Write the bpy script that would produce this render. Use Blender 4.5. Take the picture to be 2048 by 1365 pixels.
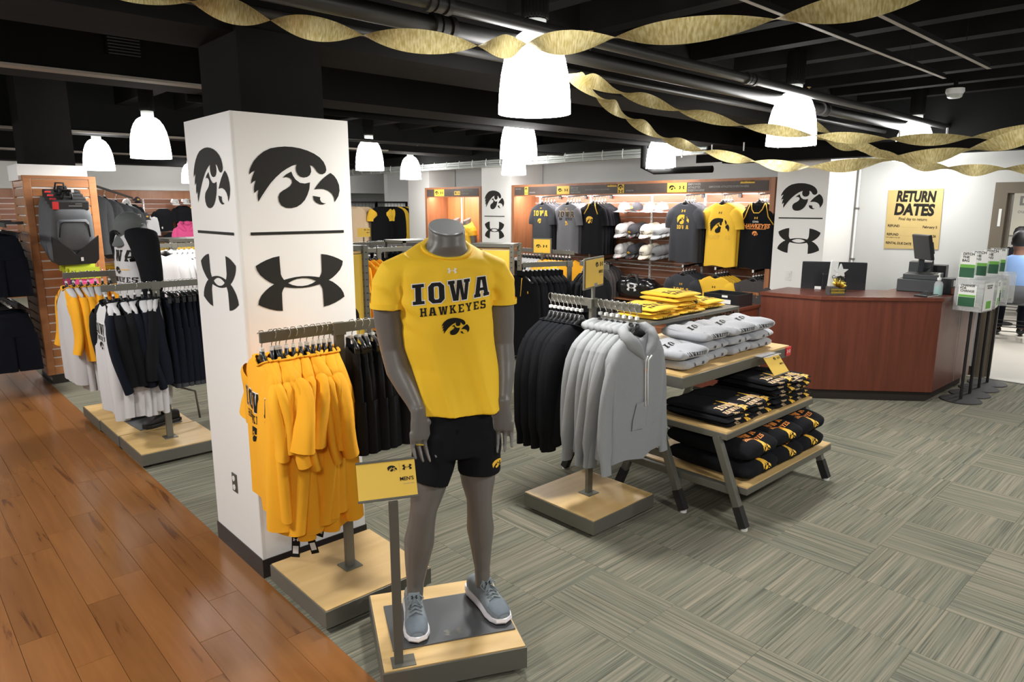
import bpy, bmesh, math, random
from mathutils import Vector, Matrix, noise
from mathutils.bvhtree import BVHTree
from mathutils.geometry import tessellate_polygon

for o in list(bpy.data.objects): bpy.data.objects.remove(o)
S = bpy.context.scene
COL = S.collection
R = math.radians
rnd = random.Random(7)

# ------------------------------------------------------------------ camera
cd = bpy.data.cameras.new('camera'); cam = bpy.data.objects.new('camera', cd); COL.objects.link(cam)
cam.location = (0, 0, 1.83)
cam.rotation_euler = (R(90 - 11.05), 0, R(47.1 - 90))
cd.sensor_width = 36; cd.lens = 36 * 1385 / 2048; cd.clip_start = .05; cd.clip_end = 100
S.camera = cam
# ------------------------------------------------------------------ world and exposure
W = bpy.data.worlds.new('store_ambience'); S.world = W; W.use_nodes = True
W.node_tree.nodes['Background'].inputs[0].default_value = (1, .98, .94, 1)
W.node_tree.nodes['Background'].inputs[1].default_value = .12
S.view_settings.view_transform = 'Standard'; S.view_settings.look = 'None'
S.view_settings.gamma = 1; S.view_settings.use_curve_mapping = False
S.view_settings.exposure = .74

# ------------------------------------------------------------------ materials
def mat(name, col, rough=.6, metal=0, bump=0, bscale=200, var=0, vscale=8, coat=0, emit=0, spec=.5, sheen=0, alpha=1, trans=0):
    m = bpy.data.materials.new(name); m.use_nodes = True
    nt = m.node_tree; b = nt.nodes['Principled BSDF']
    c = (col[0], col[1], col[2], 1)
    b.inputs['Base Color'].default_value = c; b.inputs['Roughness'].default_value = rough
    b.inputs['Metallic'].default_value = metal; b.inputs['Coat Weight'].default_value = coat
    b.inputs['Specular IOR Level'].default_value = spec; b.inputs['Sheen Weight'].default_value = sheen
    b.inputs['Transmission Weight'].default_value = trans; b.inputs['Alpha'].default_value = alpha
    if emit:
        b.inputs['Emission Color'].default_value = c; b.inputs['Emission Strength'].default_value = emit
    tc = nt.nodes.new('ShaderNodeTexCoord')
    if var:
        n = nt.nodes.new('ShaderNodeTexNoise'); n.inputs['Scale'].default_value = vscale; n.inputs['Detail'].default_value = 4
        mx = nt.nodes.new('ShaderNodeMix'); mx.data_type = 'RGBA'
        mx.inputs[6].default_value = tuple(min(1, v * (1 + var)) for v in col) + (1,)
        mx.inputs[7].default_value = tuple(v * (1 - var) for v in col) + (1,)
        nt.links.new(tc.outputs['Object'], n.inputs['Vector']); nt.links.new(n.outputs['Fac'], mx.inputs[0])
        nt.links.new(mx.outputs[2], b.inputs['Base Color'])
    if bump:
        n = nt.nodes.new('ShaderNodeTexNoise'); n.inputs['Scale'].default_value = bscale
        bp = nt.nodes.new('ShaderNodeBump'); bp.inputs['Strength'].default_value = bump; bp.inputs['Distance'].default_value = .002
        nt.links.new(tc.outputs['Object'], n.inputs['Vector']); nt.links.new(n.outputs['Fac'], bp.inputs['Height'])
        nt.links.new(bp.outputs[0], b.inputs['Normal'])
    return m

def wood(name, c1, c2, axis=1, scale=3., stretch=14, rough=.4, coat=0, rand=0, bump=.05, c0=None):
    """grain runs along the object's axis (0 x, 1 y, 2 z)"""
    m = bpy.data.materials.new(name); m.use_nodes = True
    nt = m.node_tree; L = nt.links; b = nt.nodes['Principled BSDF']
    b.inputs['Roughness'].default_value = rough; b.inputs['Coat Weight'].default_value = coat; b.inputs['Coat Roughness'].default_value = .2
    tc = nt.nodes.new('ShaderNodeTexCoord'); mp = nt.nodes.new('ShaderNodeMapping')
    sc = [scale * stretch] * 3; sc[axis] = scale; mp.inputs['Scale'].default_value = sc
    oi = nt.nodes.new('ShaderNodeObjectInfo')
    add = nt.nodes.new('ShaderNodeVectorMath'); add.operation = 'ADD'
    ml = nt.nodes.new('ShaderNodeMath'); ml.operation = 'MULTIPLY'; ml.inputs[1].default_value = 37
    L.new(oi.outputs['Random'], ml.inputs[0]); L.new(tc.outputs['Object'], mp.inputs['Vector'])
    L.new(mp.outputs[0], add.inputs[0]); L.new(ml.outputs[0], add.inputs[1])
    n = nt.nodes.new('ShaderNodeTexNoise'); n.inputs['Scale'].default_value = 1; n.inputs['Detail'].default_value = 6; n.inputs['Distortion'].default_value = .6
    L.new(add.outputs[0], n.inputs['Vector'])
    cr = nt.nodes.new('ShaderNodeValToRGB'); cr.color_ramp.elements[0].position = .3; cr.color_ramp.elements[1].position = .72
    cr.color_ramp.elements[0].color = (*c1, 1); cr.color_ramp.elements[1].color = (*c2, 1)
    if c0:
        e = cr.color_ramp.elements.new(.36); e.color = (*[(a + b_) / 2 for a, b_ in zip(c1, c2)], 1); cr.color_ramp.elements[0].color = (*c0, 1)
    L.new(n.outputs['Fac'], cr.inputs[0])
    out = cr.outputs[0]
    if rand:
        hs = nt.nodes.new('ShaderNodeHueSaturation'); mr = nt.nodes.new('ShaderNodeMapRange')
        mr.inputs['To Min'].default_value = 1 - rand; mr.inputs['To Max'].default_value = 1 + rand
        L.new(oi.outputs['Random'], mr.inputs[0]); L.new(mr.outputs[0], hs.inputs['Value']); L.new(out, hs.inputs['Color']); out = hs.outputs[0]
    L.new(out, b.inputs['Base Color'])
    if bump:
        bp = nt.nodes.new('ShaderNodeBump'); bp.inputs['Strength'].default_value = bump; bp.inputs['Distance'].default_value = .003
        L.new(n.outputs['Fac'], bp.inputs['Height']); L.new(bp.outputs[0], b.inputs['Normal'])
    return m

def carpet_mat():
    m = bpy.data.materials.new('striped_carpet'); m.use_nodes = True
    nt = m.node_tree; L = nt.links; b = nt.nodes['Principled BSDF']; b.inputs['Roughness'].default_value = .95; b.inputs['Specular IOR Level'].default_value = .1
    tc = nt.nodes.new('ShaderNodeTexCoord'); oi = nt.nodes.new('ShaderNodeObjectInfo')
    ml = nt.nodes.new('ShaderNodeMath'); ml.operation = 'MULTIPLY'; ml.inputs[1].default_value = 53
    L.new(oi.outputs['Random'], ml.inputs[0])
    def streak(sx, sy, det):
        mp = nt.nodes.new('ShaderNodeMapping'); mp.inputs['Scale'].default_value = (sx, sy, 1)
        L.new(tc.outputs['Object'], mp.inputs['Vector'])
        a = nt.nodes.new('ShaderNodeVectorMath'); a.operation = 'ADD'; L.new(mp.outputs[0], a.inputs[0]); L.new(ml.outputs[0], a.inputs[1])
        n = nt.nodes.new('ShaderNodeTexNoise'); n.inputs['Scale'].default_value = 1; n.inputs['Detail'].default_value = det
        L.new(a.outputs[0], n.inputs['Vector']); return n
    n1 = streak(1.1, 70, 3); n2 = streak(2.2, 170, 1); n3 = streak(.8, 20, 1)
    cr = nt.nodes.new('ShaderNodeValToRGB'); cr.color_ramp.elements[0].position = .33; cr.color_ramp.elements[1].position = .68
    cr.color_ramp.elements[0].color = (.150, .148, .118, 1); cr.color_ramp.elements[1].color = (.290, .262, .205, 1)
    e = cr.color_ramp.elements.new(.5); e.color = (.215, .205, .163, 1)
    L.new(n1.outputs['Fac'], cr.inputs[0])
    c2 = nt.nodes.new('ShaderNodeValToRGB'); c2.color_ramp.elements[0].position = .36; c2.color_ramp.elements[1].position = .44
    c2.color_ramp.elements[0].color = (.60, .62, .62, 1); c2.color_ramp.elements[1].color = (1, 1, 1, 1)
    L.new(n2.outputs['Fac'], c2.inputs[0])
    mx = nt.nodes.new('ShaderNodeMix'); mx.data_type = 'RGBA'; mx.blend_type = 'MULTIPLY'; mx.inputs[0].default_value = .85
    L.new(cr.outputs[0], mx.inputs[6]); L.new(c2.outputs[0], mx.inputs[7])
    c3 = nt.nodes.new('ShaderNodeValToRGB'); c3.color_ramp.elements[0].position = .3; c3.color_ramp.elements[1].position = .7
    c3.color_ramp.elements[0].color = (.82, .86, .84, 1); c3.color_ramp.elements[1].color = (1.0, .98, .93, 1)
    L.new(n3.outputs['Fac'], c3.inputs[0])
    m2 = nt.nodes.new('ShaderNodeMix'); m2.data_type = 'RGBA'; m2.blend_type = 'MULTIPLY'; m2.inputs[0].default_value = 1
    L.new(mx.outputs[2], m2.inputs[6]); L.new(c3.outputs[0], m2.inputs[7])
    L.new(m2.outputs[2], b.inputs['Base Color'])
    bp = nt.nodes.new('ShaderNodeBump'); bp.inputs['Strength'].default_value = .5; bp.inputs['Distance'].default_value = .003
    L.new(n2.outputs['Fac'], bp.inputs['Height']); L.new(bp.outputs[0], b.inputs['Normal'])
    return m

M = {}
M['carpet'] = carpet_mat()
M['plank'] = wood('cherry_plank', (.175, .066, .018), (.265, .110, .032), 1, 1.5, 15, .24, .45, .12, .06, c0=(.12, .042, .012))
M['base_wood'] = wood('maple_deck', (.60, .395, .155), (.72, .49, .215), 0, 1.2, 12, .45, .1, .05, .02)
M['slat_wood'] = wood('slat_cherry', (.36, .135, .042), (.47, .20, .07), 0, 1.3, 10, .45, .1, .06, .02)
M['slat_wood_y'] = wood('slat_cherry_back', (.20, .075, .035), (.29, .12, .06), 1, 1.3, 10, .45, .1, .06, .02)
M['case_wood'] = wood('case_cherry', (.30, .11, .045), (.38, .16, .07), 2, 1.5, 9, .45, .1, .05, .02)
M['panel_wood'] = wood('panel_cherry', (.40, .14, .045), (.52, .20, .07), 2, 1.2, 9, .45, .1, .05, .02)
M['counter'] = wood('mahogany_laminate', (.095, .022, .011), (.145, .036, .018), 2, 1.3, 16, .35, .2, .03, .02)
M['steel'] = mat('grey_powder_steel', (.155, .15, .125), .45, .35, .03, 300)
M['steel_dark'] = mat('dark_powder_steel', (.10, .095, .08), .5, .3, .03, 300)
M['chrome'] = mat('chrome_wire', (.75, .75, .74), .2, 1)
M['alum'] = mat('aluminium_insert', (.88, .87, .84), .35, .15)
M['black'] = mat('black_plastic', (.012, .012, .013), .35)
M['rubber'] = mat('black_rubber', (.014, .013, .012), .7)
M['ceil'] = mat('black_painted_deck', (.006, .006, .006), .8, 0, .3, 20, .3, 3, spec=.12)
M['ceil2'] = mat('black_painted_concrete', (.0085, .008, .0075), .85, 0, .5, 14, .35, 4, spec=.12)
M['pipe'] = mat('charcoal_pipe_paint', (.040, .039, .038), .42, .1)
M['ledge'] = mat('pale_ledge', (.28, .25, .21), .6, 0, 0, 1, .25, 6)  # pale tan-grey strip colour, varied by noise
M['white_paint'] = mat('white_wall_paint', (.80, .80, .775), .55, 0, .03, 60)
M['pillar_paint'] = mat('pillar_white_paint', (.88, .87, .845), .45, 0, .03, 60)
M['wall_paint'] = mat('pale_grey_wall_paint', (.56, .57, .555), .6, 0, .03, 60)
M['baseb'] = mat('dark_rubber_base', (.028, .020, .017), .5)
M['vinyl'] = mat('black_vinyl_decal', (.022, .021, .018), .7, spec=.2)
M['shirt_y'] = mat('golden_jersey', (.95, .59, .032), .75, 0, .12, 500, .03, 6, spec=.25)
M['tee_y'] = mat('orange_gold_cotton', (.93, .43, .022), .85, 0, .12, 500, .03, 6, spec=.25)
M['yel'] = mat('bright_yellow_cotton', (.93, .56, .04), .85, 0, .12, 500, .03, 6)
M['sign_y'] = mat('sign_yellow_card', (.78, .50, .06), .5)
M['black_fab'] = mat('black_knit', (.0085, .009, .011), .95, 0, .15, 500, .2, 10, spec=.15)
M['navy_fab'] = mat('navy_knit', (.008, .010, .017), .95, 0, .15, 500, .2, 10, spec=.15)
M['char_fab'] = mat('charcoal_heather', (.042, .044, .052), .95, 0, .15, 400, .12, 60)
M['brown_fab'] = mat('brown_charcoal_heather', (.060, .053, .052), .95, 0, .15, 400, .12, 60)
M['grey_fab'] = mat('grey_heather_jersey', (.155, .155, .17), .95, 0, .15, 400, .1, 60)
M['hood_grey'] = mat('light_grey_fleece', (.265, .275, .285), .95, 0, .2, 400, .08, 90)
M['sweat_lt'] = mat('pale_heather_fleece', (.42, .43, .46), .92, 0, .3, 300, .10, 90, sheen=.2)
M['white_fab'] = mat('white_cotton', (.60, .59, .60), .85, 0, .1, 400)
M['pink_fab'] = mat('hot_pink_fleece', (.85, .10, .30), .85, 0, .1, 400)
M['purple_fab'] = mat('purple_jersey', (.12, .05, .16), .85, 0, .1, 400)
M['tan_fab'] = mat('tan_knit', (.72, .55, .36), .85, 0, .1, 400)
M['pr_black'] = mat('black_screen_print', (.012, .011, .009), .7, spec=.2)
M['pr_yel'] = mat('yellow_screen_print', (.90, .52, .04), .6)
M['pr_white'] = mat('white_screen_print', (.85, .84, .82), .6)
M['pr_tan'] = mat('tan_screen_print', (.72, .50, .28), .6)
M['pr_grey'] = mat('grey_print', (.26, .25, .23), .6)
M['pr_or'] = mat('orange_print', (.85, .30, .06), .6)
M['skin_m'] = mat('mannequin_grey_coat', (.150, .138, .126), .40, 0, .02, 30)
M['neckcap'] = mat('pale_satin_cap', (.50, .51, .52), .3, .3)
M['pad'] = mat('grey_base_plate', (.13, .135, .14), .33, .5)
M['shoe'] = mat('grey_mesh_upper', (.20, .23, .25), .8, 0, .4, 350, .1, 50)
M['shoe2'] = mat('grey_mesh_toe', (.15, .18, .21), .75, 0, .5, 450, .1, 50)
M['lace'] = mat('grey_lace', (.22, .25, .26), .8)
M['sole'] = mat('white_foam_sole', (.80, .77, .80), .5)
M['gold'] = mat('gold_crepe_paper', (.50, .40, .14), .45, .25, 0)
M['gold_foil'] = mat('gold_foil', (.85, .62, .12), .25, .9)
M['lamp'] = mat('lit_glass_shade', (1, .99, .965), .4, emit=11)
M['collar'] = mat('pale_lamp_collar', (.55, .58, .55), .4)
M['beige_floor'] = mat('beige_vinyl_floor', (.56, .52, .45), .4, 0, 0, 1, .05, 2)
M['poster'] = mat('kraft_gold_poster', (.52, .385, .15), .5, 0, 0, 1, .06, 5)
M['acrylic'] = mat('clear_acrylic', (.92, .94, .94), .08, alpha=.22, spec=.8)
M['paper'] = mat('white_paper', (.80, .80, .77), .6)
M['green'] = mat('green_print', (.15, .42, .06), .6)
M['dkgreen'] = mat('dark_green_print', (.02, .10, .045), .6)
M['money'] = mat('crumpled_banknotes', (.36, .33, .27), .8, 0, .5, 60, .4, 60)
M['screen'] = mat('black_monitor_shell', (.012, .013, .016), .3)
M['pos'] = mat('slate_terminal_shell', (.045, .050, .055), .45)
M['gel'] = mat('teal_gel', (.20, .62, .55), .15, alpha=.75)
M['clear'] = mat('clear_plastic', (.8, .8, .82), .1, alpha=.35)
M['crystal'] = mat('crystal_glass', (.75, .76, .74), .05, alpha=.55, spec=1)
M['door_frame'] = mat('taupe_door_frame', (.15, .125, .09), .45)
M['bag'] = mat('grey_pack_cloth', (.095, .10, .11), .8, 0, .3, 300, .12, 20)
M['bag_blk'] = mat('black_pack_cloth', (.014, .014, .015), .6, 0, .2, 300)
M['duffel'] = mat('glossy_black_tarpaulin', (.010, .010, .011), .22, 0, .2, 20, coat=.5)
M['lime'] = mat('lime_header_card', (.72, .85, .05), .5)
M['maroon'] = mat('banner_red_print', (.40, .07, .05), .6)
M['red'] = mat('red_size_tag', (.75, .04, .04), .5)
M['blue_shirt'] = mat('light_blue_shirt', (.26, .42, .75), .85)
M['person_skin'] = mat('brown_skin', (.23, .11, .07), .6)
M['person_skin2'] = mat('tan_skin', (.55, .33, .24), .6)
M['hair'] = mat('black_hair', (.010, .008, .008), .6, 0, .5, 200)
M['stone'] = mat('grey_cap_cloth', (.12, .13, .125), .9, 0, .2, 300)
M['cap_white'] = mat('white_cap_cloth', (.62, .61, .60), .85)
M['cap_cream'] = mat('cream_cap_cloth', (.72, .68, .57), .85)
M['cap_grey'] = mat('heather_cap_cloth', (.17, .175, .18), .9)
M['cap_lt'] = mat('light_grey_cap_cloth', (.38, .40, .41), .9)
M['sign_dark'] = mat('graphic_band_brown', (.070, .050, .042), .5, 0, 0, 1, .5, 5)
M['brass'] = mat('brass_sprinkler', (.70, .50, .22), .3, .8)
M['light_paint'] = mat('far_ceiling_tile', (.55, .53, .48), .8)

# streamer paper: fine creases across the width
def gold_mat():
    m = bpy.data.materials['gold_crepe_paper']; nt = m.node_tree; L = nt.links; b = nt.nodes['Principled BSDF']
    at = nt.nodes.new('ShaderNodeUVMap'); mp = nt.nodes.new('ShaderNodeMapping'); mp.inputs['Scale'].default_value = (160, 2.5, 1)
    n = nt.nodes.new('ShaderNodeTexNoise'); n.inputs['Scale'].default_value = 1; n.inputs['Detail'].default_value = 2
    L.new(at.outputs[0], mp.inputs['Vector']); L.new(mp.outputs[0], n.inputs['Vector'])
    cr = nt.nodes.new('ShaderNodeValToRGB'); cr.color_ramp.elements[0].position = .35; cr.color_ramp.elements[1].position = .66
    cr.color_ramp.elements[0].color = (.60, .48, .17, 1); cr.color_ramp.elements[1].color = (.90, .79, .44, 1)
    L.new(n.outputs['Fac'], cr.inputs[0]); L.new(cr.outputs[0], b.inputs['Base Color'])
    bp = nt.nodes.new('ShaderNodeBump'); bp.inputs['Strength'].default_value = .4; bp.inputs['Distance'].default_value = .002
    L.new(n.outputs['Fac'], bp.inputs['Height']); L.new(bp.outputs[0], b.inputs['Normal'])
    tr = nt.nodes.new('ShaderNodeBsdfTranslucent'); L.new(cr.outputs[0], tr.inputs['Color'])
    ms = nt.nodes.new('ShaderNodeMixShader'); ms.inputs[0].default_value = .5
    L.new(b.outputs[0], ms.inputs[1]); L.new(tr.outputs[0], ms.inputs[2]); L.new(ms.outputs[0], nt.nodes['Material Output'].inputs['Surface'])
gold_mat()

# ------------------------------------------------------------------ object helpers
def link(o, parent=None):
    COL.objects.link(o)
    if parent: o.parent = parent
    return o
def tag(o, label, cat=None, group=None, kind=None):
    if label: o['label'] = label
    if cat: o['category'] = cat
    if group: o['group'] = group
    if kind: o['kind'] = kind
    return o
def thing(name, label, cat, loc=(0, 0, 0), rz=0, group=None):
    o = link(bpy.data.objects.new(name, None)); o.location = loc; o.rotation_euler = (0, 0, rz); o.empty_display_size = .05
    return tag(o, label, cat, group)
def obj(name, me, parent=None, loc=None, rot=None, scale=None):
    o = link(bpy.data.objects.new(name, me), parent)
    if loc is not None: o.location = loc
    if rot is not None: o.rotation_euler = rot
    if scale is not None: o.scale = scale
    return o
def struct(name, me, parent=None, label=None):
    o = obj(name, me, parent); o['kind'] = 'structure'
    if label: o['label'] = label
    return o

class MB:
    def __init__(s): s.v = []; s.f = []
    def box(s, c, d, rot=None, taper=1):
        i = len(s.v); hx, hy, hz = d[0] / 2, d[1] / 2, d[2] / 2
        for z in (-hz, hz):
            t = taper if z > 0 else 1
            for x, y in ((-hx, -hy), (hx, -hy), (hx, hy), (-hx, hy)):
                p = Vector((x * t, y * t, z))
                if rot is not None: p.rotate(rot)
                s.v.append(p + Vector(c))
        s.f += [[i + k for k in q] for q in ((3, 2, 1, 0), (4, 5, 6, 7), (0, 1, 5, 4), (1, 2, 6, 5), (2, 3, 7, 6), (3, 0, 4, 7))]
        return s
    def span(s, a, b): return s.box([(p + q) / 2 for p, q in zip(a, b)], [abs(q - p) for p, q in zip(a, b)])
    def bar(s, a, b, w, h, up=(0, 0, 1)):
        a = Vector(a); b = Vector(b); d = (b - a); l = d.length; d.normalize()
        u = Vector(up); x = d.cross(u)
        if x.length < 1e-4: x = d.cross(Vector((1, 0, 0)))
        x.normalize(); u = x.cross(d)
        i = len(s.v)
        for q in (a, b):
            for sx, sy in ((-1, -1), (1, -1), (1, 1), (-1, 1)): s.v.append(q + x * sx * w / 2 + u * sy * h / 2)
        s.f += [[i + k for k in q] for q in ((3, 2, 1, 0), (4, 5, 6, 7), (0, 1, 5, 4), (1, 2, 6, 5), (2, 3, 7, 6), (3, 0, 4, 7))]
        return s
    def tube(s, pts, r, n=8, cap=True, ref=None, ry=None):
        pts = [Vector(p) for p in pts]; k = len(pts)
        rs = r if isinstance(r, (list, tuple)) else [r] * k
        rys = ry if isinstance(ry, (list, tuple)) else ([ry] * k if ry else rs)
        base = len(s.v); prev = None
        for j, p in enumerate(pts):
            d = (pts[min(j + 1, k - 1)] - pts[max(j - 1, 0)]).normalized()
            if ref is not None: x = Vector(ref) - d * Vector(ref).dot(d)
            elif prev is None:
                x = d.cross(Vector((0, 0, 1)));
                if x.length < .05: x = d.cross(Vector((1, 0, 0)))
            else: x = prev - d * prev.dot(d)
            x.normalize(); prev = x; y = d.cross(x)
            for a in range(n):
                t = 2 * math.pi * a / n; s.v.append(p + x * math.cos(t) * rs[j] + y * math.sin(t) * rys[j])
        for j in range(k - 1):
            for a in range(n):
                b = (a + 1) % n; s.f.append([base + j * n + a, base + j * n + b, base + (j + 1) * n + b, base + (j + 1) * n + a])
        if cap:
            s.f.append([base + a for a in range(n)][::-1]); s.f.append([base + (k - 1) * n + a for a in range(n)])
        return s
    def lathe(s, prof, c=(0, 0, 0), n=24, cap=False):
        base = len(s.v); k = len(prof); c = Vector(c)
        for r, z in prof:
            for a in range(n): t = 2 * math.pi * a / n; s.v.append(c + Vector((r * math.cos(t), r * math.sin(t), z)))
        for j in range(k - 1):
            for a in range(n):
                b = (a + 1) % n; s.f.append([base + j * n + a, base + j * n + b, base + (j + 1) * n + b, base + (j + 1) * n + a])
        if cap:
            s.f.append([base + a for a in range(n)][::-1]); s.f.append([base + (k - 1) * n + a for a in range(n)])
        return s
    def prism(s, poly, z0, z1):
        i = len(s.v); n = len(poly)
        s.v += [Vector((x, y, z0)) for x, y in poly] + [Vector((x, y, z1)) for x, y in poly]
        s.f.append([i + k for k in range(n)][::-1]); s.f.append([i + n + k for k in range(n)])
        for k in range(n): q = (k + 1) % n; s.f.append([i + k, i + q, i + n + q, i + n + k])
        return s
    def rings(s, rings, cap0=False, cap1=False):
        base = len(s.v); n = len(rings[0]); k = len(rings)
        for r in rings: s.v += [Vector(p) for p in r]
        for j in range(k - 1):
            for a in range(n):
                b = (a + 1) % n; s.f.append([base + j * n + a, base + (j + 1) * n + a, base + (j + 1) * n + b, base + j * n + b])
        if cap0: s.f.append([base + a for a in range(n)])
        if cap1: s.f.append([base + (k - 1) * n + a for a in range(n)][::-1])
        return s
    def mesh(s, name, m, smooth=False, fix=True):
        me = bpy.data.meshes.new(name); me.from_pydata([tuple(v) for v in s.v], [], s.f)
        if fix:
            bm = bmesh.new(); bm.from_mesh(me); bmesh.ops.recalc_face_normals(bm, faces=bm.faces); bm.to_mesh(me); bm.free()
        me.materials.append(M[m] if isinstance(m, str) else m)
        if smooth:
            me.shade_smooth()
            if smooth == 2: me.set_sharp_from_angle(angle=R(40))
        me.update(); return me
    def obj(s, name, m, parent=None, smooth=False, bevel=0, loc=None, rot=None):
        o = obj(name, s.mesh(name, m, smooth), parent, loc, rot)
        if bevel:
            b = o.modifiers.new('bevel', 'BEVEL'); b.width = bevel; b.segments = 2; b.limit_method = 'ANGLE'
        return o

# ------------------------------------------------------------------ flat prints (logos, letters) conformed to surfaces
HAWK = [[(-0.5, 0.019), (-0.493, 0.061), (-0.473, 0.105), (-0.442, 0.154), (-0.394, 0.205), (-0.334, 0.251), (-0.261, 0.287), (-0.179, 0.304), (-0.106, 0.313), (-0.022, 0.313), (0.062, 0.304), (0.146, 0.284), (0.221, 0.256), (0.283, 0.22), (0.325, 0.176), (0.347, 0.129), (0.352, 0.09), (0.336, 0.061), (0.305, 0.045), (0.27, 0.048), (0.241, 0.07), (0.219, 0.103), (0.195, 0.127), (0.164, 0.134), (0.173, 0.101), (0.173, 0.067), (0.155, 0.032), (0.124, 0.012), (0.086, 0.006), (0.049, 0.012), (0.02, 0.034), (0.004, 0.067), (0.002, 0.101), (0.013, 0.138), (-0.035, 0.123), (-0.097, 0.092), (-0.159, 0.052), (-0.223, -0.001), (-0.279, -0.056), (-0.33, -0.118), (-0.381, -0.185), (-0.425, -0.249), (-0.429, -0.185), (-0.414, -0.127), (-0.438, -0.143), (-0.46, -0.163), (-0.462, -0.125), (-0.454, -0.083), (-0.436, -0.037), (-0.462, -0.048), (-0.485, -0.07), (-0.48, -0.03), (-0.462, 0.014), (-0.438, 0.061), (-0.473, 0.043)],
 [(-0.146, -0.003), (-0.113, 0.03), (-0.051, 0.063), (-0.035, 0.021), (-0.009, -0.017), (0.04, -0.05), (0.095, -0.056), (0.153, -0.043), (0.142, -0.112), (0.119, -0.169), (0.084, -0.227), (0.038, -0.271), (-0.013, -0.3), (-0.075, -0.313), (-0.137, -0.309), (-0.184, -0.284), (-0.206, -0.244), (-0.21, -0.2), (-0.192, -0.16), (-0.155, -0.132), (-0.111, -0.11), (-0.073, -0.085), (-0.049, -0.052), (-0.051, -0.023), (-0.073, -0.003), (-0.111, 0.006)],
 [(0.199, -0.116), (0.241, -0.063), (0.294, -0.01), (0.35, 0.032), (0.4, 0.063), (0.442, 0.034), (0.473, -0.006), (0.496, -0.063), (0.5, -0.123), (0.482, -0.183), (0.434, -0.249), (0.429, -0.2), (0.405, -0.158), (0.361, -0.127), (0.303, -0.11), (0.243, -0.11)],
 [(0.179, -0.183), (0.265, -0.196), (0.259, -0.22), (0.274, -0.249), (0.301, -0.26), (0.33, -0.262), (0.292, -0.275), (0.254, -0.273), (0.21, -0.253), (0.186, -0.225)]]
UA = [[(-0.5, 0.201), (-0.447, 0.23), (-0.384, 0.257), (-0.31, 0.28), (-0.239, 0.291), (-0.239, 0.238), (-0.238, 0.17), (-0.236, 0.1), (-0.226, 0.072), (-0.205, 0.038), (-0.145, 0.05), (-0.08, 0.059), (0, 0.063), (0.08, 0.059), (0.145, 0.05), (0.205, 0.038), (0.226, 0.072), (0.236, 0.1), (0.238, 0.17), (0.239, 0.238), (0.239, 0.291), (0.31, 0.28), (0.384, 0.257), (0.447, 0.23), (0.5, 0.201), (0.489, 0.155), (0.459, 0.105), (0.414, 0.062), (0.365, 0.025), (0.316, 0.0)],
      [(-0.161, 0), (-0.113, 0.023), (-0.06, 0.038), (0, 0.043), (0.06, 0.038), (0.113, 0.023), (0.161, 0), (0.113, -0.023), (0.06, -0.038), (0, -0.043), (-0.06, -0.038), (-0.113, -0.023)]]
_l = UA[0][:30]
UA[0] = _l + [(x, -z) for x, z in _l[:-1][::-1]] + [(-x, -z) for x, z in _l[25:30]] + [(-x, z) for x, z in _l[25:29][::-1]]
SLAB = {
 'I': (.56, [[(0,0),(.56,0),(.56,.16),(.42,.16),(.42,.84),(.56,.84),(.56,1),(0,1),(0,.84),(.14,.84),(.14,.16),(0,.16)]]),
 'O': (.76, [[(.18,0),(.58,0),(.76,.18),(.76,.82),(.58,1),(.18,1),(0,.82),(0,.18)], [(.3,.18),(.26,.24),(.26,.76),(.3,.82),(.46,.82),(.5,.76),(.5,.24),(.46,.18)]]),
 'W': (1.13, [[(0,1),(.34,1),(.34,.84),(.29,.84),(.38,.28),(.46,1),(.69,1),(.79,.28),(.87,.84),(.81,.84),(.81,1),(1.13,1),(1.13,.84),(1.07,.84),(.92,0),(.66,0),(.575,.6),(.49,0),(.23,0),(.07,.84),(0,.84)]]),
 'A': (.88, [[(0,0),(.36,0),(.36,.16),(.31,.16),(.33,.3),(.55,.3),(.57,.16),(.52,.16),(.52,0),(.88,0),(.88,.16),(.81,.16),(.66,1),(.22,1),(.07,.16),(0,.16)], [(.355,.45),(.41,.84),(.47,.84),(.525,.45)]]),
 'H': (.8, [[(0,0),(.34,0),(.34,.14),(.27,.14),(.27,.42),(.53,.42),(.53,.14),(.46,.14),(.46,0),(.8,0),(.8,.14),(.73,.14),(.73,.86),(.8,.86),(.8,1),(.46,1),(.46,.86),(.53,.86),(.53,.58),(.27,.58),(.27,.86),(.34,.86),(.34,1),(0,1),(0,.86),(.07,.86),(.07,.14),(0,.14)]]),
 'K': (.84, [[(0,0),(.36,0),(.36,.14),(.28,.14),(.28,.38),(.34,.44),(.52,.14),(.46,.14),(.46,0),(.84,0),(.84,.14),(.76,.14),(.50,.58),(.70,.86),(.78,.86),(.78,1),(.44,1),(.44,.86),(.5,.86),(.28,.56),(.28,.86),(.36,.86),(.36,1),(0,1),(0,.86),(.08,.86),(.08,.14),(0,.14)]]),
 'E': (.7, [[(0,0),(.7,0),(.7,.3),(.57,.3),(.57,.15),(.28,.15),(.28,.43),(.5,.43),(.5,.57),(.28,.57),(.28,.85),(.57,.85),(.57,.7),(.7,.7),(.7,1),(0,1),(0,.86),(.08,.86),(.08,.14),(0,.14)]]),
 'Y': (.84, [[(.24,0),(.6,0),(.6,.14),(.52,.14),(.52,.42),(.74,.86),(.84,.86),(.84,1),(.5,1),(.5,.86),(.54,.86),(.42,.6),(.3,.86),(.34,.86),(.34,1),(0,1),(0,.86),(.1,.86),(.32,.42),(.32,.14),(.24,.14)]]),
 'S': (.7, [[(0,0),(.58,0),(.7,.12),(.7,.45),(.6,.57),(.22,.6),(.22,.84),(.5,.84),(.5,.72),(.68,.72),(.68,1),(.14,1),(.02,.88),(.02,.55),(.12,.44),(.5,.4),(.5,.15),(.2,.15),(.2,.28),(0,.28)]]),
}
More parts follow.
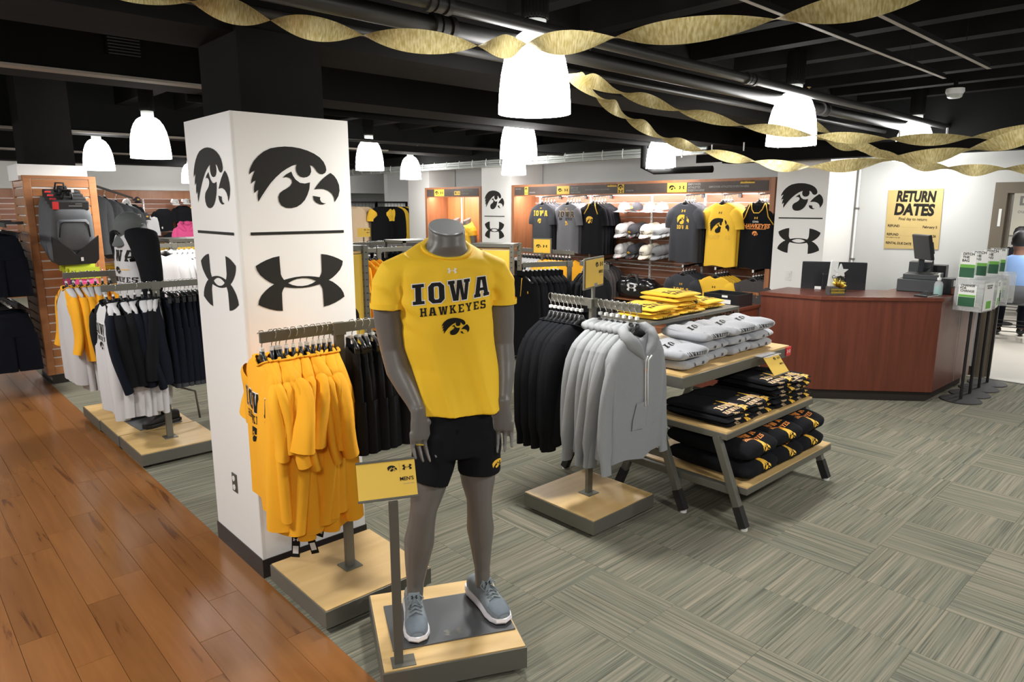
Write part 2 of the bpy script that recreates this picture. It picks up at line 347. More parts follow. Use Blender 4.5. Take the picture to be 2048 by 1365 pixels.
def area(l): return sum(l[i - 1][0] * l[i][1] - l[i][0] * l[i - 1][1] for i in range(len(l))) / 2
def offset(l, d):
    sg = 1 if area(l) > 0 else -1; n = len(l); out = []
    for i in range(n):
        a = Vector(l[i - 1]); b = Vector(l[i]); c = Vector(l[(i + 1) % n])
        e1 = (b - a).normalized(); e2 = (c - b).normalized()
        n1 = Vector((e1.y, -e1.x)) * sg; n2 = Vector((e2.y, -e2.x)) * sg
        m = n1 + n2
        if m.length < .2: m = n1
        m.normalize(); k = max(.45, m.dot(n1)); out.append(tuple(b + m * d / k))
    return out
class Flat:
    """2-D triangles"""
    def __init__(s): s.v = []; s.f = []
    def loops(s, loops, sc=1, ox=0, oy=0, slant=0):
        L = [[Vector((x * sc + ox + y * sc * slant, y * sc + oy, 0)) for x, y in l] for l in loops]
        tris = tessellate_polygon(L); i = len(s.v)
        for l in L: s.v += [(p.x, p.y) for p in l]
        s.f += [[i + a for a in t] for t in tris]; return s
    def hawk(s, w, ox=0, oy=0):
        for l in HAWK: s.loops([l], w, ox, oy)
        return s
    def ua(s, w, ox=0, oy=0): return s.loops(UA, w, ox, oy)
    def rect(s, x0, y0, x1, y1): return s.loops([[(x0, y0), (x1, y0), (x1, y1), (x0, y1)]])
    def slab(s, txt, h, ox=0, oy=0, gap=.16, grow=0, slant=0):
        w = sum(SLAB[c][0] for c in txt) + gap * (len(txt) - 1); x = -w / 2
        for c in txt:
            lw, ls = SLAB[c]
            ls = [[(px + x, py) for px, py in l] for l in ls]
            if grow: ls = [offset(l, grow if k == 0 else -grow) for k, l in enumerate(ls)]
            s.loops(ls, h, ox, oy, slant); x += lw + gap
        return s
    def text(s, txt, h, ox=0, oy=0, align='CENTER', sx=1, bold=0, slant=0):
        me = text_mesh(txt, bold); xs = [v.co.x for v in me.vertices]
        if not xs: return s
        mn, mx = min(xs), max(xs); w = mx - mn; k = h / .70
        x0 = {'CENTER': -w / 2, 'LEFT': 0, 'RIGHT': -w}[align] - mn
        i = len(s.v)
        s.v += [((v.co.x + x0) * k * sx + ox + v.co.y * k * slant, v.co.y * k + oy) for v in me.vertices]
        s.f += [[i + a for a in p.vertices] for p in me.polygons]; return s
    def mesh(s, name, m, fn, grid=0):
        bm = bmesh.new(); vs = [bm.verts.new((x, y, 0)) for x, y in s.v]
        for f in s.f:
            try: bm.faces.new([vs[a] for a in f])
            except ValueError: pass
        if grid:
            xs = [v[0] for v in s.v]; ys = [v[1] for v in s.v]
            for ax, a in ((0, xs), (1, ys)):
                t = math.floor(min(a) / grid) * grid + grid
                while t < max(a):
                    co = [0, 0, 0]; no = [0, 0, 0]; co[ax] = t; no[ax] = 1
                    bmesh.ops.bisect_plane(bm, geom=bm.verts[:] + bm.edges[:] + bm.faces[:], plane_co=co, plane_no=no); t += grid
        for v in bm.verts: v.co = Vector(fn(v.co.x, v.co.y))
        me = bpy.data.meshes.new(name); bm.to_mesh(me); bm.free(); me.materials.append(M[m]); me.update(); return me
_tm = {}
def text_mesh(t, bold=0):
    if (t, bold) in _tm: return _tm[(t, bold)]
    cu = bpy.data.curves.new('letters', 'FONT'); cu.body = t; cu.size = 1; cu.resolution_u = 3; cu.offset = bold
    o = bpy.data.objects.new('letters', cu); COL.objects.link(o)
    dg = bpy.context.evaluated_depsgraph_get(); me = bpy.data.meshes.new_from_object(o.evaluated_get(dg))
    bpy.data.objects.remove(o); bpy.data.curves.remove(cu); _tm[(t, bold)] = me; return me
def on_plane(o, ux, uy):
    o = Vector(o); ux = Vector(ux); uy = Vector(uy)
    return lambda x, y: o + ux * x + uy * y
def evaluated(mb, name, m, mods):
    """mesh with modifiers applied"""
    o = mb.obj(name, m)
    for t, kw in mods:
        md = o.modifiers.new(t, t)
        for k, v in kw.items(): setattr(md, k, v)
    dg = bpy.context.evaluated_depsgraph_get(); me = bpy.data.meshes.new_from_object(o.evaluated_get(dg))
    me.materials.clear(); me.materials.append(M[m]); old = o.data
    bpy.data.objects.remove(o); bpy.data.meshes.remove(old); me.name = name; me.shade_smooth(); return me
ORD = ['first', 'second', 'third', 'fourth', 'fifth', 'sixth', 'seventh', 'eighth', 'ninth', 'tenth', 'eleventh', 'twelfth', 'thirteenth', 'fourteenth', 'fifteenth', 'sixteenth']

# ================================================================== SETTING
Xw = 8.75
floor = struct('floor', MB().span((-4, -5, -.12), (16, 18.5, -.012)).mesh('floor', 'rubber'))
# visible-area test shared by the planks and the carpet tiles
_yaw = R(47.1)
def in_view(x, y, m=.06):
    a = math.atan2(y, x) - _yaw; d = math.hypot(x, y)
    return abs(a) < R(38.5) + m / max(d, .3) and d > 1.55
# cherry planks of the aisle, laid along y
PW = .142
pl_mesh = {}
def plank_mesh(l):
    k = round(l, 2)
    if k not in pl_mesh: pl_mesh[k] = MB().box((0, 0, -.006), (PW - .0018, l - .0018, .012)).mesh('plank', 'plank')
    return pl_mesh[k]
n = 0
far = MB()
for i in range(24):
    x = 1.255 - PW * (i + .5); y = -1.0 + rnd.random() * 1.0
    while y < 14.5:
        l = rnd.choice((.95, 1.1, 1.25)); cy = y + l / 2
        if in_view(x, cy, .9) and n < 290:
            obj('plank', plank_mesh(l), floor, (x, cy, rnd.uniform(-.0006, .0003))); n += 1
        else: far.box((x, cy, -.007), (PW - .002, l - .002, .012))
        y += l
o = far.obj('plank_field', 'plank', floor); o['kind'] = 'stuff'
# carpet tiles
T = .437
ct = MB().box((0, 0, -.006), (T - .0012, T - .0012, .012)).mesh('carpet_tile', 'carpet')
cells = []
for i in range(17):
    for j in range(-10, 40):
        x = 1.249 + T * (i + .5); y = 1.2 + T * (j + .5)
        cells.append((math.hypot(x, y) + (0 if in_view(x, y, .4) else 50), x, y, i, j))
cells.sort()
YS = {(2, 1), (2, 0), (2, -1), (5, 0), (5, 1), (6, -1), (6, -2), (5, -2), (5, -3), (6, 3), (3, 3), (8, -1), (9, 2), (10, -1), (8, 3), (1, 4), (7, 2), (0, 0), (4, 4), (3, -2)}
far = MB()
for k, (d, x, y, i, j) in enumerate(cells):
    if k < 290:
        o = obj('carpet_tile', ct, floor, (x, y, rnd.uniform(-.0004, .0003)), (0, 0, R(90) if (i, j) in YS or (i > 6 and rnd.random() < .22) else (R(180) if rnd.random() < .5 else 0)))
    else: far.box((x, y, -.0065), (T - .001, T - .001, .012))
o = far.obj('carpet_field', 'carpet', floor); o['kind'] = 'stuff'
MB().span((8.69, -4, -.012), (16, 4.5, .0)).obj('vinyl_flooring', 'beige_floor', floor)
MB().span((8.67, -.2, 0), (8.705, 1.98, .006)).obj('threshold_strip', 'steel', floor)

# ---- back wall with the doorway, far walls
DZ = 2.0
w = MB().span((Xw, 1.9, 0), (Xw + .14, 5.6, 2.42)).span((Xw, 5.6, 0), (Xw + .14, 12.6, 2.62)).span((Xw, -.0, DZ), (Xw + .14, 1.9, 2.42)).span((Xw, -5, 0), (Xw + .14, 0, 2.42))
struct('trim_61', MB().span((Xw - .01, -5, 2.42), (Xw + .15, 5.6, 3.3)).span((Xw - .01, 5.6, 2.62), (Xw + .15, 12.6, 3.3)).mesh('trim_61', 'ceil'))
wall_back = struct('wall_back', w.mesh('wall_back', 'wall_paint'))
struct('baseboard_back', MB().span((Xw - .012, 1.99, 0), (Xw, 3.3, .1)).mesh('baseboard_back', 'baseb'))
fr = MB().span((Xw - .03, 1.87, 0), (Xw + .17, 1.985, DZ + .07)).span((Xw - .03, -.08, 0), (Xw + .17, .03, DZ + .07)).span((Xw - .03, .03, DZ - .04), (Xw + .17, 1.87, DZ + .07))
fr.span((Xw + .03, 1.84, 0), (Xw + .12, 1.87, DZ - .04))
door = struct('door_1', fr.mesh('door_1', 'door_frame'))
MB().span((Xw - .034, 1.90, 1.62), (Xw - .03, 1.925, 1.80)).obj('notice_strip', 'paper', door)
struct('trim_62', MB().span((-4, 17.04, 2.17), (12, 17.2, 3.3)).mesh('trim_62', 'white_paint'))
wall_far = struct('wall_far', MB().span((-4, 18, 0), (16, 18.14, 3.3)).mesh('wall_far', 'wall_paint'))
# white boxed pilasters on the back wall
def pilaster(y0, y1, xf, nm):
    zt = 2.42 if y0 < 5 else 2.62; o = struct(nm, MB().span((xf, y0, 0), (Xw - .02, y1, zt)).mesh(nm, 'pillar_paint')); MB().span((xf + .01, y0 + .01, zt), (Xw - .02, y1 - .01, 3.3)).obj('pillar_top', 'ceil', o); return o
pil_r = pilaster(3.395, 4.0, 7.98, 'pillar_right')
pil_m = pilaster(8.62, 9.36, 7.98, 'pillar_middle')
pil_l = pilaster(11.05, 11.75, 8.1, 'pillar_rear')
# wall stub seen beyond the rear pillar
struct('wall_rear', MB().span((9.2, 14.2, 0), (13.5, 14.34, 3.3)).mesh('wall_rear', 'white_paint'))
def ledge_col():
    struct('pillar_wrapped', MB().span((1.20, 8.42, 2.08), (1.80, 9.0, 2.235)).span((1.3, 8.5, .1), (1.7, 8.9, 2.1)).mesh('pillar_wrapped', 'pillar_paint'))
    struct('pillar_shaft_rear', MB().span((1.28, 8.5, 2.235), (1.72, 8.92, 3.3)).mesh('pillar_shaft_rear', 'ceil2'))
ledge_col()
# decals on flat faces: hawk head, rule, interlocked arcs
def decals(par, o, ux, w, zc, dz, bar_w, ua_z, n=(0, 0, 0), barh=.0135):
    """par: structure; o: x,y of the face centre; ux: horizontal direction on the face"""
    ux = Vector(ux); off = Vector(n) * .002
    F = lambda z: on_plane(Vector((o[0], o[1], z)) + off, ux, (0, 0, 1))
    obj('hawk_emblem', Flat().hawk(w).mesh('hawk_emblem', 'vinyl', F(zc)), par)
    obj('divider_rule', Flat().rect(-bar_w / 2, -barh / 2, bar_w / 2, barh / 2).mesh('divider_rule', 'vinyl', F(dz)), par)
    obj('arc_emblem', Flat().ua(w).mesh('arc_emblem', 'vinyl', F(ua_z)), par)
# near white pillar
P0 = (1.255, 3.171); P1 = (1.835, 3.765); PZ = 2.242
pillar = struct('pillar_near', MB().span((P0[0], P0[1], .0), (P1[0], P1[1], PZ)).mesh('pillar_near', 'pillar_paint'))
MB().span((P0[0] - .006, P0[1] - .006, 0), (P1[0] + .006, P1[1] + .006, .097)).obj('plinth_trim', 'baseb', pillar)
MB().span((P0[0] - .001, P0[1] - .001, .096), (P0[0] + .012, P0[1] + .012, PZ)).obj('corner_bead', 'white_paint', pillar)
decals(pillar, (1.547, P0[1]), (1, 0, 0), .452, 1.9605, 1.7035, .478, 1.4645, (0, -1, 0))
decals(pillar, (P0[0], 3.458), (0, -1, 0), .452, 1.9605, 1.7025, .468, 1.4645, (-1, 0, 0))
struct('pillar_shaft', MB().span((1.34, 3.25, PZ), (1.75, 3.72, 2.62)).mesh('pillar_shaft', 'ceil2'))
t = thing('wall_outlet', 'grey duplex power outlet low on the aisle face of the white pillar', 'outlet', (P0[0] - .0, 3.463, .418))
MB().box((-.003, 0, 0), (.006, .058, .10)).obj('cover_plate', 'steel_dark', t, bevel=.002)
for z in (-.024, .024): MB().tube([(-.0055, 0, z), (-.009, 0, z)], .015, 14).obj('socket_face', 'white_paint', t)
for nm, pr, yc in (('r', pil_r, 3.69), ('m', pil_m, 9.03)):
    if nm == 'r': decals(pr, (7.98, yc), (0, -1, 0), .50, 1.93, 1.69, .52, 1.43, (-1, 0, 0), .014)
    else: decals(pr, (7.98, yc), (0, -1, 0), .50, 1.93, 1.655, .52, 1.42, (-1, 0, 0), .014)
t = thing('light_switch', 'steel rocker light switch low on the pillar behind the counter', 'switch', (7.98, 3.78, 1.02))
MB().box((-.003, 0, 0), (.006, .075, .115)).obj('cover_plate', 'alum', t, bevel=.002)
MB().box((-.008, 0, 0), (.006, .03, .06)).obj('rocker', 'white_paint', t)
t = thing('wall_conduit', 'thin grey conduit running down the white wall beside the right pillar', 'conduit', (8.735, 3.36, 0))
MB().tube([(0, 0, .9), (0, 0, 2.6)], .013, 8).obj('tube', 'alum', t, smooth=2)
for z in (1.2, 1.8, 2.3): MB().box((.0, 0, z), (.03, .05, .02)).obj('strap', 'steel', t)

# ---- ceiling
struct('ceiling', MB().span((-6, -5, 3.3), (16.5, 18.5, 3.4)).mesh('ceiling', 'ceil'))
n = 0
def beam(nm, a, b, m='ceil'):
    return struct(nm, MB().span(a, b).mesh(nm, m))
beam('trim_1', (-6, 3.28, 2.60), (8.75, 3.74, 3.3), 'ceil2')
beam('trim_2', (-6, 4.95, 2.62), (1.9, 5.4, 3.3), 'ceil2')
beam('trim_3', (-6, 6.35, 2.86), (12, 6.75, 3.3))
beam('trim_4', (-6, 9.3, 2.66), (9, 9.8, 3.3))
beam('trim_5', (-6, 12.7, 2.66), (14, 13.2, 3.3))
beam('trim_6', (-6, 15.8, 2.66), (16, 16.3, 3.3))
beam('trim_7', (-6, -.2, 2.72), (8.75, .25, 3.3), 'ceil2')
beam('trim_8', (1.9, 4.6, 2.56), (8.75, 5.0, 3.3), 'ceil2')
k = 9
x = 2.35
while x < 8.7:
    beam('trim_%d' % k, (x, -5, 2.95), (x + .13, 3.28, 3.3), 'ceil2'); beam('trim_%d' % (k + 1), (x, 3.74, 2.98), (x + .13, 12.7, 3.3), 'ceil2'); x += .655; k += 2
for x in (-2.4, -1.1, .2): beam('trim_%d' % k, (x, -5, 2.95), (x + .13, 3.28, 3.3), 'ceil2'); k += 1
for y, lab in ((5.0, 'pale ledge along the low black duct over the left aisle'), (9.3, 'pale ledge on the second black beam from the white pillar'), (12.7, 'pale ledge on the farthest black beam')):
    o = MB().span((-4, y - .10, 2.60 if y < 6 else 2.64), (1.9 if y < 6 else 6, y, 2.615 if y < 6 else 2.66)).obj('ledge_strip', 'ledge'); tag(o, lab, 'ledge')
t = thing('air_vent', 'black louvred air vent in the duct above the left racks', 'vent', (1.33, 4.94, 2.79))
MB().box((0, 0, 0), (.2, .02, .11)).obj('vent_frame', 'ceil2', t)
for i in range(6): MB().box((0, -.012, -.045 + i * .018), (.18, .012, .007), Matrix.Rotation(R(30), 3, 'X')).obj('louvre', 'black', t)
# T-rails under the joists
for y, lab, xa in ((1.86, 'thin grey ceiling grid rail nearer the pipes', -2), (1.52, 'thin grey ceiling grid rail nearer the detector side edge', -2)):
    t = thing('ceiling_rail', lab, 'rail', (0, y, 2.8)); e = 6.3 if y > 1.6 else 6.1
    MB().span((xa, -.012, -.003), (e, .012, 0)).obj('flange', 'ledge', t); MB().span((xa, -.002, 0), (e, .002, .035)).obj('web', 'ceil2', t)
    for x in (1.5, 3.5, 5.5): MB().tube([(x, 0, .03), (x, 0, .5)], .002, 5).obj('hanger_wire', 'ceil2', t)
# pipes along x
def pipe(pts, r, lab, m='pipe', couplings=(), sprink=(), par=None):
    t = thing('ceiling_pipe', lab, 'pipe', pts[0]); p0 = Vector(pts[0])
    MB().tube([Vector(p) - p0 for p in pts], r, 14).obj('tube', m, t, smooth=2)
    d = (Vector(pts[1]) - p0).normalized()
    for c in couplings:
        q = d * c
        mb = MB()
        for a, b, k in ((-.06, -.035, 1.35), (-.02, .02, 1.25), (.035, .06, 1.35)): mb.tube([q + d * a, q + d * b], r * k, 14)
        mb.obj('coupling', m, t, smooth=2)
    for c in sprink:
        q = d * c
        MB().tube([q + Vector((0, 0, r)), q + Vector((0, 0, r + .05))], .009, 8).obj('riser', m, t)
        mb = MB().tube([q + Vector((0, 0, r + .05)), q + Vector((0, 0, r + .075))], .007, 8)
        mb.bar(q + Vector((-.011, 0, r + .07)), q + Vector((-.006, 0, r + .105)), .003, .003).bar(q + Vector((.011, 0, r + .07)), q + Vector((.006, 0, r + .105)), .003, .003)
        mb.tube([q + Vector((0, 0, r + .105)), q + Vector((0, 0, r + .108))], .016, 12); mb.obj('sprinkler_head', 'brass', t)
    return t
pipe([(-3, 2.50, 2.665), (8.7, 2.50, 2.665)], .03, 'thinner charcoal pipe running under the ceiling, nearer the camera', couplings=(4.9, 7.5))
pipe([(-3, 2.74, 2.645), (8.7, 2.74, 2.645)], .042, 'thicker charcoal sprinkler pipe running under the ceiling behind the thin pipe', couplings=(5.1, 9.2), sprink=(6.15, 8.9))
pipe([(-3, 3.12, 2.66), (8.7, 3.12, 2.66)], .022, 'slim dark pipe hugging the black beam', couplings=(4.2,))
pipe([(1.9, 5.6, 2.62), (8.2, 5.6, 2.62)], .03, 'black pipe crossing the ceiling behind the largest lamp', 'ceil2')
pipe([(2.75, 7.0, 2.55), (7.5, 7.0, 2.55)], .02, 'thin grey pipe beyond the white pillar')
# long black duct and cable tray above the back wall
struct('trim_60', MB().span((7.66, -4, 2.33), (7.86, 4.55, 2.46)).span((7.72, 5.0, 2.60), (7.95, 14, 2.74)).mesh('trim_60', 'ceil'))
t = thing('cable_tray', 'white strapped conduit bundle running above the wall shelving', 'cable tray', (7.86, 4.9, 2.50))
for i, dz in enumerate((0, .04, .075)): MB().tube([(i * .02, 0, dz), (i * .02, 9.5, dz)], .018, 8).obj('tube', 'collar', t, smooth=2)
MB().span((-.05, 0, -.03), (.1, 9.5, -.02)).obj('tray_base', 'collar', t)
for i in range(26):
    y = .2 + i * .36
    MB().tube([(-.03, y, -.035), (-.05, y, .03), (-.03, y, .11), (.06, y, .12)], .007, 6).obj('strap', 'white_paint', t)
pipe([(7.55, 5.62, 2.60), (7.55, 5.62, 2.33), (7.62, 5.5, 2.27), (7.7, 4.7, 2.27)], .042, 'black elbow drain pipe hanging above the wall shelving', 'ceil')
for i in range(9):
    t = thing('threaded_rod', 'short bright threaded rod above the long black duct, above the %s' % ('poster' if i < 3 else 'right pillar' if i < 6 else 'shelving'), 'rod', (7.7, 2.2 + i * .42, 2.43), group='threaded rods on the black duct')
    t['label'] = 'bright threaded rod standing on the long black duct, %s from the doorway' % ORD[i]
    MB().tube([(0, 0, 0), (0, 0, .13)], .009, 7).obj('rod', 'alum', t)
t = thing('smoke_detector', 'round white smoke detector under the black ceiling at upper right', 'detector', (7.55, 2.13, 2.86))
MB().lathe([(.0, .03), (.075, .03), (.078, .0), (.066, -.02), (.0, -.022)], n=28).obj('body', 'white_paint', t, smooth=2)
MB().lathe([(.066, -.02), (.06, -.045), (.045, -.055), (0, -.056)], n=28).obj('sensor_cap', 'collar', t, smooth=2)
MB().tube([(0, 0, .03), (0, 0, .1)], .02, 10).obj('mount', 'ceil2', t)

# ---- pendant lamps
shade = [(.052, .40), (.075, .392), (.105, .37), (.135, .325), (.158, .265), (.174, .19), (.183, .11), (.187, .04), (.188, 0)]
sh_me = MB().lathe(shade, n=40).mesh('glass_shade', 'lamp', True)
df_me = MB().lathe([(.186, .004), (.12, -.004), (.0, -.008)], n=40).mesh('diffuser', 'lamp', True)
co_me = MB().lathe([(.055, .395), (.058, .40), (.058, .455), (.050, .46), (0, .46)], n=28).mesh('collar', 'collar', 2)
mb = MB()
for a in range(24):
    t_ = a * math.pi / 12; mb.box((.066 * math.cos(t_), .066 * math.sin(t_), .58), (.008, .008, .24), Matrix.Rotation(t_, 3, 'Z'))
so_me = mb.lathe([(0, .465), (.062, .465), (.066, .48), (.066, .70), (.0, .705)], n=28).mesh('ribbed_socket', 'steel_dark')
so_me.materials[0] = M['ceil2']
st_me = MB().tube([(0, 0, .70), (0, 0, 1.0)], .02, 10).mesh('stem', 'ceil2')
al = bpy.data.lights.new('pendant_light', 'AREA'); al.shape = 'DISK'; al.size = .34; al.energy = 22; al.color = (1, .985, .95)
al_w = al.copy(); al_w.energy = 6
LAMPS = [(2.648, 2.678, 'largest glowing pendant lamp, behind the long gold streamer'), (5.478, 2.657, 'second largest glowing pendant lamp, right of the largest one'),
 (8.2, 2.64, 'pendant lamp partly behind streamers above the poster'), (4.95, 5.23, 'pendant lamp crossed by a black pipe right behind the largest lamp'),
 (5.136, 8.34, 'pendant lamp just right of the white pillar'), (2.242, 7.75, 'pendant lamp left of the white pillar'),
 (5.25, 15.6, 'small far pendant lamp low beside the white pillar\'s left edge'), (7.38, 10.62, 'small far pendant lamp above the mannequin\'s neck'),
 (7.50, 8.03, 'small pendant lamp in front of the middle wall pillar'), (7.62, 5.40, 'pendant lamp behind the black elbow pipe'),
 (2.45, 10.75, 'pendant lamp half hidden behind the slatted column'),
 (-.3, 2.7, None), (-.3, 5.3, None), (-.6, 8.2, None), (2.65, -.2, None), (5.48, -.2, None), (-.3, -.2, None), (8.2, -.2, None), (10.8, 1.2, None), (12.5, 3.2, None), (2.4, 14.0, None), (8.6, 16.3, None), (10.6, 12.0, None), (.5, 15.5, None)]  # unseen lamp behind the back wall is added to brighten the rear wall
for x, y, lab in LAMPS:
    g = None
    if lab is None: lab = 'glowing glass pendant lamp outside the view'; g = 'pendant lamps outside the view'
    z = 2.30
    t = thing('pendant_lamp', lab, 'lamp', (x, y, z), group=g or 'glass pendant lamps')
    s = obj('glass_shade', sh_me, t); obj('diffuser', df_me, s); obj('collar', co_me, t); obj('ribbed_socket', so_me, t); obj('stem', st_me, t)
    l = link(bpy.data.objects.new('pendant_light', al_w if (7.4 < x < 8.7 or x > 7.3 and y > 7 and y < 11) else al)); l.location = (x, y, z - .015)
# strip lights behind the valance of the wall shelving
for ya, yb, e in ((4.1, 8.5, 48), (9.45, 10.95, 14)):
    a = bpy.data.lights.new('shelf_strip', 'AREA'); a.shape = 'RECTANGLE'; a.size = .05; a.size_y = yb - ya; a.energy = e; a.color = (1, .90, .86)
    l = link(bpy.data.objects.new('shelf_strip', a)); l.location = (8.07, (ya + yb) / 2, 2.03); l.rotation_euler = (0, R(-28), 0)

# ---- gold streamers
def catmull(P, n):
    out = []
    for i in range(len(P) - 1):
        p0, p1, p2, p3 = P[max(i - 1, 0)], P[i], P[i + 1], P[min(i + 2, len(P) - 1)]
        for k in range(n):
            t = k / n; out.append(.5 * ((2 * p1) + (p2 - p0) * t + (2 * p0 - 5 * p1 + 4 * p2 - p3) * t * t + (3 * p1 - p0 - 3 * p2 + p3) * t ** 3))
    out.append(P[-1]); return out
def streamer(nodes, w, lab, ph=0):
    """nodes: points where the twisted ribbon is seen edge-on; half a turn between them"""
    P = [Vector(p) for p in nodes]; n = 18; c = catmull(P, n); C0 = Vector((0, 0, 1.83))
    v = []; f = []; uv = []
    for i, p in enumerate(c):
        d = (c[min(i + 1, len(c) - 1)] - c[max(i - 1, 0)]).normalized()
        side = d.cross(Vector((0, 0, 1))).normalized(); up = side.cross(d)
        a = math.pi * (i / n) + math.pi / 2 + ph
        wd = up * math.sin(a - math.pi / 2) + side * math.cos(a - math.pi / 2) * .9
        wd.normalize()
        for k in range(-3, 4): v.append(p + wd * (w / 6) * k); uv.append((i / n * .35, k / 6 + .5))
    for i in range(len(c) - 1):
        for k in range(6): a = i * 7 + k; f.append((a, a + 1, a + 8, a + 7))
    me = bpy.data.meshes.new('streamer'); me.from_pydata([tuple(q) for q in v], [], f); me.materials.append(M['gold'])
    ul = me.uv_layers.new(name='UVMap')
    for l in me.loops: ul.data[l.index].uv = uv[l.vertex_index]
    me.shade_smooth(); o = obj('streamer', me); tag(o, lab, 'streamer', 'twisted gold ceiling streamers'); return o
streamer([(0.739, 3.078, 2.647), (1.098, 3.016, 2.623), (1.388, 2.946, 2.588), (1.694, 2.718, 2.539), (2.078, 2.423, 2.51), (2.232, 2.281, 2.515), (2.402, 1.914, 2.511), (2.649, 1.339, 2.523), (2.754, 0.827, 2.534), (2.924, 0.465, 2.549)], 0.098, 'long gold streamer twisting across the top in front of the largest lamp')
streamer([(2.813, 2.573, 2.506), (3.406, 2.845, 2.461), (3.933, 3.036, 2.406), (4.52, 3.165, 2.328), (4.904, 3.066, 2.251), (4.981, 2.691, 2.154), (4.882, 2.209, 2.089), (4.518, 1.574, 2.092), (4.175, 1.063, 2.108), (3.994, 0.695, 2.186)], .082, 'lower gold streamer falling from the pipe sprinkler towards the right edge')
streamer([(2.844, 2.541, 2.493), (3.511, 2.758, 2.5), (4.11, 2.744, 2.449), (4.641, 2.581, 2.383), (5.093, 2.284, 2.325), (5.193, 1.83, 2.273), (5.019, 1.285, 2.235), (4.787, 0.811, 2.255)], 0.078, 'upper gold streamer falling from the pipe sprinkler past the second lamp')
streamer([(6.494, 3.078, 2.619), (6.702, 2.848, 2.483), (6.974, 2.393, 2.25), (6.497, 1.83, 2.124), (6.109, 1.345, 2.085), (5.833, 0.903, 2.072)], 0.09, 'gold streamer emerging right of the second lamp and dropping to the poster')
streamer([(7.152, 3.603, 2.708), (7.259, 3.164, 2.48), (7.291, 2.826, 2.37), (7.346, 2.473, 2.279)], 0.085, 'short gold streamer crossing below the second lamp towards the wall')

# ================================================================== HANGING CLOTHES
def sgp(v, e): return math.copysign(abs(v) ** e, v)
class Garment:
    """a garment hanging from the origin (the rail); x = width, -y = front, z up"""
    def __init__(g, seed, hs=.215, chest=.235, hem=.245, th=.030, L=.70, zn=-.115, fold=.012, neck=.085, drop=.055, scoop=0.03, sway=0.0, twist=0.0, nf=3.2):
        g.__dict__.update(locals()); r = random.Random(seed); g.ph = [r.uniform(0, 6.28) for _ in range(4)]; g.k = [r.uniform(.8, 1.2) for _ in range(3)]
        g.sway = sway; g.tw = twist
    def hw(g, z):
        d = g.zn - z
        if d < 0: return g.neck
        if d < g.drop:
            t = d / g.drop; return g.neck + (g.hs - g.neck) * (t ** .8)
        if d < .14: t = (d - g.drop) / (.14 - g.drop); return g.hs + (g.chest - g.hs) * t
        t = (d - .14) / max(.01, g.L - .14); return g.chest + (g.hem - g.chest) * t
    def th_(g, z):
        d = g.zn - z
        if d < .02: return g.th * .62
        if d < .12: return g.th * (.62 + .5 * (d - .02) / .1)
        return g.th * (1.12 + .25 * math.sin((d) * 4))
    def off(g, x, z):
        d = max(0, g.zn - z); a = g.fold * min(1, d / .35)
        return a * (math.sin(x * g.nf * 8 * g.k[0] + g.ph[0] + 2.1 * z) + .55 * math.sin(x * g.nf * 15 * g.k[1] + g.ph[1] - 3 * z)) + g.tw * x * d * 1.2 + g.sway * d * d
    def front(g, x, z, lift=.0025):
        c = min(.985, abs(x) / g.hw(z)); ca = c ** (1 / .55); sa = math.sqrt(max(0, 1 - ca * ca))
        return Vector((x, -g.th_(z) * sa ** .75 + g.off(x, z) - lift, z))
    def body(g, n=32, m=16):
        zs = [g.zn + .0, g.zn - .012, g.zn - .028, g.zn - g.drop * .8, g.zn - g.drop * 1.15] + [g.zn - g.drop * 1.3 - (g.L - g.drop * 1.3) * k / m for k in range(1, m + 1)]
        rings = []
        for j, z in enumerate(zs):
            h = g.hw(z); t = g.th_(z); ring = []
            for a in range(n):
                an = 2 * math.pi * a / n; x = h * sgp(math.cos(an), .55); y = t * sgp(math.sin(an), .75)
                zz = z
                if j == 0 and y < 0: zz = z - g.scoop * (1 - abs(x) / h)
                if j == 1 and y < 0: zz = z - g.scoop * .8 * max(0, 1 - abs(x) / h)
                if j == len(zs) - 1: zz += .012 * math.sin(x * 20 + g.ph[2])
                ring.append((x, y + g.off(x, z), zz))
            rings.append(ring)
        return MB().rings(rings)
    def sleeve(g, sx, L=.22, r0=.085, r1=.075, out=.05, fwd=0, flat=.42, cuff=False, n=14):
        r = random.Random(g.seed * 7 + sx); p0 = Vector((sx * (g.hs - .05), g.off(sx * g.hs, g.zn - .1), g.zn - g.drop - .035))
        pts = []; rx = []; ry = []
        K = 9
        for i in range(K + 1):
            t = i / K
            pts.append(p0 + Vector((sx * (.035 + out * math.sin(t * 1.5)) * min(1, t * 3 + .2), fwd * t * t + .008 * math.sin(t * 5 + g.ph[3]), -L * t)))
            q = r0 + (r1 - r0) * t; w = 1 + .022 * math.sin(i * 1.3 + g.ph[1]) * (t > .2)
            if i == 0: q *= .75
            if cuff and i >= K - 1: q *= .72
            rx.append(q * w); ry.append(max(.016, q * flat * (2 - w)))
        return MB().tube(pts, rx, n, cap=False, ref=(1, 0, 0), ry=ry)
    def collar(g, w=.016):
        pts = []
        for a in range(25):
            an = 2 * math.pi * a / 24; x = g.neck * 1.03 * sgp(math.cos(an), .6); y = g.th * .66 * sgp(math.sin(an), .75)
            z = g.zn + .003
            if y < 0: z -= g.scoop * 1.05 * (1 - abs(x) / (g.neck * 1.03))
            pts.append((x, y + g.off(x, g.zn), z))
        return MB().tube(pts, .0045, 6, cap=False, ref=(0, 0, 1), ry=w * .5)

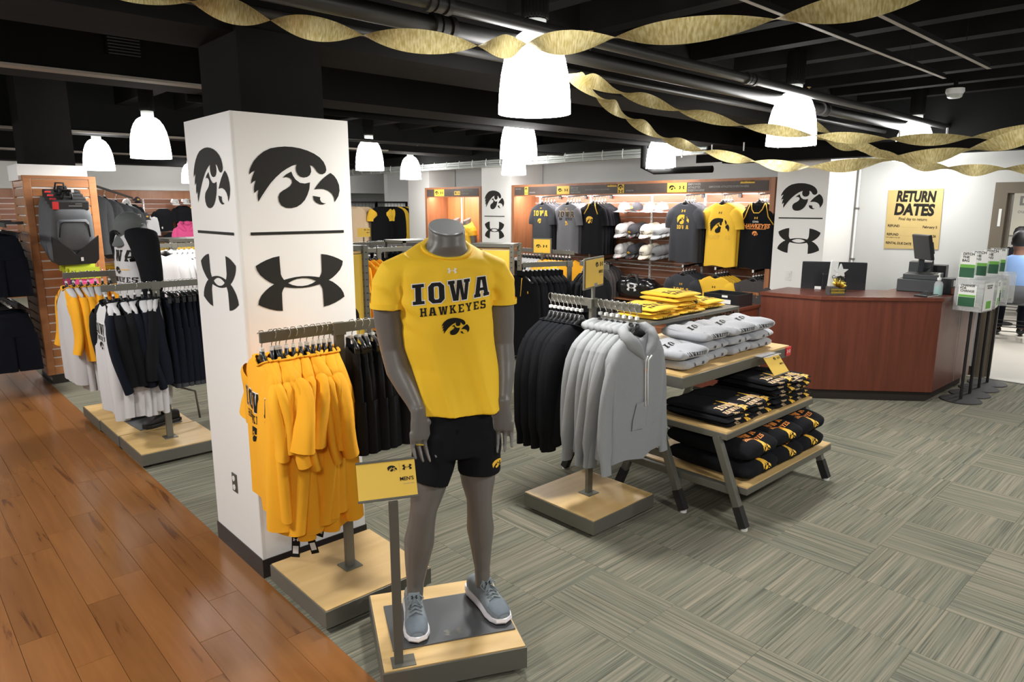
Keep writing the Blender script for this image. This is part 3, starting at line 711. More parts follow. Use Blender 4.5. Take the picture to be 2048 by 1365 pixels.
# ---- hangers
def hanger_meshes():
    hk = [(0, 0, -.095), (0, 0, -.055), (.006, 0, -.04), (.018, 0, -.028), (.021, 0, -.012), (.016, 0, .0), (.006, 0, .0065), (-.006, 0, .005), (-.015, 0, -.006)]
    # the hook circles the rail along y (rail bar is crossed): turn it into the y-z plane later
    hook = MB().tube([(0, p[0] - .0, p[2]) for p in hk], .0022, 6).mesh('hook', 'chrome', True)
    mb = MB()
    for s in (-1, 1): mb.tube([(0, 0, -.110), (s * .03, 0, -.120), (s * .07, 0, -.138), (s * .13, 0, -.160), (s * .195, 0, -.180)], [.011, .017, .014, .010, .009], 8, ref=(0, 0, 1), ry=[.008, .008, .007, .012, .014])
    mb.tube([(0, 0, -.082), (0, 0, -.105), (0, 0, -.150)], [.016, .034, .052], 10, ref=(1, 0, 0), ry=[.009, .010, .009])
    bar = mb.mesh('shoulder_bar', 'black', True)
    clip = MB().box((0, 0, -.076), (.022, .014, .016)).mesh('size_clip', 'white_paint')
    cb = MB().tube([(-.15, 0, -.105), (-.08, 0, -.088), (0, 0, -.083), (.08, 0, -.088), (.15, 0, -.105)], .006, 8, ref=(0, 0, 1), ry=.009).mesh('clip_bar', 'black', True)
    cl = MB().box((0, 0, -.125), (.022, .022, .05)).mesh('grip_clip', 'black')
    return hook, bar, clip, cb, cl
HK, HB, HC, HCB, HCL = hanger_meshes()
def hanger(loc, rz, label, group, clip=False, low=False):
    t = thing('clip_hanger' if clip else 'hanger', label, 'hanger', loc, rz, group)
    obj('hook', HK, t)
    if clip:
        obj('clip_bar', HCB, t)
        for s in (-.13, .13): obj('grip_clip', HCL, t, (s, 0, 0))
    else: obj('shoulder_bar', HB, t, scale=(1, 1, 1.27 if low else 1))
    obj('size_clip', HC, t); return t

def make_kind(seed, body_m, sleeve_m=None, sl=None, prints=(), collar_m=None, hood=False, extra=None, **kw):
    g = Garment(seed, **kw); parts = [('body', g.body().mesh('garment_body', body_m, True), None)]
    if sl:
        for s in (-1, 1): parts.append(('sleeve', g.sleeve(s, **sl).mesh('sleeve', sleeve_m or body_m, True), None))
    if collar_m: parts.append(('collar', g.collar().mesh('collar_band', collar_m, True), None))
    for nm, fl, m, zc, lift in prints:
        parts.append((nm, fl.mesh(nm, m, lambda x, y, zc=zc, lift=lift: g.front(x, y + zc, lift), .03), None))
    if hood == 2:
        parts.append(('hood', MB().tube([(-.10, .0, g.zn - .004), (-.085, .035, g.zn + .008), (0, .05, g.zn + .01), (.085, .035, g.zn + .008), (.10, .0, g.zn - .004)], [.016, .026, .032, .026, .016], 10).mesh('hood', body_m, True), None))
    if hood == 1:
        # a draped hood: two thick rolls around the neck
        mb = MB()
        for s in (-1, 1): mb.tube([(s * .06, .035, g.zn + .012), (s * .10, .020, g.zn + .010), (s * .112, -.010, g.zn - .010), (s * .100, -.040, g.zn - .045), (s * .062, -.052, g.zn - .085), (s * .022, -.054, g.zn - .125), (s * .008, -.050, g.zn - .15)], [.022, .030, .034, .036, .032, .020, .006], 12, ref=(0, 1, 0), ry=[.025, .034, .040, .044, .036, .022, .008])
        mb.tube([(-.10, .045, g.zn + .005), (0, .06, g.zn + .0), (.10, .045, g.zn + .005)], [.02, .045, .02], 12, ref=(0, 0, 1), ry=[.02, .03, .02])
        parts.append(('hood', mb.mesh('hood', body_m, True), None))
    if extra: parts += extra(g)
    return parts
def place(parts, name, loc, rz, label, cat, group=None, skip=()):
    t = thing(name, label, cat, loc, rz, group)
    for nm, me, rot in parts:
        if nm not in skip: obj(nm, me, t)
    return t

TEE = dict(L=.22, r0=.088, r1=.082, out=.05)
LONG = dict(L=.62, r0=.085, r1=.052, out=.035, cuff=True, flat=.5)
THREEQ = dict(L=.44, r0=.088, r1=.065, out=.045, flat=.5)

def iowa_set(x, zc, h=.075, mm='pr_black', out='pr_white', hawk=.0, hz=.0, hk='HAWKEYES', sc=1):
    """IOWA above HAWKEYES above a hawk head, prints for make_kind"""
    L = []
    if out: L.append(('letter_outline', Flat().slab('IOWA', h, x, -h / 2, gap=.3, grow=.05), out, zc, .002))
    L.append(('letters_iowa', Flat().slab('IOWA', h, x, -h / 2, gap=.3), mm, zc, .0032))
    if hk: L.append(('letters_hawkeyes', Flat().slab('HAWKEYES', h * .42, x, -h * .5 - h * .58, gap=.2), mm, zc, .003))
    if hawk: L.append(('hawk_print', Flat().hawk(hawk, x, -h * 1.15 - hawk * .38), mm, zc, .003))
    return L

# ---- racks
def platform(name_parent, w, d, h=.11, wood_ax=0):
    MB().box((0, 0, .025 + (h - .025) / 2 - .002), (w, d, h - .029)).obj('platform_frame', 'steel', name_parent, bevel=.002)
    MB().box((0, 0, h - .004), (w - .012, d - .012, .010)).obj('platform_deck', 'base_wood', name_parent)
    for x in (-1, 1):
        for y in (-1, 1): MB().tube([(x * (w / 2 - .05), y * (d / 2 - .05), 0), (x * (w / 2 - .05), y * (d / 2 - .05), .028)], .02, 10).obj('glide_foot', 'black', name_parent)
def t_rack(loc, label, rail, rz=0, top=1.30, w=.56, post=True, group=None, ends=True):
    """rail: list of (ax, a, b)"""
    t = thing('garment_rack', label, 'rack', (loc[0], loc[1], 0), rz, group)
    platform(t, w, w)
    MB().box((0, 0, .113), (.09, .09, .006)).obj('foot_plate', 'steel', t, bevel=.001)
    MB().box((0, 0, (.11 + top - .02) / 2), (.045, .022, top - .13)).obj('post', 'steel', t, bevel=.002)
    for ax, a, b in rail:
        c = [(a + b) / 2, 0, top - .024] if ax == 0 else [0, (a + b) / 2, top - .024]
        d = [b - a, .014, .046] if ax == 0 else [.014, b - a, .046]
        MB().box(c, d).obj('rail', 'steel', t, bevel=.0015)
    MB().box((0, 0, top - .028), (.06, .03, .058)).obj('rail_bracket', 'steel', t, bevel=.0015)
    return t

# rack 1: gold tees and black shorts beside the white pillar
RY = 2.808; RX = 1.533
t_rack((RX, RY), 'grey metal rack on a maple platform against the near white pillar, hung with gold tees', [(0, 1.165 - RX, .37)], top=1.31)
YT = []
for s in range(7):
    pr = iowa_set(0, -.30, .085, hawk=.11) if s == 0 else ()
    YT.append(make_kind(20 + s, 'tee_y', sl=dict(TEE, L=(.25, .22, .31, .26, .33, .24, .28)[s], out=.03 + .035 * (s % 3), r1=(.082, .095, .07, .09, .075, .1, .08)[s], flat=(.42, .3, .5, .36, .3, .45, .38)[s], fwd=(.02, -.05, .035, -.02, .05, -.04, .0)[s]), prints=pr, collar_m='tee_y', L=(.66, .74, .68, .76, .72, .79, .70)[s], fold=(.010, .020, .026, .019, .028, .022, .024)[s], th=(.028, .042, .046, .05, .04, .052, .044)[s], sway=(0, .05, -.06, .07, -.04, .08, .0)[s], hem=(.235, .20, .23, .18, .24, .19, .21)[s], chest=(.235, .22, .23, .21, .235, .205, .22)[s], nf=(3.2, 2.4, 3.6, 2.8, 2.0, 3.2, 2.6)[s]))
xs = [1.172, 1.215, 1.234, 1.25, 1.28, 1.312, 1.345, 1.375, 1.405, 1.432, 1.458, 1.485]
tagm = MB().box((0, 0, -.05), (.035, .003, .10)).mesh('price_tag', 'pr_black')
for i, x in enumerate(xs):
    k = 0 if i == 0 else 1 + (i * 5) % 6; a = R(-97) if i == 0 else R(-104) + rnd.uniform(-.24, .18)
    lab = ('gold tee with black lettering in view, aisle end of the white pillar rack' if i == 0 else 'gold tee, %s from the aisle end of the rack by the white pillar' % ORD[i])
    t = place(YT[k], 't_shirt', (x, RY + rnd.uniform(-.012, .012), 1.31), a, lab, 't-shirt', 'gold tees on the rack by the white pillar')
    hanger((x, RY, 1.31), a, 'hanger of the %s gold tee from the aisle end, rack by white pillar' % ORD[i], 'hangers on the rack by the white pillar')
    if i in (3, 6, 9):
        g = obj('price_tag', tagm, t, (.19 - .03 * i / 3, (-.02, -.03, -.03)[i // 3 - 1], (-.87, -.90, -.86)[i // 3 - 1]), (0, R((4, -14, 12)[i // 3 - 1]), R(60)))
        MB().box((0, -.002, -.065), (.024, .002, .035)).obj('barcode', 'paper', g)
        obj('logo_print', Flat().ua(.024).mesh('logo_print', 'pr_white', on_plane((0, -.0022, -.018), (1, 0, 0), (0, 0, 1))), g)

def shorts_parts(seed, m='black_fab', L=.42, logo='pr_yel', w=.21, band=None, th=.028):
    r = random.Random(seed); ph = r.uniform(0, 6); mb = MB(); z0 = -.135
    def ring(cx, hw, t, z, n=20):
        out = []
        for a in range(n):
            an = 2 * math.pi * a / n; x = hw * sgp(math.cos(an), .6); y = t * sgp(math.sin(an), .8)
            out.append((cx + x, y + .009 * math.sin((cx + x) * 28 + ph + z * 4) * min(1, (z0 - z) * 5), z))
        return out
    R_ = [ring(0, w * .72, th * .5, z0), ring(0, w * .76, th * .7, z0 - .03), ring(0, w * .9, th, z0 - .12), ring(0, w * .98, th * 1.1, z0 - .22)]
    mb.rings(R_)
    for s in (-1, 1):
        mb.rings([ring(s * w * .5, w * .52, th * 1.05, z0 - .20), ring(s * w * .53, w * .54, th * 1.2, z0 - .3), ring(s * w * .56, w * .55, th * 1.3, z0 - L)])
    parts = [('shorts_body', mb.mesh('shorts_body', m, True), None), ('waistband', MB().rings([ring(0, w * .735, th * .62, z0 + .004), ring(0, w * .775, th * .82, z0 - .036)]).mesh('waistband', m, True), None)]
    if logo: parts.append(('hawk_print', Flat().hawk(.075).mesh('hawk_print', logo, lambda x, y: Vector((x + w * .75, -th * 1.36 + .009 * math.sin((x + w * .75) * 28 + ph + (z0 - L + .07 + y) * 4), z0 - L + .07 + y)), .02), None))
    if band: parts.append(('hem_band', MB().rings([ring(0, w * .98 + .015, th * 1.35, z0 - L - .0), ring(0, w * .98 + .015, th * 1.35, z0 - L - .035)]).mesh('hem_band', band, True), None))
    return parts
SH = [shorts_parts(60 + s, L=.44) for s in range(3)]
for i in range(9):
    x = 1.60 + i * .037; a = R(0 if i % 4 == 2 else 0)
    a = R(-112) + rnd.uniform(-.1, .1)
    place(SH[i % 3], 'shorts', (x, RY, 1.31), a, 'black shorts with gold hawk head, %s from the post, rack by white pillar' % ORD[i], 'shorts', 'black shorts on the rack by the white pillar')
    hanger((x, RY, 1.31), a, 'clip hanger of the %s shorts from the post, rack by white pillar' % ORD[i], 'clip hangers by the white pillar', True)

# rack 2: hoodies
HX = 3.03; HY = 2.59
t_rack((3.045, HY), 'grey metal rack on a maple platform in front of the tables, hung with hoodies', [(1, 2.245 - HY, 2.92 - HY)], top=1.305, rz=0)
def hood_extra(col):
    def ex(g):
        out = []
        for s in (-.013, .013):
            out.append(('drawstring', MB().tube([g.front(s * 1.5, g.zn - .12, .03), g.front(s, g.zn - .15, .012), g.front(s * .9, g.zn - .22, .008), g.front(s * 1.2, g.zn - .40, .008)], .0045, 6).mesh('drawstring', 'white_paint', True), None))
        pk = Flat().loops([[(-.11, -.075), (.11, -.075), (.11, -.02), (.085, .075), (-.085, .075), (-.11, -.02)]])
        out.append(('kangaroo_pocket', pk.mesh('kangaroo_pocket', col, lambda x, y: g.front(x, y - .60, .006), .03), None))
        bd = Flat().rect(-g.hem + .005, -.028, g.hem - .005, .028)
        return out
    return ex
GH = [make_kind(100 + s, 'hood_grey', sl=dict(LONG, L=.64, r0=(.072, .088, .088)[s], out=(.075, .03, .05)[s], fwd=(-.03, .03, .05)[s]), hood=1 if s == 0 else 2, L=.70, zn=-.150, fold=.009, th=(.05, .04, .042)[s], hem=(.245, .235, .24)[s], chest=.25, drop=.07,
      prints=[('logo_print', Flat().ua(.035), 'pr_or', -.355, .003)] if s == 0 else (), extra=hood_extra('hood_grey') if s == 0 else None) for s in range(3)]
BH = [make_kind(120 + s, 'black_fab', sl=dict(LONG, L=.64, r0=.09, out=.02 + .02 * s, fwd=.02 * s), L=.71, zn=-.150, fold=.009, th=.034, hem=.235, chest=.245, drop=.07, collar_m='black_fab') for s in range(2)]
gy = [2.262, 2.306, 2.350, 2.395, 2.436, 2.478, 2.52]
for i, y in enumerate(gy):
    k = 0 if i == 0 else 1 + i % 2; a = rnd.uniform(-.08, .08) if i else .04
    lab = 'light grey hoodie with white drawstrings, at the near end of the hoodie rack' if i == 0 else 'light grey hoodie, %s from the near end of the hoodie rack' % ORD[i]
    place(GH[k], 'hoodie', (HX, y, 1.305), a, lab, 'hoodie', 'light grey hoodies on the rack')
    hanger((HX, y, 1.305), a, 'black hanger of the %s light grey hoodie from the near end of its rack' % ORD[i], 'hangers on the hoodie rack', low=True)
for i in range(8):
    y = 2.665 + i * .035; a = rnd.uniform(-.1, .08)
    place(BH[i % 2], 'sweatshirt', (HX, y, 1.305), a, 'black sweatshirt, %s behind the grey hoodies on the hoodie rack' % ORD[i], 'sweatshirt', 'black sweatshirts on the hoodie rack')
    hanger((HX, y, 1.305), a, 'black hanger of the %s black sweatshirt behind the grey hoodies' % ORD[i], 'hangers on the hoodie rack', low=True)

t = thing('sign_holder', "small yellow MEN'S sign in a grey frame on top of the hoodie rack post", 'sign', (3.045, 2.59, 1.30))
MB().box((0, 0, .04), (.016, .016, .09)).obj('post', 'steel', t); MB().box((.01, 0, .085), (.03, .02, .02)).obj('clamp', 'chrome', t)
SIGN_H = t
# left platforms: raglans, mannequin, joggers
def raglan(seed, body, slv, pr):
    def ex(g):  # the shoulder yoke in the sleeve colour
        out = []
        for s in (-1, 1):
            fl = Flat().loops([[(s * .05, 0), (s * .215, -.055), (s * .235, -.13), (s * .205, -.22), (s * .13, -.09)]])
            for side in (1, -1):
                out.append(('shoulder_panel', fl.mesh('shoulder_panel', slv, lambda x, y, side=side: (lambda p: Vector((p.x, p.y if side == 1 else 2 * g.off(p.x, p.z) - p.y, p.z)))(g.front(x, g.zn - .006 + y, .0025)), .03), None))
        return out
    return make_kind(seed, body, slv, sl=dict(THREEQ, L=(.48, .42, .52, .45, .50)[seed % 5], fwd=(.02, -.05, .06, -.02, .04)[seed % 5], out=.03 + .02 * (seed % 4), r0=.10, r1=(.08, .07, .085)[seed % 3], flat=(.55, .4, .6)[seed % 3]), prints=pr, collar_m=slv, L=(.80, .77, .83, .78)[seed % 4], hem=(.24, .20, .22)[seed % 3], th=(.03, .045, .04)[seed % 3], extra=ex, fold=.012)
RB = [raglan(140, 'white_fab', 'black_fab', iowa_set(0, -.30, .075, hawk=.09)), raglan(141, 'white_fab', 'black_fab', ()), raglan(142, 'white_fab', 'navy_fab', ()), raglan(143, 'white_fab', 'black_fab', ()), raglan(144, 'white_fab', 'navy_fab', ())]
RW = [raglan(150, 'white_fab', 'tee_y', iowa_set(0, -.30, .075, hawk=.09)), raglan(151, 'white_fab', 'tee_y', ()), raglan(152, 'white_fab', 'tee_y', ())]
LY = 5.435; LX = 1.515
t_rack((LX, LY), 'grey rack on the nearest of three joined maple platforms, with raglans and joggers', [(0, -.35, .36)], top=1.29)
for i in range(8):
    x = 1.19 + i * .046; a = R(-90) + (R(4) if i == 0 else R(-2) if i == 2 else R(-12) + rnd.uniform(-.26, .2))
    place(RB[0 if i in (0, 2) else 1 + i % 4], 'raglan_shirt', (x, LY, 1.29), a, 'white raglan shirt with black sleeves, %s from the aisle end of its rack' % ORD[i], 'raglan shirt', 'black-sleeved raglans on the left rack')
    hanger((x, LY, 1.29), a, 'black hanger of the %s black-sleeved raglan from the aisle end' % ORD[i], 'hangers on the left raglan rack')
JG = [shorts_parts(80 + s, 'navy_fab', L=.60, logo=None, w=.17, band='char_fab', th=.024) for s in range(2)]
for i in range(12):
    x = 1.575 + i * .028; a = R(-90) + rnd.uniform(-.1, .1)
    place(JG[i % 2], 'joggers', (x, LY, 1.29), a, 'dark navy joggers with grey hem bands, %s from the post on the left rack' % ORD[i], 'joggers', 'navy joggers on the left rack')
    hanger((x, LY, 1.29), a, 'black clip hanger of the %s pair of joggers from the post, left rack' % ORD[i], 'clip hangers on the left rack', True)
L2 = 6.54
t_rack((1.50, L2), 'grey rack on the farthest of three joined maple platforms, near the slatted column', [(0, -.36, .34)], top=1.30)
for i in range(7):
    x = 1.16 + i * .052; a = R(-90) + (R(2) if i < 3 else rnd.uniform(-.2, .1))
    place(RW[0 if i in (1, 2) else 1 + i % 2], 'raglan_shirt', (x, L2, 1.30), a, 'white raglan shirt with gold sleeves, %s from the aisle end of the far rack' % ORD[i], 'raglan shirt', 'gold-sleeved raglans on the far left rack')
    hanger((x, L2, 1.30), a, 'black hanger of the %s gold-sleeved raglan on the far left rack' % ORD[i], 'hangers on the far left rack')

# slatted column with hooks
cx0, cx1, cy0, cy1 = 1.225, 1.86, 8.37, 9.03
t = thing('slatwall_column', 'square cherry slatwall column with bright metal grooves at the left', 'slatwall', ((cx0 + cx1) / 2, (cy0 + cy1) / 2, 0))
ccx, ccy = (cx0 + cx1) / 2, (cy0 + cy1) / 2
MB().span((cx0 + .02 - ccx, cy0 + .02 - ccy, .10), (cx1 - .02 - ccx, cy1 - .02 - ccy, 2.10)).obj('core', 'alum', t)
MB().span((cx0 + .04 - ccx, cy0 + .04 - ccy, 0), (cx1 - .04 - ccx, cy1 - .04 - ccy, .10)).obj('toe_kick', 'baseb', t)
ncs = 22; dz = 2.0 / ncs
sf = MB().box((0, 0, 0), (cx1 - cx0 - .14, .02, dz - .017)).mesh('slat', 'slat_wood')
sl_ = MB().box((0, 0, 0), (.02, cy1 - cy0 - .12, dz - .017)).mesh('slat', 'slat_wood')
for i in range(ncs):
    z = .10 + dz * (i + .5)
    obj('slat', sf, t, (0, cy0 - ccy + .012, z)); obj('slat', sl_, t, (cx0 - ccx + .012, 0, z))
for x in (cx0, cx1):
    for y in (cy0, cy1): MB().box((x - ccx + (.034 if x == cx0 else -.034), y - ccy + (.03 if y == cy0 else -.03), 1.10), (.07, .062, 2.0)).obj('corner_post', 'slat_wood', t, bevel=.006)
MB().box((0, 0, 2.112), (cx1 - cx0 + .0, cy1 - cy0, .03)).obj('top_rail', 'slat_wood', t)

def faceout(loc, rz, L, par, m='black'):
    arm = MB().box((0, -.006, 0), (.05, .012, .09)).bar((0, 0, .01), (0, -L, -.02), .018, .022).obj('display_arm', m, par, loc=Vector(loc) - (par.location if par else Vector()), rot=(0, 0, rz)); MB().box((0, -L, -.012), (.022, .008, .035)).obj('end_stop', 'alum', arm)
    return arm
# backpacks
slatcol = t
def backpack(loc, rz, lab, front=True, group=None, rx=0):
    t = thing('backpack', lab, 'backpack', loc, rz, group); t.rotation_euler = (rx, 0, rz); t.scale = (1.16, 1.1, 1.18)
    def rr(w, d, z, n=28, e=.5, yo=0):
        return [(w * sgp(math.cos(2 * math.pi * a / n), e), yo + d * sgp(math.sin(2 * math.pi * a / n), e), z) for a in range(n)]
    MB().rings([rr(.10, .05, .0), rr(.145, .075, -.02), rr(.16, .085, -.08), rr(.17, .09, -.22), rr(.175, .095, -.34), rr(.17, .09, -.42), rr(.15, .08, -.46), rr(.08, .05, -.47)], True, True).obj('pack_body', 'bag', t, smooth=True)
    MB().box((0, -.03, .012), (.27, .085, .075)).obj('header_panel', 'bag_blk', t, bevel=.01)
    MB().box((-.115, -.076, .012), (.045, .006, .06)).obj('size_tag', 'red', t)
    MB().tube([(-.04, .02, .03), (-.03, .01, .10), (.03, .01, .10), (.04, .02, .03)], .008, 7).obj('grab_handle', 'bag_blk', t, smooth=True)
    if front:
        me = Flat().loops([[(-.174, .07), (0, -.075), (.174, .07), (.168, -.13), (.14, -.165), (-.14, -.165), (-.168, -.13)]]).mesh('base_panel', 'bag_blk', on_plane((0, -.108, -.30), (1, 0, 0), (0, 0, 1)), .04)
        o = obj('base_panel', me, t); s_ = o.modifiers.new('s', 'SOLIDIFY'); s_.thickness = .02; s_.offset = -1
        MB().rings([rr(.10, .03, -.10, yo=-.085), rr(.115, .035, -.12, yo=-.085), rr(.12, .035, -.24, yo=-.09), rr(.11, .03, -.33, yo=-.09), rr(.06, .02, -.355, yo=-.09)], True, True).obj('front_pocket', 'bag', t, smooth=True)
        MB().tube([(-.115, -.115, -.24), (-.105, -.118, -.14), (-.08, -.118, -.115), (.08, -.118, -.115), (.105, -.118, -.14), (.115, -.115, -.24)], .005, 6).obj('zipper', 'bag_blk', t, smooth=True)
        obj('logo_print', Flat().ua(.085).mesh('logo_print', 'pr_white', on_plane((.115, -.125, -.435), (1, 0, 0), (0, 0, 1))), t)
        obj('tag_print', Flat().rect(-.02, -.005, .08, .002).rect(.03, .012, .08, .018).mesh('tag_print', 'pr_grey', on_plane((0, -.0735, .01), (1, 0, 0), (0, 0, 1))), t)
    for s in (-1, 1): MB().tube([(s * .05, .07, .0), (s * .10, .13, -.06), (s * .12, .14, -.20), (s * .12, .09, -.36)], .018, 8, ref=(1, 0, 0), ry=.008).obj('strap', 'bag_blk', t, smooth=True)
    return t
bx = 1.535
faceout((bx, 8.36, 1.985), 0, .52, slatcol)
for i in range(4):
    y = 7.93 + i * .10
    backpack((bx - .03 + .0 * i, y, 1.83 + .035 * i), R(6), 'grey and black backpack, %s in the row hanging on the slatted column' % ORD[i], i == 0, 'backpacks on the slatted column', rx=R(8))
faceout((bx + .02, 8.36, 1.33), 0, .5, slatcol)
hc = MB().box((0, 0, 0), (.26, .004, .11)).mesh('header_card', 'lime')
for i in range(6):
    t = thing('packaged_leggings', '%s pack of pink leggings under a lime header card, on the slatted column' % ORD[i], 'package', (bx + .03 - .02 * (i % 2), 7.86 + i * .075, 1.20 + .012 * i), R(4 * (i % 3)), 'lime carded packs on the slatted column')
    obj('header_card', hc, t, (0, 0, -.02))
    g_ = Garment(300 + i, hs=.11, chest=.12, hem=.10, L=.34, zn=-.07, neck=.08, th=.022, fold=.01)
    obj('leggings', g_.body().mesh('leggings', 'pink_fab' if i % 3 != 1 else 'purple_fab', True), t)
    obj('card_print', Flat().text('XL', .03, -.09).rect(-.04, -.004, .11, .002).rect(-.04, .012, .08, .017).mesh('card_print', 'pr_black', on_plane((0, -.003, -.02), (1, 0, 0), (0, 0, 1))), t)
# navy trousers on the aisle side of the column
NV = [shorts_parts(400 + s, 'navy_fab', L=.56, logo=None, w=.18, th=.035) for s in range(2)]
t = thing('wall_rail', 'dark hanging bar high on the aisle side of the slatted column', 'rail', (.95, 7.4, 0))
t2 = thing('wall_rail', 'dark hanging bar low on the aisle side of the slatted column', 'rail', (.95, 7.4, 0))
for tt, z in ((t, 1.66), (t2, .93)):
    MB().bar((0, 0.25, z), (0, 2.1, z), .014, .04).obj('bar', 'black', tt)
    for y in (1.2, 1.95): MB().bar((0, y, z), (.27, y, z), .014, .03).obj('bracket', 'black', tt)
for tier, (z, nm) in enumerate(((1.68, 'upper'), (.95, 'lower'))):
    for i in range(12):
        y = 8.05 + i * .095
        place(NV[i % 2], 'trousers', (.95, y, z), rnd.uniform(-.15, .15), 'dark navy trousers, %s from the front on the %s bar left of the slatted column' % (ORD[i], nm), 'trousers', 'navy trousers on the %s bar' % nm)
        hanger((.95, y, z), 0, 'black clip hanger of the %s navy trousers on the %s bar' % (ORD[i], nm), 'clip hangers left of the column', True)

# ================================================================== MANNEQUINS
def ell(cx, cy, z, rx, ry, n=28, e=.9, tilt=0):
    out = []
    for a in range(n):
        t = 2 * math.pi * a / n; x = rx * sgp(math.cos(t), e); y = ry * sgp(math.sin(t), e); out.append((cx + x, cy + y, z + tilt * y))
    return out
def hand(mb, w, s, fwd):
    """w: wrist; s: +1 thumb towards +x; fingers point down"""
    w = Vector(w); dn = Vector((s * .05, fwd, -1)).normalized(); wd = Vector((1, .35 * s, 0)).normalized(); dn = dn * 1.10; wd = wd * 1.14
    palm = [w + dn * d for d in (-.02, .01, .04, .07, .095)]
    mb.tube(palm, [.030, .033, .040, .043, .041], 14, ref=wd, ry=[.024, .021, .018, .016, .013])
    for k, (u, L) in enumerate(((.034, .073), (.012, .083), (-.011, .078), (-.033, .062))):
        p = w + dn * .088 + wd * u * s; cur = Vector((s * .02, -.10, 0)); pts = [p - dn * .025, p]
        for j in range(1, 5):
            t = j / 4; pts.append(p + dn * L * t + Vector((s * .010 * t * t, (.006 - .030 * t * t), 0)) + wd * s * u * .12 * t)
        mb.tube(pts, [.0100, .0102, .0095, .0088, .0080, .0055], 9)
    p = w + dn * .03 + wd * s * .026
    mb.tube([p - wd * s * .015, p + wd * s * .020 + dn * .008 + Vector((0, -.006, 0)), p + wd * s * .040 + dn * .026 + Vector((0, -.016, 0)), p + wd * s * .054 + dn * .052 + Vector((0, -.022, 0)), p + wd * s * .060 + dn * .076 + Vector((0, -.024, 0))], [.013, .0135, .0115, .0098, .007], 9)

def body_mesh():
    mb = MB()
    mb.rings([ell(.045, .0, 1.752, .068, .068, tilt=.45), ell(.045, 0, 1.705, .070, .071, tilt=.15), ell(.043, .004, 1.68, .076, .078), ell(.04, .012, 1.645, .10, .076), ell(.035, .008, 1.595, .160, .088), ell(.035, .005, 1.5, .165, .11), ell(.045, 0, 1.3, .15, .10), ell(.06, 0, 1.1, .16, .10), ell(.07, 0, 1.0, .17, .11), ell(.072, 0, .90, .17, .11), ell(.072, 0, .86, .12, .08)][::-1], True, True)
    mb.tube([(-.10, .005, 1.60), (-.165, .005, 1.55), (-.184, .01, 1.48), (-.180, .018, 1.39), (-.168, .02, 1.29), (-.152, .0, 1.21), (-.125, -.035, 1.145), (-.102, -.066, 1.090), (-.097, -.078, 1.070)], [.055, .064, .060, .056, .050, .050, .042, .032, .029], 18, ref=(1, 0, 0), ry=[.055, .062, .062, .058, .05, .048, .04, .027, .025])
    mb.tube([(.17, .005, 1.60), (.235, .005, 1.55), (.254, .01, 1.48), (.262, .018, 1.39), (.266, .02, 1.29), (.266, .0, 1.21), (.260, -.03, 1.145), (.250, -.058, 1.090), (.246, -.068, 1.070)], [.055, .062, .058, .054, .048, .048, .041, .032, .029], 18, ref=(1, 0, 0), ry=[.055, .062, .062, .058, .05, .048, .04, .027, .025])
    hand(mb, (-.093, -.082, 1.056), 1, -.12); hand(mb, (.242, -.072, 1.060), -1, -.12)
    mb.tube([(-.015, .0, .95), (-.03, -.005, .82), (-.055, -.02, .72), (-.075, -.03, .64), (-.082, -.012, .565), (-.090, .015, .48), (-.098, .035, .38), (-.106, .045, .28), (-.11, .045, .21)], [.085, .083, .070, .054, .054, .062, .050, .036, .034], 20, ref=(1, 0, 0), ry=[.09, .088, .074, .058, .060, .066, .052, .038, .04])
    mb.tube([(.155, .0, .95), (.155, -.005, .82), (.155, -.01, .72), (.158, -.015, .65), (.163, .0, .575), (.172, .025, .50), (.180, .045, .40), (.186, .055, .30), (.188, .055, .21)], [.085, .083, .068, .052, .052, .058, .045, .033, .032], 20, ref=(1, 0, 0), ry=[.09, .088, .072, .056, .058, .062, .048, .036, .04])
    return evaluated(mb, 'mannequin_body', 'skin_m', [('REMESH', dict(mode='VOXEL', voxel_size=.0052)), ('SMOOTH', dict(factor=.5, iterations=3))])
BODY = body_mesh()
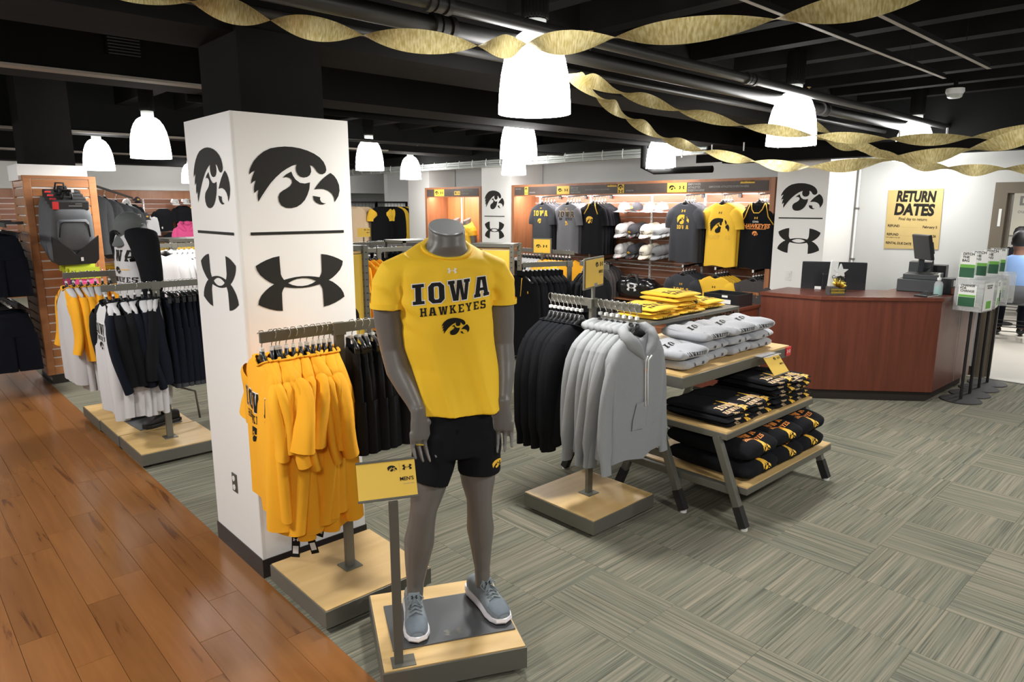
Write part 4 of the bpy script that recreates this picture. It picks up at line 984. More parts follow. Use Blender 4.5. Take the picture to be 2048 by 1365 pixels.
def tee_mesh(m, sl=.20):
    mb = MB(); R_ = []
    zs = [(1.674, .090, .084, .044), (1.668, .118, .090, .042), (1.650, .155, .098, .040), (1.622, .185, .106, .037), (1.58, .200, .113, .035), (1.52, .193, .122, .035), (1.45, .182, .132, .036), (1.38, .178, .130, .040), (1.30, .177, .124, .046), (1.22, .172, .120, .062), (1.15, .174, .122, .070), (1.10, .176, .126, .077), (1.06, .178, .130, .081), (1.038, .180, .132, .083)]
    for k, (z, rx, ry, cx) in enumerate(zs):
        ring = []; n = 64
        for a in range(n):
            t = 2 * math.pi * a / n; x = rx * sgp(math.cos(t), .8); y = ry * sgp(math.sin(t), .85); d = max(0, 1.45 - z)
            y += .013 * d / .45 * math.sin(x * 38 + 1.2 + z * 5) + .006 * d / .45 * math.sin(x * 75 + z * 9); x += .007 * d / .45 * math.sin(y * 40 + z * 8)
            if .02 < abs(x) < .17 and 1.40 < z < 1.60: y += .004 * math.sin((z - .5 * abs(x)) * 95)
            ring.append((cx + x, y, z + y * (.45, .36, .24, .10)[k] if k < 4 else z))
        R_.append(ring)
    mb.rings(R_, True, True)
    mb.tube([(-.09, .005, 1.610), (-.155, .005, 1.572), (-.176, .008, 1.53), (-.178, .010, 1.49), (-.181, .012, 1.455)], [.058, .070, .070, .066, .068], 30, ref=(1, 0, 0), ry=[.07, .078, .080, .080, .082])
    mb.tube([(.16, .005, 1.610), (.225, .005, 1.572), (.248, .008, 1.53), (.250, .010, 1.49), (.252, .012, 1.460)], [.058, .068, .068, .064, .066], 30, ref=(1, 0, 0), ry=[.07, .078, .080, .080, .082])
    me = evaluated(mb, 'fitted_tee', m, [('REMESH', dict(mode='VOXEL', voxel_size=.0055)), ('SMOOTH', dict(factor=.5, iterations=4))])
    # soft creases
    nr = [v.normal.copy() for v in me.vertices]
    for v, nn_ in zip(me.vertices, nr):
        p = v.co.copy(); q = noise.noise(Vector((p.x * 9, p.y * 9, p.z * 22 + p.x * 14))) ; s = max(0, 1 - abs(abs(p.x - .035) - .19) / .12) * max(0, 1 - abs(p.z - 1.48) / .16)
        v.co = p + nn_ * (.018 * q * s + .0035 * noise.noise(p * 7))
    me.update(); return me
TM = tee_mesh('shirt_y')
def bvh_of(me): return BVHTree.FromPolygons([v.co.copy() for v in me.vertices], [tuple(p.vertices) for p in me.polygons])
def wrap(bv, cx, cz, lift=.0018, tilt=0):
    def fn(u, v):
        x = cx + u; z = cz + v + tilt * u
        h = bv.ray_cast(Vector((x, -1, z)), Vector((0, 1, 0)))
        if h[0] is None: return Vector((x, -.1, z))
        return h[0] + h[1] * lift if h[1].y < 0 else h[0] - h[1] * lift
    return fn
def shorts_fit():
    mb = MB()
    mb.rings([ell(.070, 0, 1.06, .160, .108), ell(.072, 0, .98, .172, .116), ell(.074, 0, .90, .182, .120), ell(.074, 0, .86, .180, .118)][::-1], True, True)
    for pts, rx in (([(-.012, 0, .95), (-.020, -.004, .88), (-.036, -.012, .81), (-.054, -.018, .752)], [.088, .090, .086, .084]), ([(.155, 0, .95), (.158, -.004, .88), (.160, -.008, .82), (.160, -.010, .772)], [.088, .090, .087, .085])):
        mb.tube(pts, rx, 26, ref=(1, 0, 0), ry=[.11, .108, .104, .104])
    me = evaluated(mb, 'fitted_shorts', 'black_fab', [('REMESH', dict(mode='VOXEL', voxel_size=.0065)), ('SMOOTH', dict(factor=.5, iterations=4))])
    nr = [v.normal.copy() for v in me.vertices]
    for v, nn_ in zip(me.vertices, nr): v.co += nn_ * (.006 * noise.noise(Vector((v.co.x * 12, v.co.y * 12, v.co.z * 6))))
    return me
def shoe(par, loc, rz, black=False, nm='shoe'):
    """toe towards -y"""
    s = obj(nm, MB().rings([ell(0, y, (h_ + .018) / 2 + .004, w, (h_) / 2, 20, .8) if 0 else [(w * sgp(math.cos(2 * math.pi * a / 20), .7), y, .018 + h_ * (.5 + .5 * sgp(math.sin(2 * math.pi * a / 20), .75))) for a in range(20)] for y, w, h_ in ((.135, .018, .045), (.125, .031, .075), (.09, .036, .085), (.045, .036, .088), (.0, .037, .082), (-.045, .042, .066), (-.09, .047, .052), (-.125, .044, .042), (-.148, .032, .030), (-.158, .012, .018))], True, True).mesh('upper', 'bag_blk' if black else 'shoe', True), par, loc, (0, 0, rz))
    out = [(0, .148), (.03, .142), (.041, .11), (.040, .04), (.043, -.02), (.052, -.08), (.050, -.12), (.036, -.152), (0, -.168)]
    ol = out + [(-x, y) for x, y in out[1:-1][::-1]]
    if black: MB().prism(ol, 0, .026).obj('sole', 'black', s, bevel=.004); return s
    MB().prism([(x * .96, y * .97) for x, y in ol], 0, .010).obj('outsole', 'black', s)
    v = []; n = len(ol)
    R_ = [[(x * k, y * k, (z + .005 * math.cos(y * 40) * (z > .02)) + (.008 * (y / .15) if z > .02 else 0)) for x, y in ol] for z, k in ((.009, .99), (.018, 1.03), (.034, 1.0))]
    MB().rings(R_, True, True).obj('sole', 'sole', s, smooth=2)
    MB().rings([[(w * sgp(math.cos(2 * math.pi * a / 20), .8), y, .0185 + h_ * (.5 + .5 * sgp(math.sin(2 * math.pi * a / 20), .75))) for a in range(20)] for y, w, h_ in ((-.075, .041, .0575), (-.09, .046, .054), (-.125, .0435, .0438), (-.147, .032, .032), (-.153, .026, .026))], True, True).obj('toe_cap', 'shoe2', s, smooth=True)
    MB().box((0, -.012, .105), (.05, .014, .055), Matrix.Rotation(R(-28), 3, 'X')).obj('tongue', 'shoe', s, bevel=.005)
    lc = MB()
    for k in range(5):
        y = .0 - .017 * k; z = .110 - .0064 * k
        for a, b in ((-1, 1), (1, -1)): lc.tube([(a * .026, y + .008, z - .010), (0, y, z), (b * .026, y - .008, z - .012)], .0028, 6)
    for q in (-1, 1): lc.tube([(0, .0, .113), (q * .02, -.005, .122), (q * .038, -.018, .112), (q * .028, -.035, .098), (q * .008, -.015, .108)], .0028, 6)
    for q in (-1, 1): lc.tube([(0, 0, .112), (q * .015, -.03, .108), (q * .03, -.05, .088)], .0026, 6)
    lc.obj('laces', 'lace', s, smooth=True)
    obj('logo_print', Flat().ua(.026).mesh('logo_print', 'pr_black', on_plane((0, -.0175, .118), (1, 0, 0), (0, .47, .88))), s)
    return s
def base_plate(par, w, d, loc, rz=0, logo=True):
    p = MB().box((0, 0, .004), (w, d, .008)).obj('base_plate', 'pad', par, bevel=.002, loc=loc, rot=(0, 0, rz))
    if logo: obj('logo_print', Flat().ua(.075).mesh('logo_print', 'alum', on_plane((.0, -d / 2 + .05, .0086), (1, 0, 0), (0, 1, 0))), p).data.materials[0] = M['steel']
    return p

MC = (1.583, 2.13); MR = R(-26)
t = thing('display_platform', 'maple topped grey platform under the mannequin in the gold tee', 'platform', (MC[0], MC[1], 0), MR, 'maple display platforms'); platform(t, .565, .555, .12)
man = thing('mannequin', 'headless grey mannequin in a gold tee, black shorts and grey trainers', 'mannequin', (MC[0], MC[1], .0), MR)
obj('mannequin_body', BODY, man)
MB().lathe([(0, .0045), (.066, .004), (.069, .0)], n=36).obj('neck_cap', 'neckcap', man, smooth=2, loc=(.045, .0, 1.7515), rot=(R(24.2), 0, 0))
tee = obj('fitted_tee', TM, man); bv = bvh_of(TM)
th = .074
obj('letter_outline', Flat().slab('IOWA', th, gap=.2, grow=.045).mesh('letter_outline', 'pr_white', wrap(bv, .040, 1.486, .0016, .09), .012), tee)
obj('letters_iowa', Flat().slab('IOWA', th, gap=.2).mesh('letters_iowa', 'pr_black', wrap(bv, .040, 1.486, .0026, .09), .012), tee)
obj('letters_hawkeyes', Flat().slab('HAWKEYES', .030, gap=.24).mesh('letters_hawkeyes', 'pr_black', wrap(bv, .042, 1.442, .002, .09), .012), tee)
obj('hawk_print', Flat().hawk(.104).mesh('hawk_print', 'pr_black', wrap(bv, .046, 1.392, .002, .0), .012), tee)
obj('arc_print', Flat().ua(.034).mesh('arc_print', 'pr_white', wrap(bv, .040, 1.596, .002), .012), tee)
pts = []
for a in range(33):
    an = 2 * math.pi * a / 32; pts.append((.044 + .087 * math.cos(an), .083 * math.sin(an) + .0, 1.676 + .038 * math.sin(an)))
MB().tube(pts, .0055, 8, cap=False, ref=(0, 0, 1), ry=.012).obj('collar', 'shirt_y', tee, smooth=True)
for s, cx in ((-1, -.181), (1, .252)):
    MB().tube([(cx, .012, 1.474), (cx, .012, 1.453)], .0705, 36, cap=False, ref=(1, 0, 0), ry=.0845).obj('sleeve_hem', 'shirt_y', tee, smooth=True)
SF = shorts_fit(); so = obj('fitted_shorts', SF, man); bs = bvh_of(SF)
obj('hawk_print', Flat().hawk(.055).mesh('hawk_print', 'pr_yel', wrap(bs, .215, .825, .002), .01), so)
obj('drawstring', MB().tube([(.07, -.13, 1.0), (.07, -.132, .985)], .003, 5).mesh('drawstring', 'black_fab'), so)
MB().tube([(-.112, -.128, .948), (-.084, -.131, .945)], .0035, 6).obj('finger_ring', 'gold_foil', man)
base_plate(man, .50, .32, (.02, .0, .12), 0)
shoe(man, (-.118, .012, .128), R(-4)); shoe(man, (.196, .030, .128), R(14))

# sign holder in front of it
def sign_face(par, w, h, o, ux, uy, big=False, txt="MEN'S", square=False, nm='sign_card'):
    ux = Vector(ux).normalized(); uy = Vector(uy).normalized(); nn = ux.cross(uy); o = Vector(o)
    c = obj(nm, Flat().rect(-w / 2, -h / 2, w / 2, h / 2).mesh(nm, 'sign_y', on_plane(o, ux, uy)), par)
    md = c.modifiers.new('s', 'SOLIDIFY'); md.thickness = .003; md.offset = -1 if 1 else 0
    o2 = o + nn * .0015; k = w
    fl = Flat()
    if square: fl.hawk(.30 * k, -.2 * k, .0).ua(.26 * k, .2 * k, .0)
    else:
        fl.hawk(.165 * k, .10 * k, .19 * h / .6 * .9).ua(.165 * k, .36 * k, .19 * h / .6 * .9).rect(.228 * k, .10 * h + .06 * h, .230 * k, .40 * h)
        fl.text(txt, .062 * k if not square else .05 * k, .455 * k, -.02 * h - .04 * h, 'RIGHT', bold=.02)
    obj('sign_print', fl.mesh('sign_print', 'pr_black', on_plane(o2, ux, uy)), c)
    if not square: obj('small_print', Flat().text('COLLECTION', .022 * k, .455 * k, -.12 * h - .04 * h, 'RIGHT').mesh('small_print', 'pr_grey', on_plane(o2, ux, uy)), c)
    return c
def rails_(par, w, h, o, ux, uy, t_=.010):
    ux = Vector(ux).normalized(); uy = Vector(uy).normalized(); o = Vector(o)
    for s in (-1, 1): MB().bar(o + uy * s * (h / 2) - ux * (w / 2 + .002), o + uy * s * (h / 2) + ux * (w / 2 + .002), t_, .008, up=uy).obj('edge_rail', 'steel_dark', par, bevel=.001)
u_ = Vector((.94, .34, 0)).normalized(); fo = Vector((.0, -.0, .155))
MB().bar(fo - u_ * .155, fo + u_ * .155, .010, .175, up=(0, 0, 1)).obj('sign_frame', 'steel', SIGN_H, bevel=.001)
sign_face(SIGN_H, .285, .152, fo + Vector((.34, -.94, 0)) * .009, u_, (0, 0, 1))
t = thing('sign_holder', "yellow MEN'S sign on a slim grey post beside the gold tee mannequin", 'sign', (1.283, 2.012, .12))
e = Vector((.899, -.438, 0)); fwd = Vector((-.438, -.899, 0))
MB().box((0, 0, .33), (.034, .012, .66), Matrix.Rotation(MR, 3, 'Z')).obj('post', 'steel', t, bevel=.001)
MB().box((.02, .0, .002), (.09, .07, .004), Matrix.Rotation(MR, 3, 'Z')).obj('foot_plate', 'steel', t)
up = (Vector((0, 0, 1)) * .87 - fwd * .50)
o = Vector((-.012, .012, .0)) + up.normalized() * .070 + Vector((0, 0, .672))
e2 = Vector((.905, -.425, .0)).normalized()
sign_face(t, .212, .138, o + fwd * .012, e2, up); rails_(t, .212, .138, o + fwd * .010, e2, up)

# second mannequin on the middle left platform
t = thing('display_platform', 'maple topped grey platform, middle of the three joined along the aisle', 'platform', (1.505, 5.99, 0), 0, 'maple display platforms'); platform(t, .555, .54, .11)
m2 = thing('mannequin', 'headless grey mannequin in a white raglan with black sleeves and a grey cap', 'mannequin', (1.53, 5.99, -.012), R(-86))
obj('mannequin_body', BODY, m2)
TM2 = TM.copy(); TM2.materials.clear(); TM2.materials.append(M['white_fab'])
tee2 = obj('fitted_raglan', TM2, m2)
obj('letters_iowa', Flat().slab('IOWA', .085, gap=.3).mesh('letters_iowa', 'pr_black', wrap(bv, .046, 1.43, .003), .02), tee2)
obj('stripe_print', Flat().rect(-.13, -.006, -.055, .000).rect(.05, -.006, .13, .0).mesh('stripe_print', 'pr_yel', wrap(bv, .05, 1.37, .003), .02), tee2)
obj('hawk_print', Flat().hawk(.09).mesh('hawk_print', 'pr_black', wrap(bv, .05, 1.36, .0035), .02), tee2)
obj('letters_hawkeyes', Flat().slab('HAWKEYES', .04, gap=.25).mesh('letters_hawkeyes', 'pr_black', wrap(bv, .050, 1.27, .003), .02), tee2)
for pts in ([(-.05, .006, 1.655), (-.12, .006, 1.625), (-.175, .006, 1.56), (-.200, .012, 1.46), (-.198, .018, 1.36), (-.184, .02, 1.26), (-.165, -.0, 1.17), (-.135, -.035, 1.09)], [(.13, .006, 1.655), (.20, .006, 1.625), (.250, .006, 1.56), (.280, .012, 1.46), (.292, .018, 1.36), (.298, .02, 1.26), (.295, .0, 1.17), (.286, -.03, 1.09)]):
    MB().tube(pts, [.03, .062, .083, .084, .076, .070, .066, .058], 24, ref=(1, 0, 0), ry=[.09, .118, .106, .09, .082, .076, .07, .06]).obj('sleeve', 'black_fab', tee2, smooth=True)
MB().rings([ell(.07, 0, 1.06, .17, .11), ell(.074, 0, .9, .19, .125), ell(.074, 0, .86, .18, .12)], True, True).obj('trousers', 'black_fab', m2, smooth=True)
for a, b in (((-.012, 0, .93), (-.11, .04, .22)), ((.155, 0, .93), (.188, .05, .22))):
    MB().tube([a, Vector(a).lerp(Vector(b), .5) + Vector((0, -.02, 0)), b], [.095, .075, .055], 18).obj('trouser_leg', 'black_fab', m2, smooth=True)
shoe(m2, (-.118, .012, .128), R(-4), True); shoe(m2, (.196, .030, .128), R(10), True)
base_plate(m2, .44, .32, (.02, .0, .122), 0, False)
MB().tube([(.25, .30, .13), (.25, .28, .36), (.20, .06, .46)], .009, 8).obj('support_rod', 'steel', m2, smooth=True)

# caps
def cap_parts(m, m2_=None, logo=None, lm='pr_black'):
    mb = MB(); R_ = []
    for k in range(8):
        p = k / 7 * math.pi / 2 * .98; r = .092 * math.cos(p); z = .105 * math.sin(p) ** .9
        R_.append([(r * .93 * math.cos(2 * math.pi * a / 24), r * 1.08 * math.sin(2 * math.pi * a / 24), z) for a in range(24)])
    mb.rings(R_, False, True); crown = mb.mesh('crown', m, True)
    bm_ = MB(); top = []; bot = []
    for i in range(4):
        s = i / 3
        top.append([(math.sin(q) * (.083 + .004 * s), -.05 - math.cos(q) * (.045 + .075 * s) + .0, .006 - .018 * s - .022 * (math.sin(q) ** 2) + .003) for q in [R(-82 + 164 * j / 14) for j in range(15)]])
    v = [p for r in top for p in r]; n = 15
    bm_.v += [Vector(p) for p in v]; bm_.v += [Vector(p) + Vector((0, 0, -.005)) for p in v]; K = len(v)
    for i in range(3):
        for j in range(14):
            a = i * n + j; bm_.f.append([a, a + 1, a + n + 1, a + n]); bm_.f.append([K + a, K + a + n, K + a + n + 1, K + a + 1])
    for j in range(14): a = 3 * n + j; bm_.f.append([a, a + 1, K + a + 1, K + a])
    brim = bm_.mesh('brim', m2_ or m, True)
    btn = MB().lathe([(.010, 0), (.009, .005), (0, .007)], (0, 0, .103), 10).mesh('button', m2_ or m, True)
    parts = [('crown', crown), ('brim', brim), ('button', btn)]
    if logo:
        lm_ = Flat().hawk(.055) if logo == 'hawk' else Flat().slab('IOWA', .018, 0, .004, gap=.2).hawk(.04, 0, -.016)
        def fn(x, y): z = .042 + y; c = math.sqrt(max(0, 1 - (z / .108) ** 2)); return Vector((x, -.0995 * c * math.sqrt(max(0, 1 - (x / (.087 * max(c, .3))) ** 2)) - .004, z))
        parts.append(('emblem', lm_.mesh('emblem', lm, fn, .012)))
    return parts
def put_cap(parts, loc, rot, lab, group=None, nm='cap', stack_tag=None):
    t = thing(nm, lab, 'cap', loc, 0, group); t.rotation_euler = rot
    for n_, me in parts: obj(n_, me, t)
    if stack_tag: MB().box((.035, -.152, -.012), (.03, .012, .004)).obj('brim_sticker', stack_tag, t)
    return t
CG = cap_parts('stone', None, 'hawk')
put_cap(CG, (1.515, 5.93, 1.668), (R(42), R(4), R(-70)), 'grey cap with dark hawk head sitting on the raglan mannequin\'s neck').scale = (1.15, 1.15, 1.15)

# ================================================================== TABLES
def frame_table(loc, w, d, top, label, low=None, side=.07, topm='base_wood', splay=.13, ytop=.06, thick=.07, slab_over=.0):
    """nesting table: trapezoid legs of square tube, x = long side, y = depth, origin at front-left floor corner"""
    t = thing('display_table', label, 'table', (loc[0], loc[1], 0))
    MB().box((w / 2, d / 2, top - thick / 2 - .004), (w, d, thick - .008)).obj('top_frame', 'steel', t, bevel=.003)
    MB().box((w / 2, d / 2, top - .003), (w - .014, d - .014, .012)).obj('table_top', topm, t)
    for x in (-.004 if low else .03, w - .03):
        for y0, y1 in ((-splay + .02, ytop), (d + splay - .02, d - ytop)):
            lg = MB().bar((x, y0 * (1 - .12 / top) + y1 * .12 / top, .12), (x, y1, top - .03), .042, .042, up=(1, 0, 0)).obj('leg', 'steel', t, bevel=.002)
            MB().bar((x, y0, .015), (x, y0 * (1 - .13 / top) + y1 * .13 / top, .13), .046, .046, up=(1, 0, 0)).obj('leg_boot', 'rubber', lg)
            MB().tube([(x, y0, 0), (x, y0, .018)], .02, 12).obj('leveller', 'alum', lg)
        zz = low if low else .33
        f = (zz) / (top - .03); ya = (-splay + .02) * (1 - f) + ytop * f
        MB().bar((x, ya, zz), (x, d - ya, zz), .03, .045, up=(0, 0, 1)).obj('side_rail', 'steel', t, bevel=.002)
    return t
tb1 = frame_table((3.495, 1.945), 1.125, .62, .545, 'low two-shelf nesting table with steel legs, piled with black clothes', low=.215, thick=.045, splay=.165)
MB().box((.598, .27, .215), (1.135, .80, .040)).obj('lower_shelf_frame', 'steel', tb1, bevel=.002)
MB().box((.598, .27, .238), (1.130, .795, .010)).obj('lower_shelf', 'base_wood', tb1)
tb2 = frame_table((3.415, 2.205), 1.36, .92, .845, 'taller maple-topped nesting table with steel legs, piled with grey sweatshirts', thick=.075, splay=.05, ytop=.30)
t = thing('edge_badge', 'small red badge on the right corner of the taller nesting table', 'badge', (4.70, 2.200, .812))
MB().box((.035, 0, 0), (.07, .006, .062)).obj('badge_plate', 'red', t); obj('logo_print', Flat().ua(.045).mesh('logo_print', 'pr_white', on_plane((.035, -.0036, 0), (1, 0, 0), (0, 0, 1))), t)
t = thing('sign_holder', "yellow MEN'S card hanging tilted from the front edge of the taller nesting table", 'sign', (4.36, 2.16, .84))
sign_face(t, .20, .145, (.0, -.06, -.05), (1, 0, 0), (-.0, .62, .78)); rails_(t, .20, .145, (0, -.06, -.05), (1, 0, 0), (0, .62, .78), .006)
MB().box((0, .015, .006), (.2, .11, .003)).obj('clip_plate', 'clear', t)
# steel riser with perforated ends
t = thing('table_riser', 'grey steel riser with perforated ends on the taller table, piled with gold tees', 'riser', (3.61, 2.58, .845))
rw, rd, rh = 1.09, .42, .255
MB().box((rw / 2, rd / 2, rh - .012), (rw, rd, .024)).obj('riser_shelf', 'steel', t, bevel=.002)
for x in (.008, rw - .008):
    for y in (.008, rd - .008): MB().box((x, y, (rh - .02) / 2), (.016, .016, rh - .02)).obj('leg', 'steel', t)
    # perforated sheet: bars between staggered holes
    p = MB(); ny, nz = 15, 8; sy = (rd - .03) / ny; sz = (rh - .035) / nz
    for j in range(ny + 1): p.box((x, .015 + j * sy, .012 + nz * sz / 2), (.002, sy * .42, nz * sz))
    for k in range(nz + 1): p.box((x, rd / 2, .012 + k * sz), (.002, rd - .03, sz * .42))
    p.box((x, rd / 2, rh * .52), (.003, .12, .08)); p.obj('perforated_end', 'steel', t)

# folded clothes
def folded_mesh(seed, w, d, h, m, layers=2, tilt=.0, puff=1.0):
    r = random.Random(seed); mb = MB()
    for q in range(layers):
        hh = h / layers; z0 = q * hh; jx = r.uniform(-.006, .006); jy = r.uniform(-.008, .008); sc = 1 - .03 * r.random(); R_ = []
        ph = r.uniform(0, 6)
        for i in range(13):
            s = -1 + 2 * i / 12; e = (1 - abs(s) ** 6) ** .5 if abs(s) < 1 else .0; e = max(e, .35); ring = []
            for a in range(20):
                an = 2 * math.pi * a / 20; y = d / 2 * sc * sgp(math.cos(an), .45) * (1 - .04 * (1 - e)); z = hh / 2 * sgp(math.sin(an), .8) * (.5 + .5 * e)
                x = s * w / 2 * sc; nz = .10 * puff * hh * math.sin(x * 26 + ph + y * 17) + .006 * puff * noise.noise(Vector((x * 9 + seed, y * 9, q)))
                ring.append((x + jx + .004 * math.sin(y * 30 + ph), y + jy + .004 * math.sin(x * 33 + ph), z0 + hh / 2 + z + (nz if z > 0 or q else 0)))
            R_.append(ring)
        mb.rings(R_, True, True)
    return mb.mesh('folded_fabric', m, True)
def top_fn(me, lift=.0018):
    b = bvh_of(me)
    def fn(x, y):
        h = b.ray_cast(Vector((x, y, 1)), Vector((0, 0, -1))); return (h[0] + Vector((0, 0, lift))) if h[0] else Vector((x, y, 0))
    return fn
def frontf(me, z0, lift=.0018):
    b = bvh_of(me)
    def fn(x, y):
        h = b.ray_cast(Vector((x, -1, z0 + y)), Vector((0, 1, 0))); return (h[0] + Vector((0, -lift, 0))) if h[0] else Vector((x, 0, z0 + y))
    return fn
def fold_kind(seed, w, d, h, m, tops=(), fronts=(), layers=2, puff=1.0):
    me = folded_mesh(seed, w, d, h, m, layers, puff=puff); P_ = [('folded_fabric', me)]
    tf = top_fn(me)
    for nm, fl, mm in tops: P_.append((nm, fl.mesh(nm, mm, tf, .015)))
    ff = frontf(me, h / 2)
    for nm, fl, mm in fronts: P_.append((nm, fl.mesh(nm, mm, ff, .01)))
    return P_, h
def pile(kinds, loc, n, name, cat, base_lab, group, rz=0, jit=.012):
    z = loc[2]
    for i in range(n):
        P_, h = kinds[i % len(kinds)] if i < n - 1 else kinds[-1]
        if n == 1: w_ = 'the only one on its spot'
        w_ = ('bottom of' if i == 0 else 'topmost of' if i == n - 1 else ORD[i] + ' up in')
        t = thing(name, base_lab[0] + ', ' + w_ + ' ' + base_lab[1], cat, (loc[0] + rnd.uniform(-jit, jit), loc[1] + rnd.uniform(-jit, jit), z), rz + rnd.uniform(-.06, .06), group)
        for nm, me in P_: obj(nm, me, t)
        z += h * 1.0
    return z
posn = ('leftmost pile', 'second pile from the left', 'third pile from the left', 'rightmost pile')
sl_num = lambda s: [('print_number', Flat().text('18', .018, -.03, -.009, bold=.03).text('18', .018, .06, -.009, bold=.03), 'pr_black')]
GF = [fold_kind(500 + s, .28, .34, .066, 'sweat_lt', (), sl_num(0), puff=1.5, layers=1) for s in range(2)]
GT = fold_kind(510, .30, .36, .075, 'sweat_lt', [('print_letters', Flat().slab('IOWA', .050, -.0, -.04, slant=.3, gap=.3).ua(.03, -.09, -.12), 'pr_black')], [('print_letters', Flat().slab('HAWKEYES', .022, .02, -.011, gap=.2), 'pr_black')], puff=1.8, layers=1)
for i, (x, y, n) in enumerate(((3.62, 2.42, 2), (3.93, 2.44, 3), (4.22, 2.44, 3), (4.50, 2.45, 3))):
    pile(GF + [GT], (x, y, .848), n, 'folded_sweatshirt', 'sweatshirt', ('light grey folded sweatshirt', 'the ' + posn[i] + ', taller table'), 'grey folded sweatshirts on the taller table', jit=.018)
bt = [('print_letters', Flat().slab('IOWA', .055, 0, -.15, gap=.12).slab('HAWKEYES', .034, 0, -.20, gap=.1), 'pr_tan'), ('logo_print', Flat().ua(.03, 0, -.05).hawk(.075, .095, -.185), 'pr_yel')]
bf = [('front_print', Flat().hawk(.05, .07, .0), 'pr_yel'), ('edge_letters', Flat().slab('IOWA', .014, -.04, -.007), 'pr_tan')]
BT = [fold_kind(520 + s, .29, .46, .028, 'black_fab', (), bf, 1) for s in range(2)]; BTT = fold_kind(525, .29, .46, .032, 'black_fab', bt, bf, 1)
for i, (x, n) in enumerate(((3.70, 3), (3.99, 3), (4.27, 6), (4.50, 5))):
    pile(BT + [BTT], (x, 2.20, .549), n, 'folded_t_shirt', 't-shirt', ('black tan-lettered folded tee', 'the ' + posn[i] + ', low table'), 'black folded tees on the low table')
YF = [fold_kind(530 + s, .28, .33, .026, 'yel', (), [('edge_print', Flat().slab('HAWKEYES', .016, .0, -.008, gap=.3), 'pr_black')], 1) for s in range(2)]
YF2 = fold_kind(534, .28, .33, .026, 'yel', (), [('edge_print', Flat().hawk(.09, .06, .02), 'pr_black')], 1)
YTT = fold_kind(535, .29, .34, .032, 'yel', [('print_letters', Flat().slab('IOWA', .060, 0, -.07, gap=.35).slab('HAWKEYES', .030, 0, -.12, gap=.25), 'pr_black')], (), 1)
for i, (x, y, n) in enumerate(((3.80, 2.76, 3), (4.12, 2.78, 5), (4.46, 2.80, 2))):
    pile(YF + [YF2, YTT], (x, y, 1.103), n, 'folded_t_shirt', 't-shirt', ('gold folded tee', 'the ' + ('left', 'tall middle', 'right')[i] + ' pile on the riser'), 'gold folded tees on the riser')
# hoodies rolled on the lowest shelf
def roll_kind(seed):
    me = folded_mesh(seed, .34, .58, .115, 'black_fab', 1); b = bvh_of(me)
    def fn(x, y):
        o_ = Vector((x, -.6, .35)); tgt = Vector((x, -.22 + y * .5, .08 + y * .55)); dd = (tgt - o_).normalized(); h = b.ray_cast(o_, dd)
        return h[0] - dd * .003 if h[0] else tgt
    return [('folded_fabric', me), ('hawk_print', Flat().hawk(.085, .02, .012).mesh('hawk_print', 'pr_yel', frontf(me, .062, .003), .012)), ('print_letters', Flat().slab('HAWKEYES', .028, 0, -.222, gap=.12).slab('IOWA', .042, 0, -.175, gap=.3).mesh('print_letters', 'pr_or', top_fn(me, .003), .015))], .112
RKs = [roll_kind(540), roll_kind(541)]
for i, x in enumerate((3.75, 4.08, 4.40)):
    z = .243
    for k in range(2):
        P_, h = RKs[(i + k) % 2]
        t = thing('folded_hoodie', 'black folded hoodie, %s of the %s pair on the lowest shelf' % (('lower', 'upper')[k], ('left', 'middle', 'right')[i]), 'hoodie', (x + rnd.uniform(-.01, .01), 2.11 + .01 * k, z), rnd.uniform(-.06, .06), 'black hoodies on the lowest shelf')
        for nm, me in P_: obj(nm, me, t)
        z += h

# ================================================================== WALL SHELVING
def wall_case(y0, y1, xf, xb, label, standards, slats=True):
    t = thing('wall_case', label, 'shelving', (xb, (y0 + y1) / 2, 0)); yc = (y0 + y1) / 2; w = y1 - y0
    for y in (y0 + .03, y1 - .03): MB().span((xf - xb, y - .03 - yc, 0), (Xw - xb - .01, y + .03 - yc, 2.165)).obj('side_panel', 'case_wood', t, bevel=.002)
    MB().span((xf - xb, -w / 2 + .061, 2.14), (Xw - xb - .01, w / 2 - .061, 2.165)).obj('top_panel', 'case_wood', t)
    MB().span((xf - xb, -w / 2 + .061, 1.985), (xf - xb + .03, w / 2 - .061, 2.139)).obj('valance', 'case_wood', t)
    MB().span((xf - xb + .0, -w / 2 + .061, 0), (Xw - xb - .01, w / 2 - .061, .16)).obj('base_box', 'case_wood', t)
    MB().span((.03, -w / 2 + .061, .16), (.06, w / 2 - .061, 2.139)).obj('back_board', 'alum' if slats else 'panel_wood', t)
    if slats:
        n = 17; dz = 1.82 / n; ed = [y0 + .06] + standards + [y1 - .06]
        for a, b in zip(ed[:-1], ed[1:]):
            me = MB().box((0, 0, 0), (.022, b - a - .045, dz - .013)).mesh('slat', 'slat_wood_y')
            for i in range(n): obj('slat', me, t, (.018, (a + b) / 2 - yc, .165 + dz * (i + .5)))
    else:
        for k in range(3): MB().span((.01, -w / 2 + .07 + k * .49, .17), (.028, -w / 2 + .07 + k * .49 + .475, 2.12)).obj('back_panel', 'panel_wood', t)
    for y in standards:
        s = MB().span((-.005, y - .014 - yc, .165), (.02, y + .014 - yc, 1.985))
        o = s.obj('standard', 'alum', t)
        sl = MB()
        for k in range(30): sl.box((-.0055, y - yc, .2 + k * .06), (.002, .006, .03))
        sl.obj('slots', 'black', o)
    return t, yc
wc, yc1 = wall_case(4.02, 8.60, 7.98, 8.45, 'long dark cherry slatwall case along the back wall, hung with shirts and caps', [5.24, 6.11, 7.28, 8.40])
wc2, yc2 = wall_case(9.38, 11.03, 7.98, 8.45, 'shorter cherry-panelled wall case beyond the middle pillar', [9.9, 10.5], False)
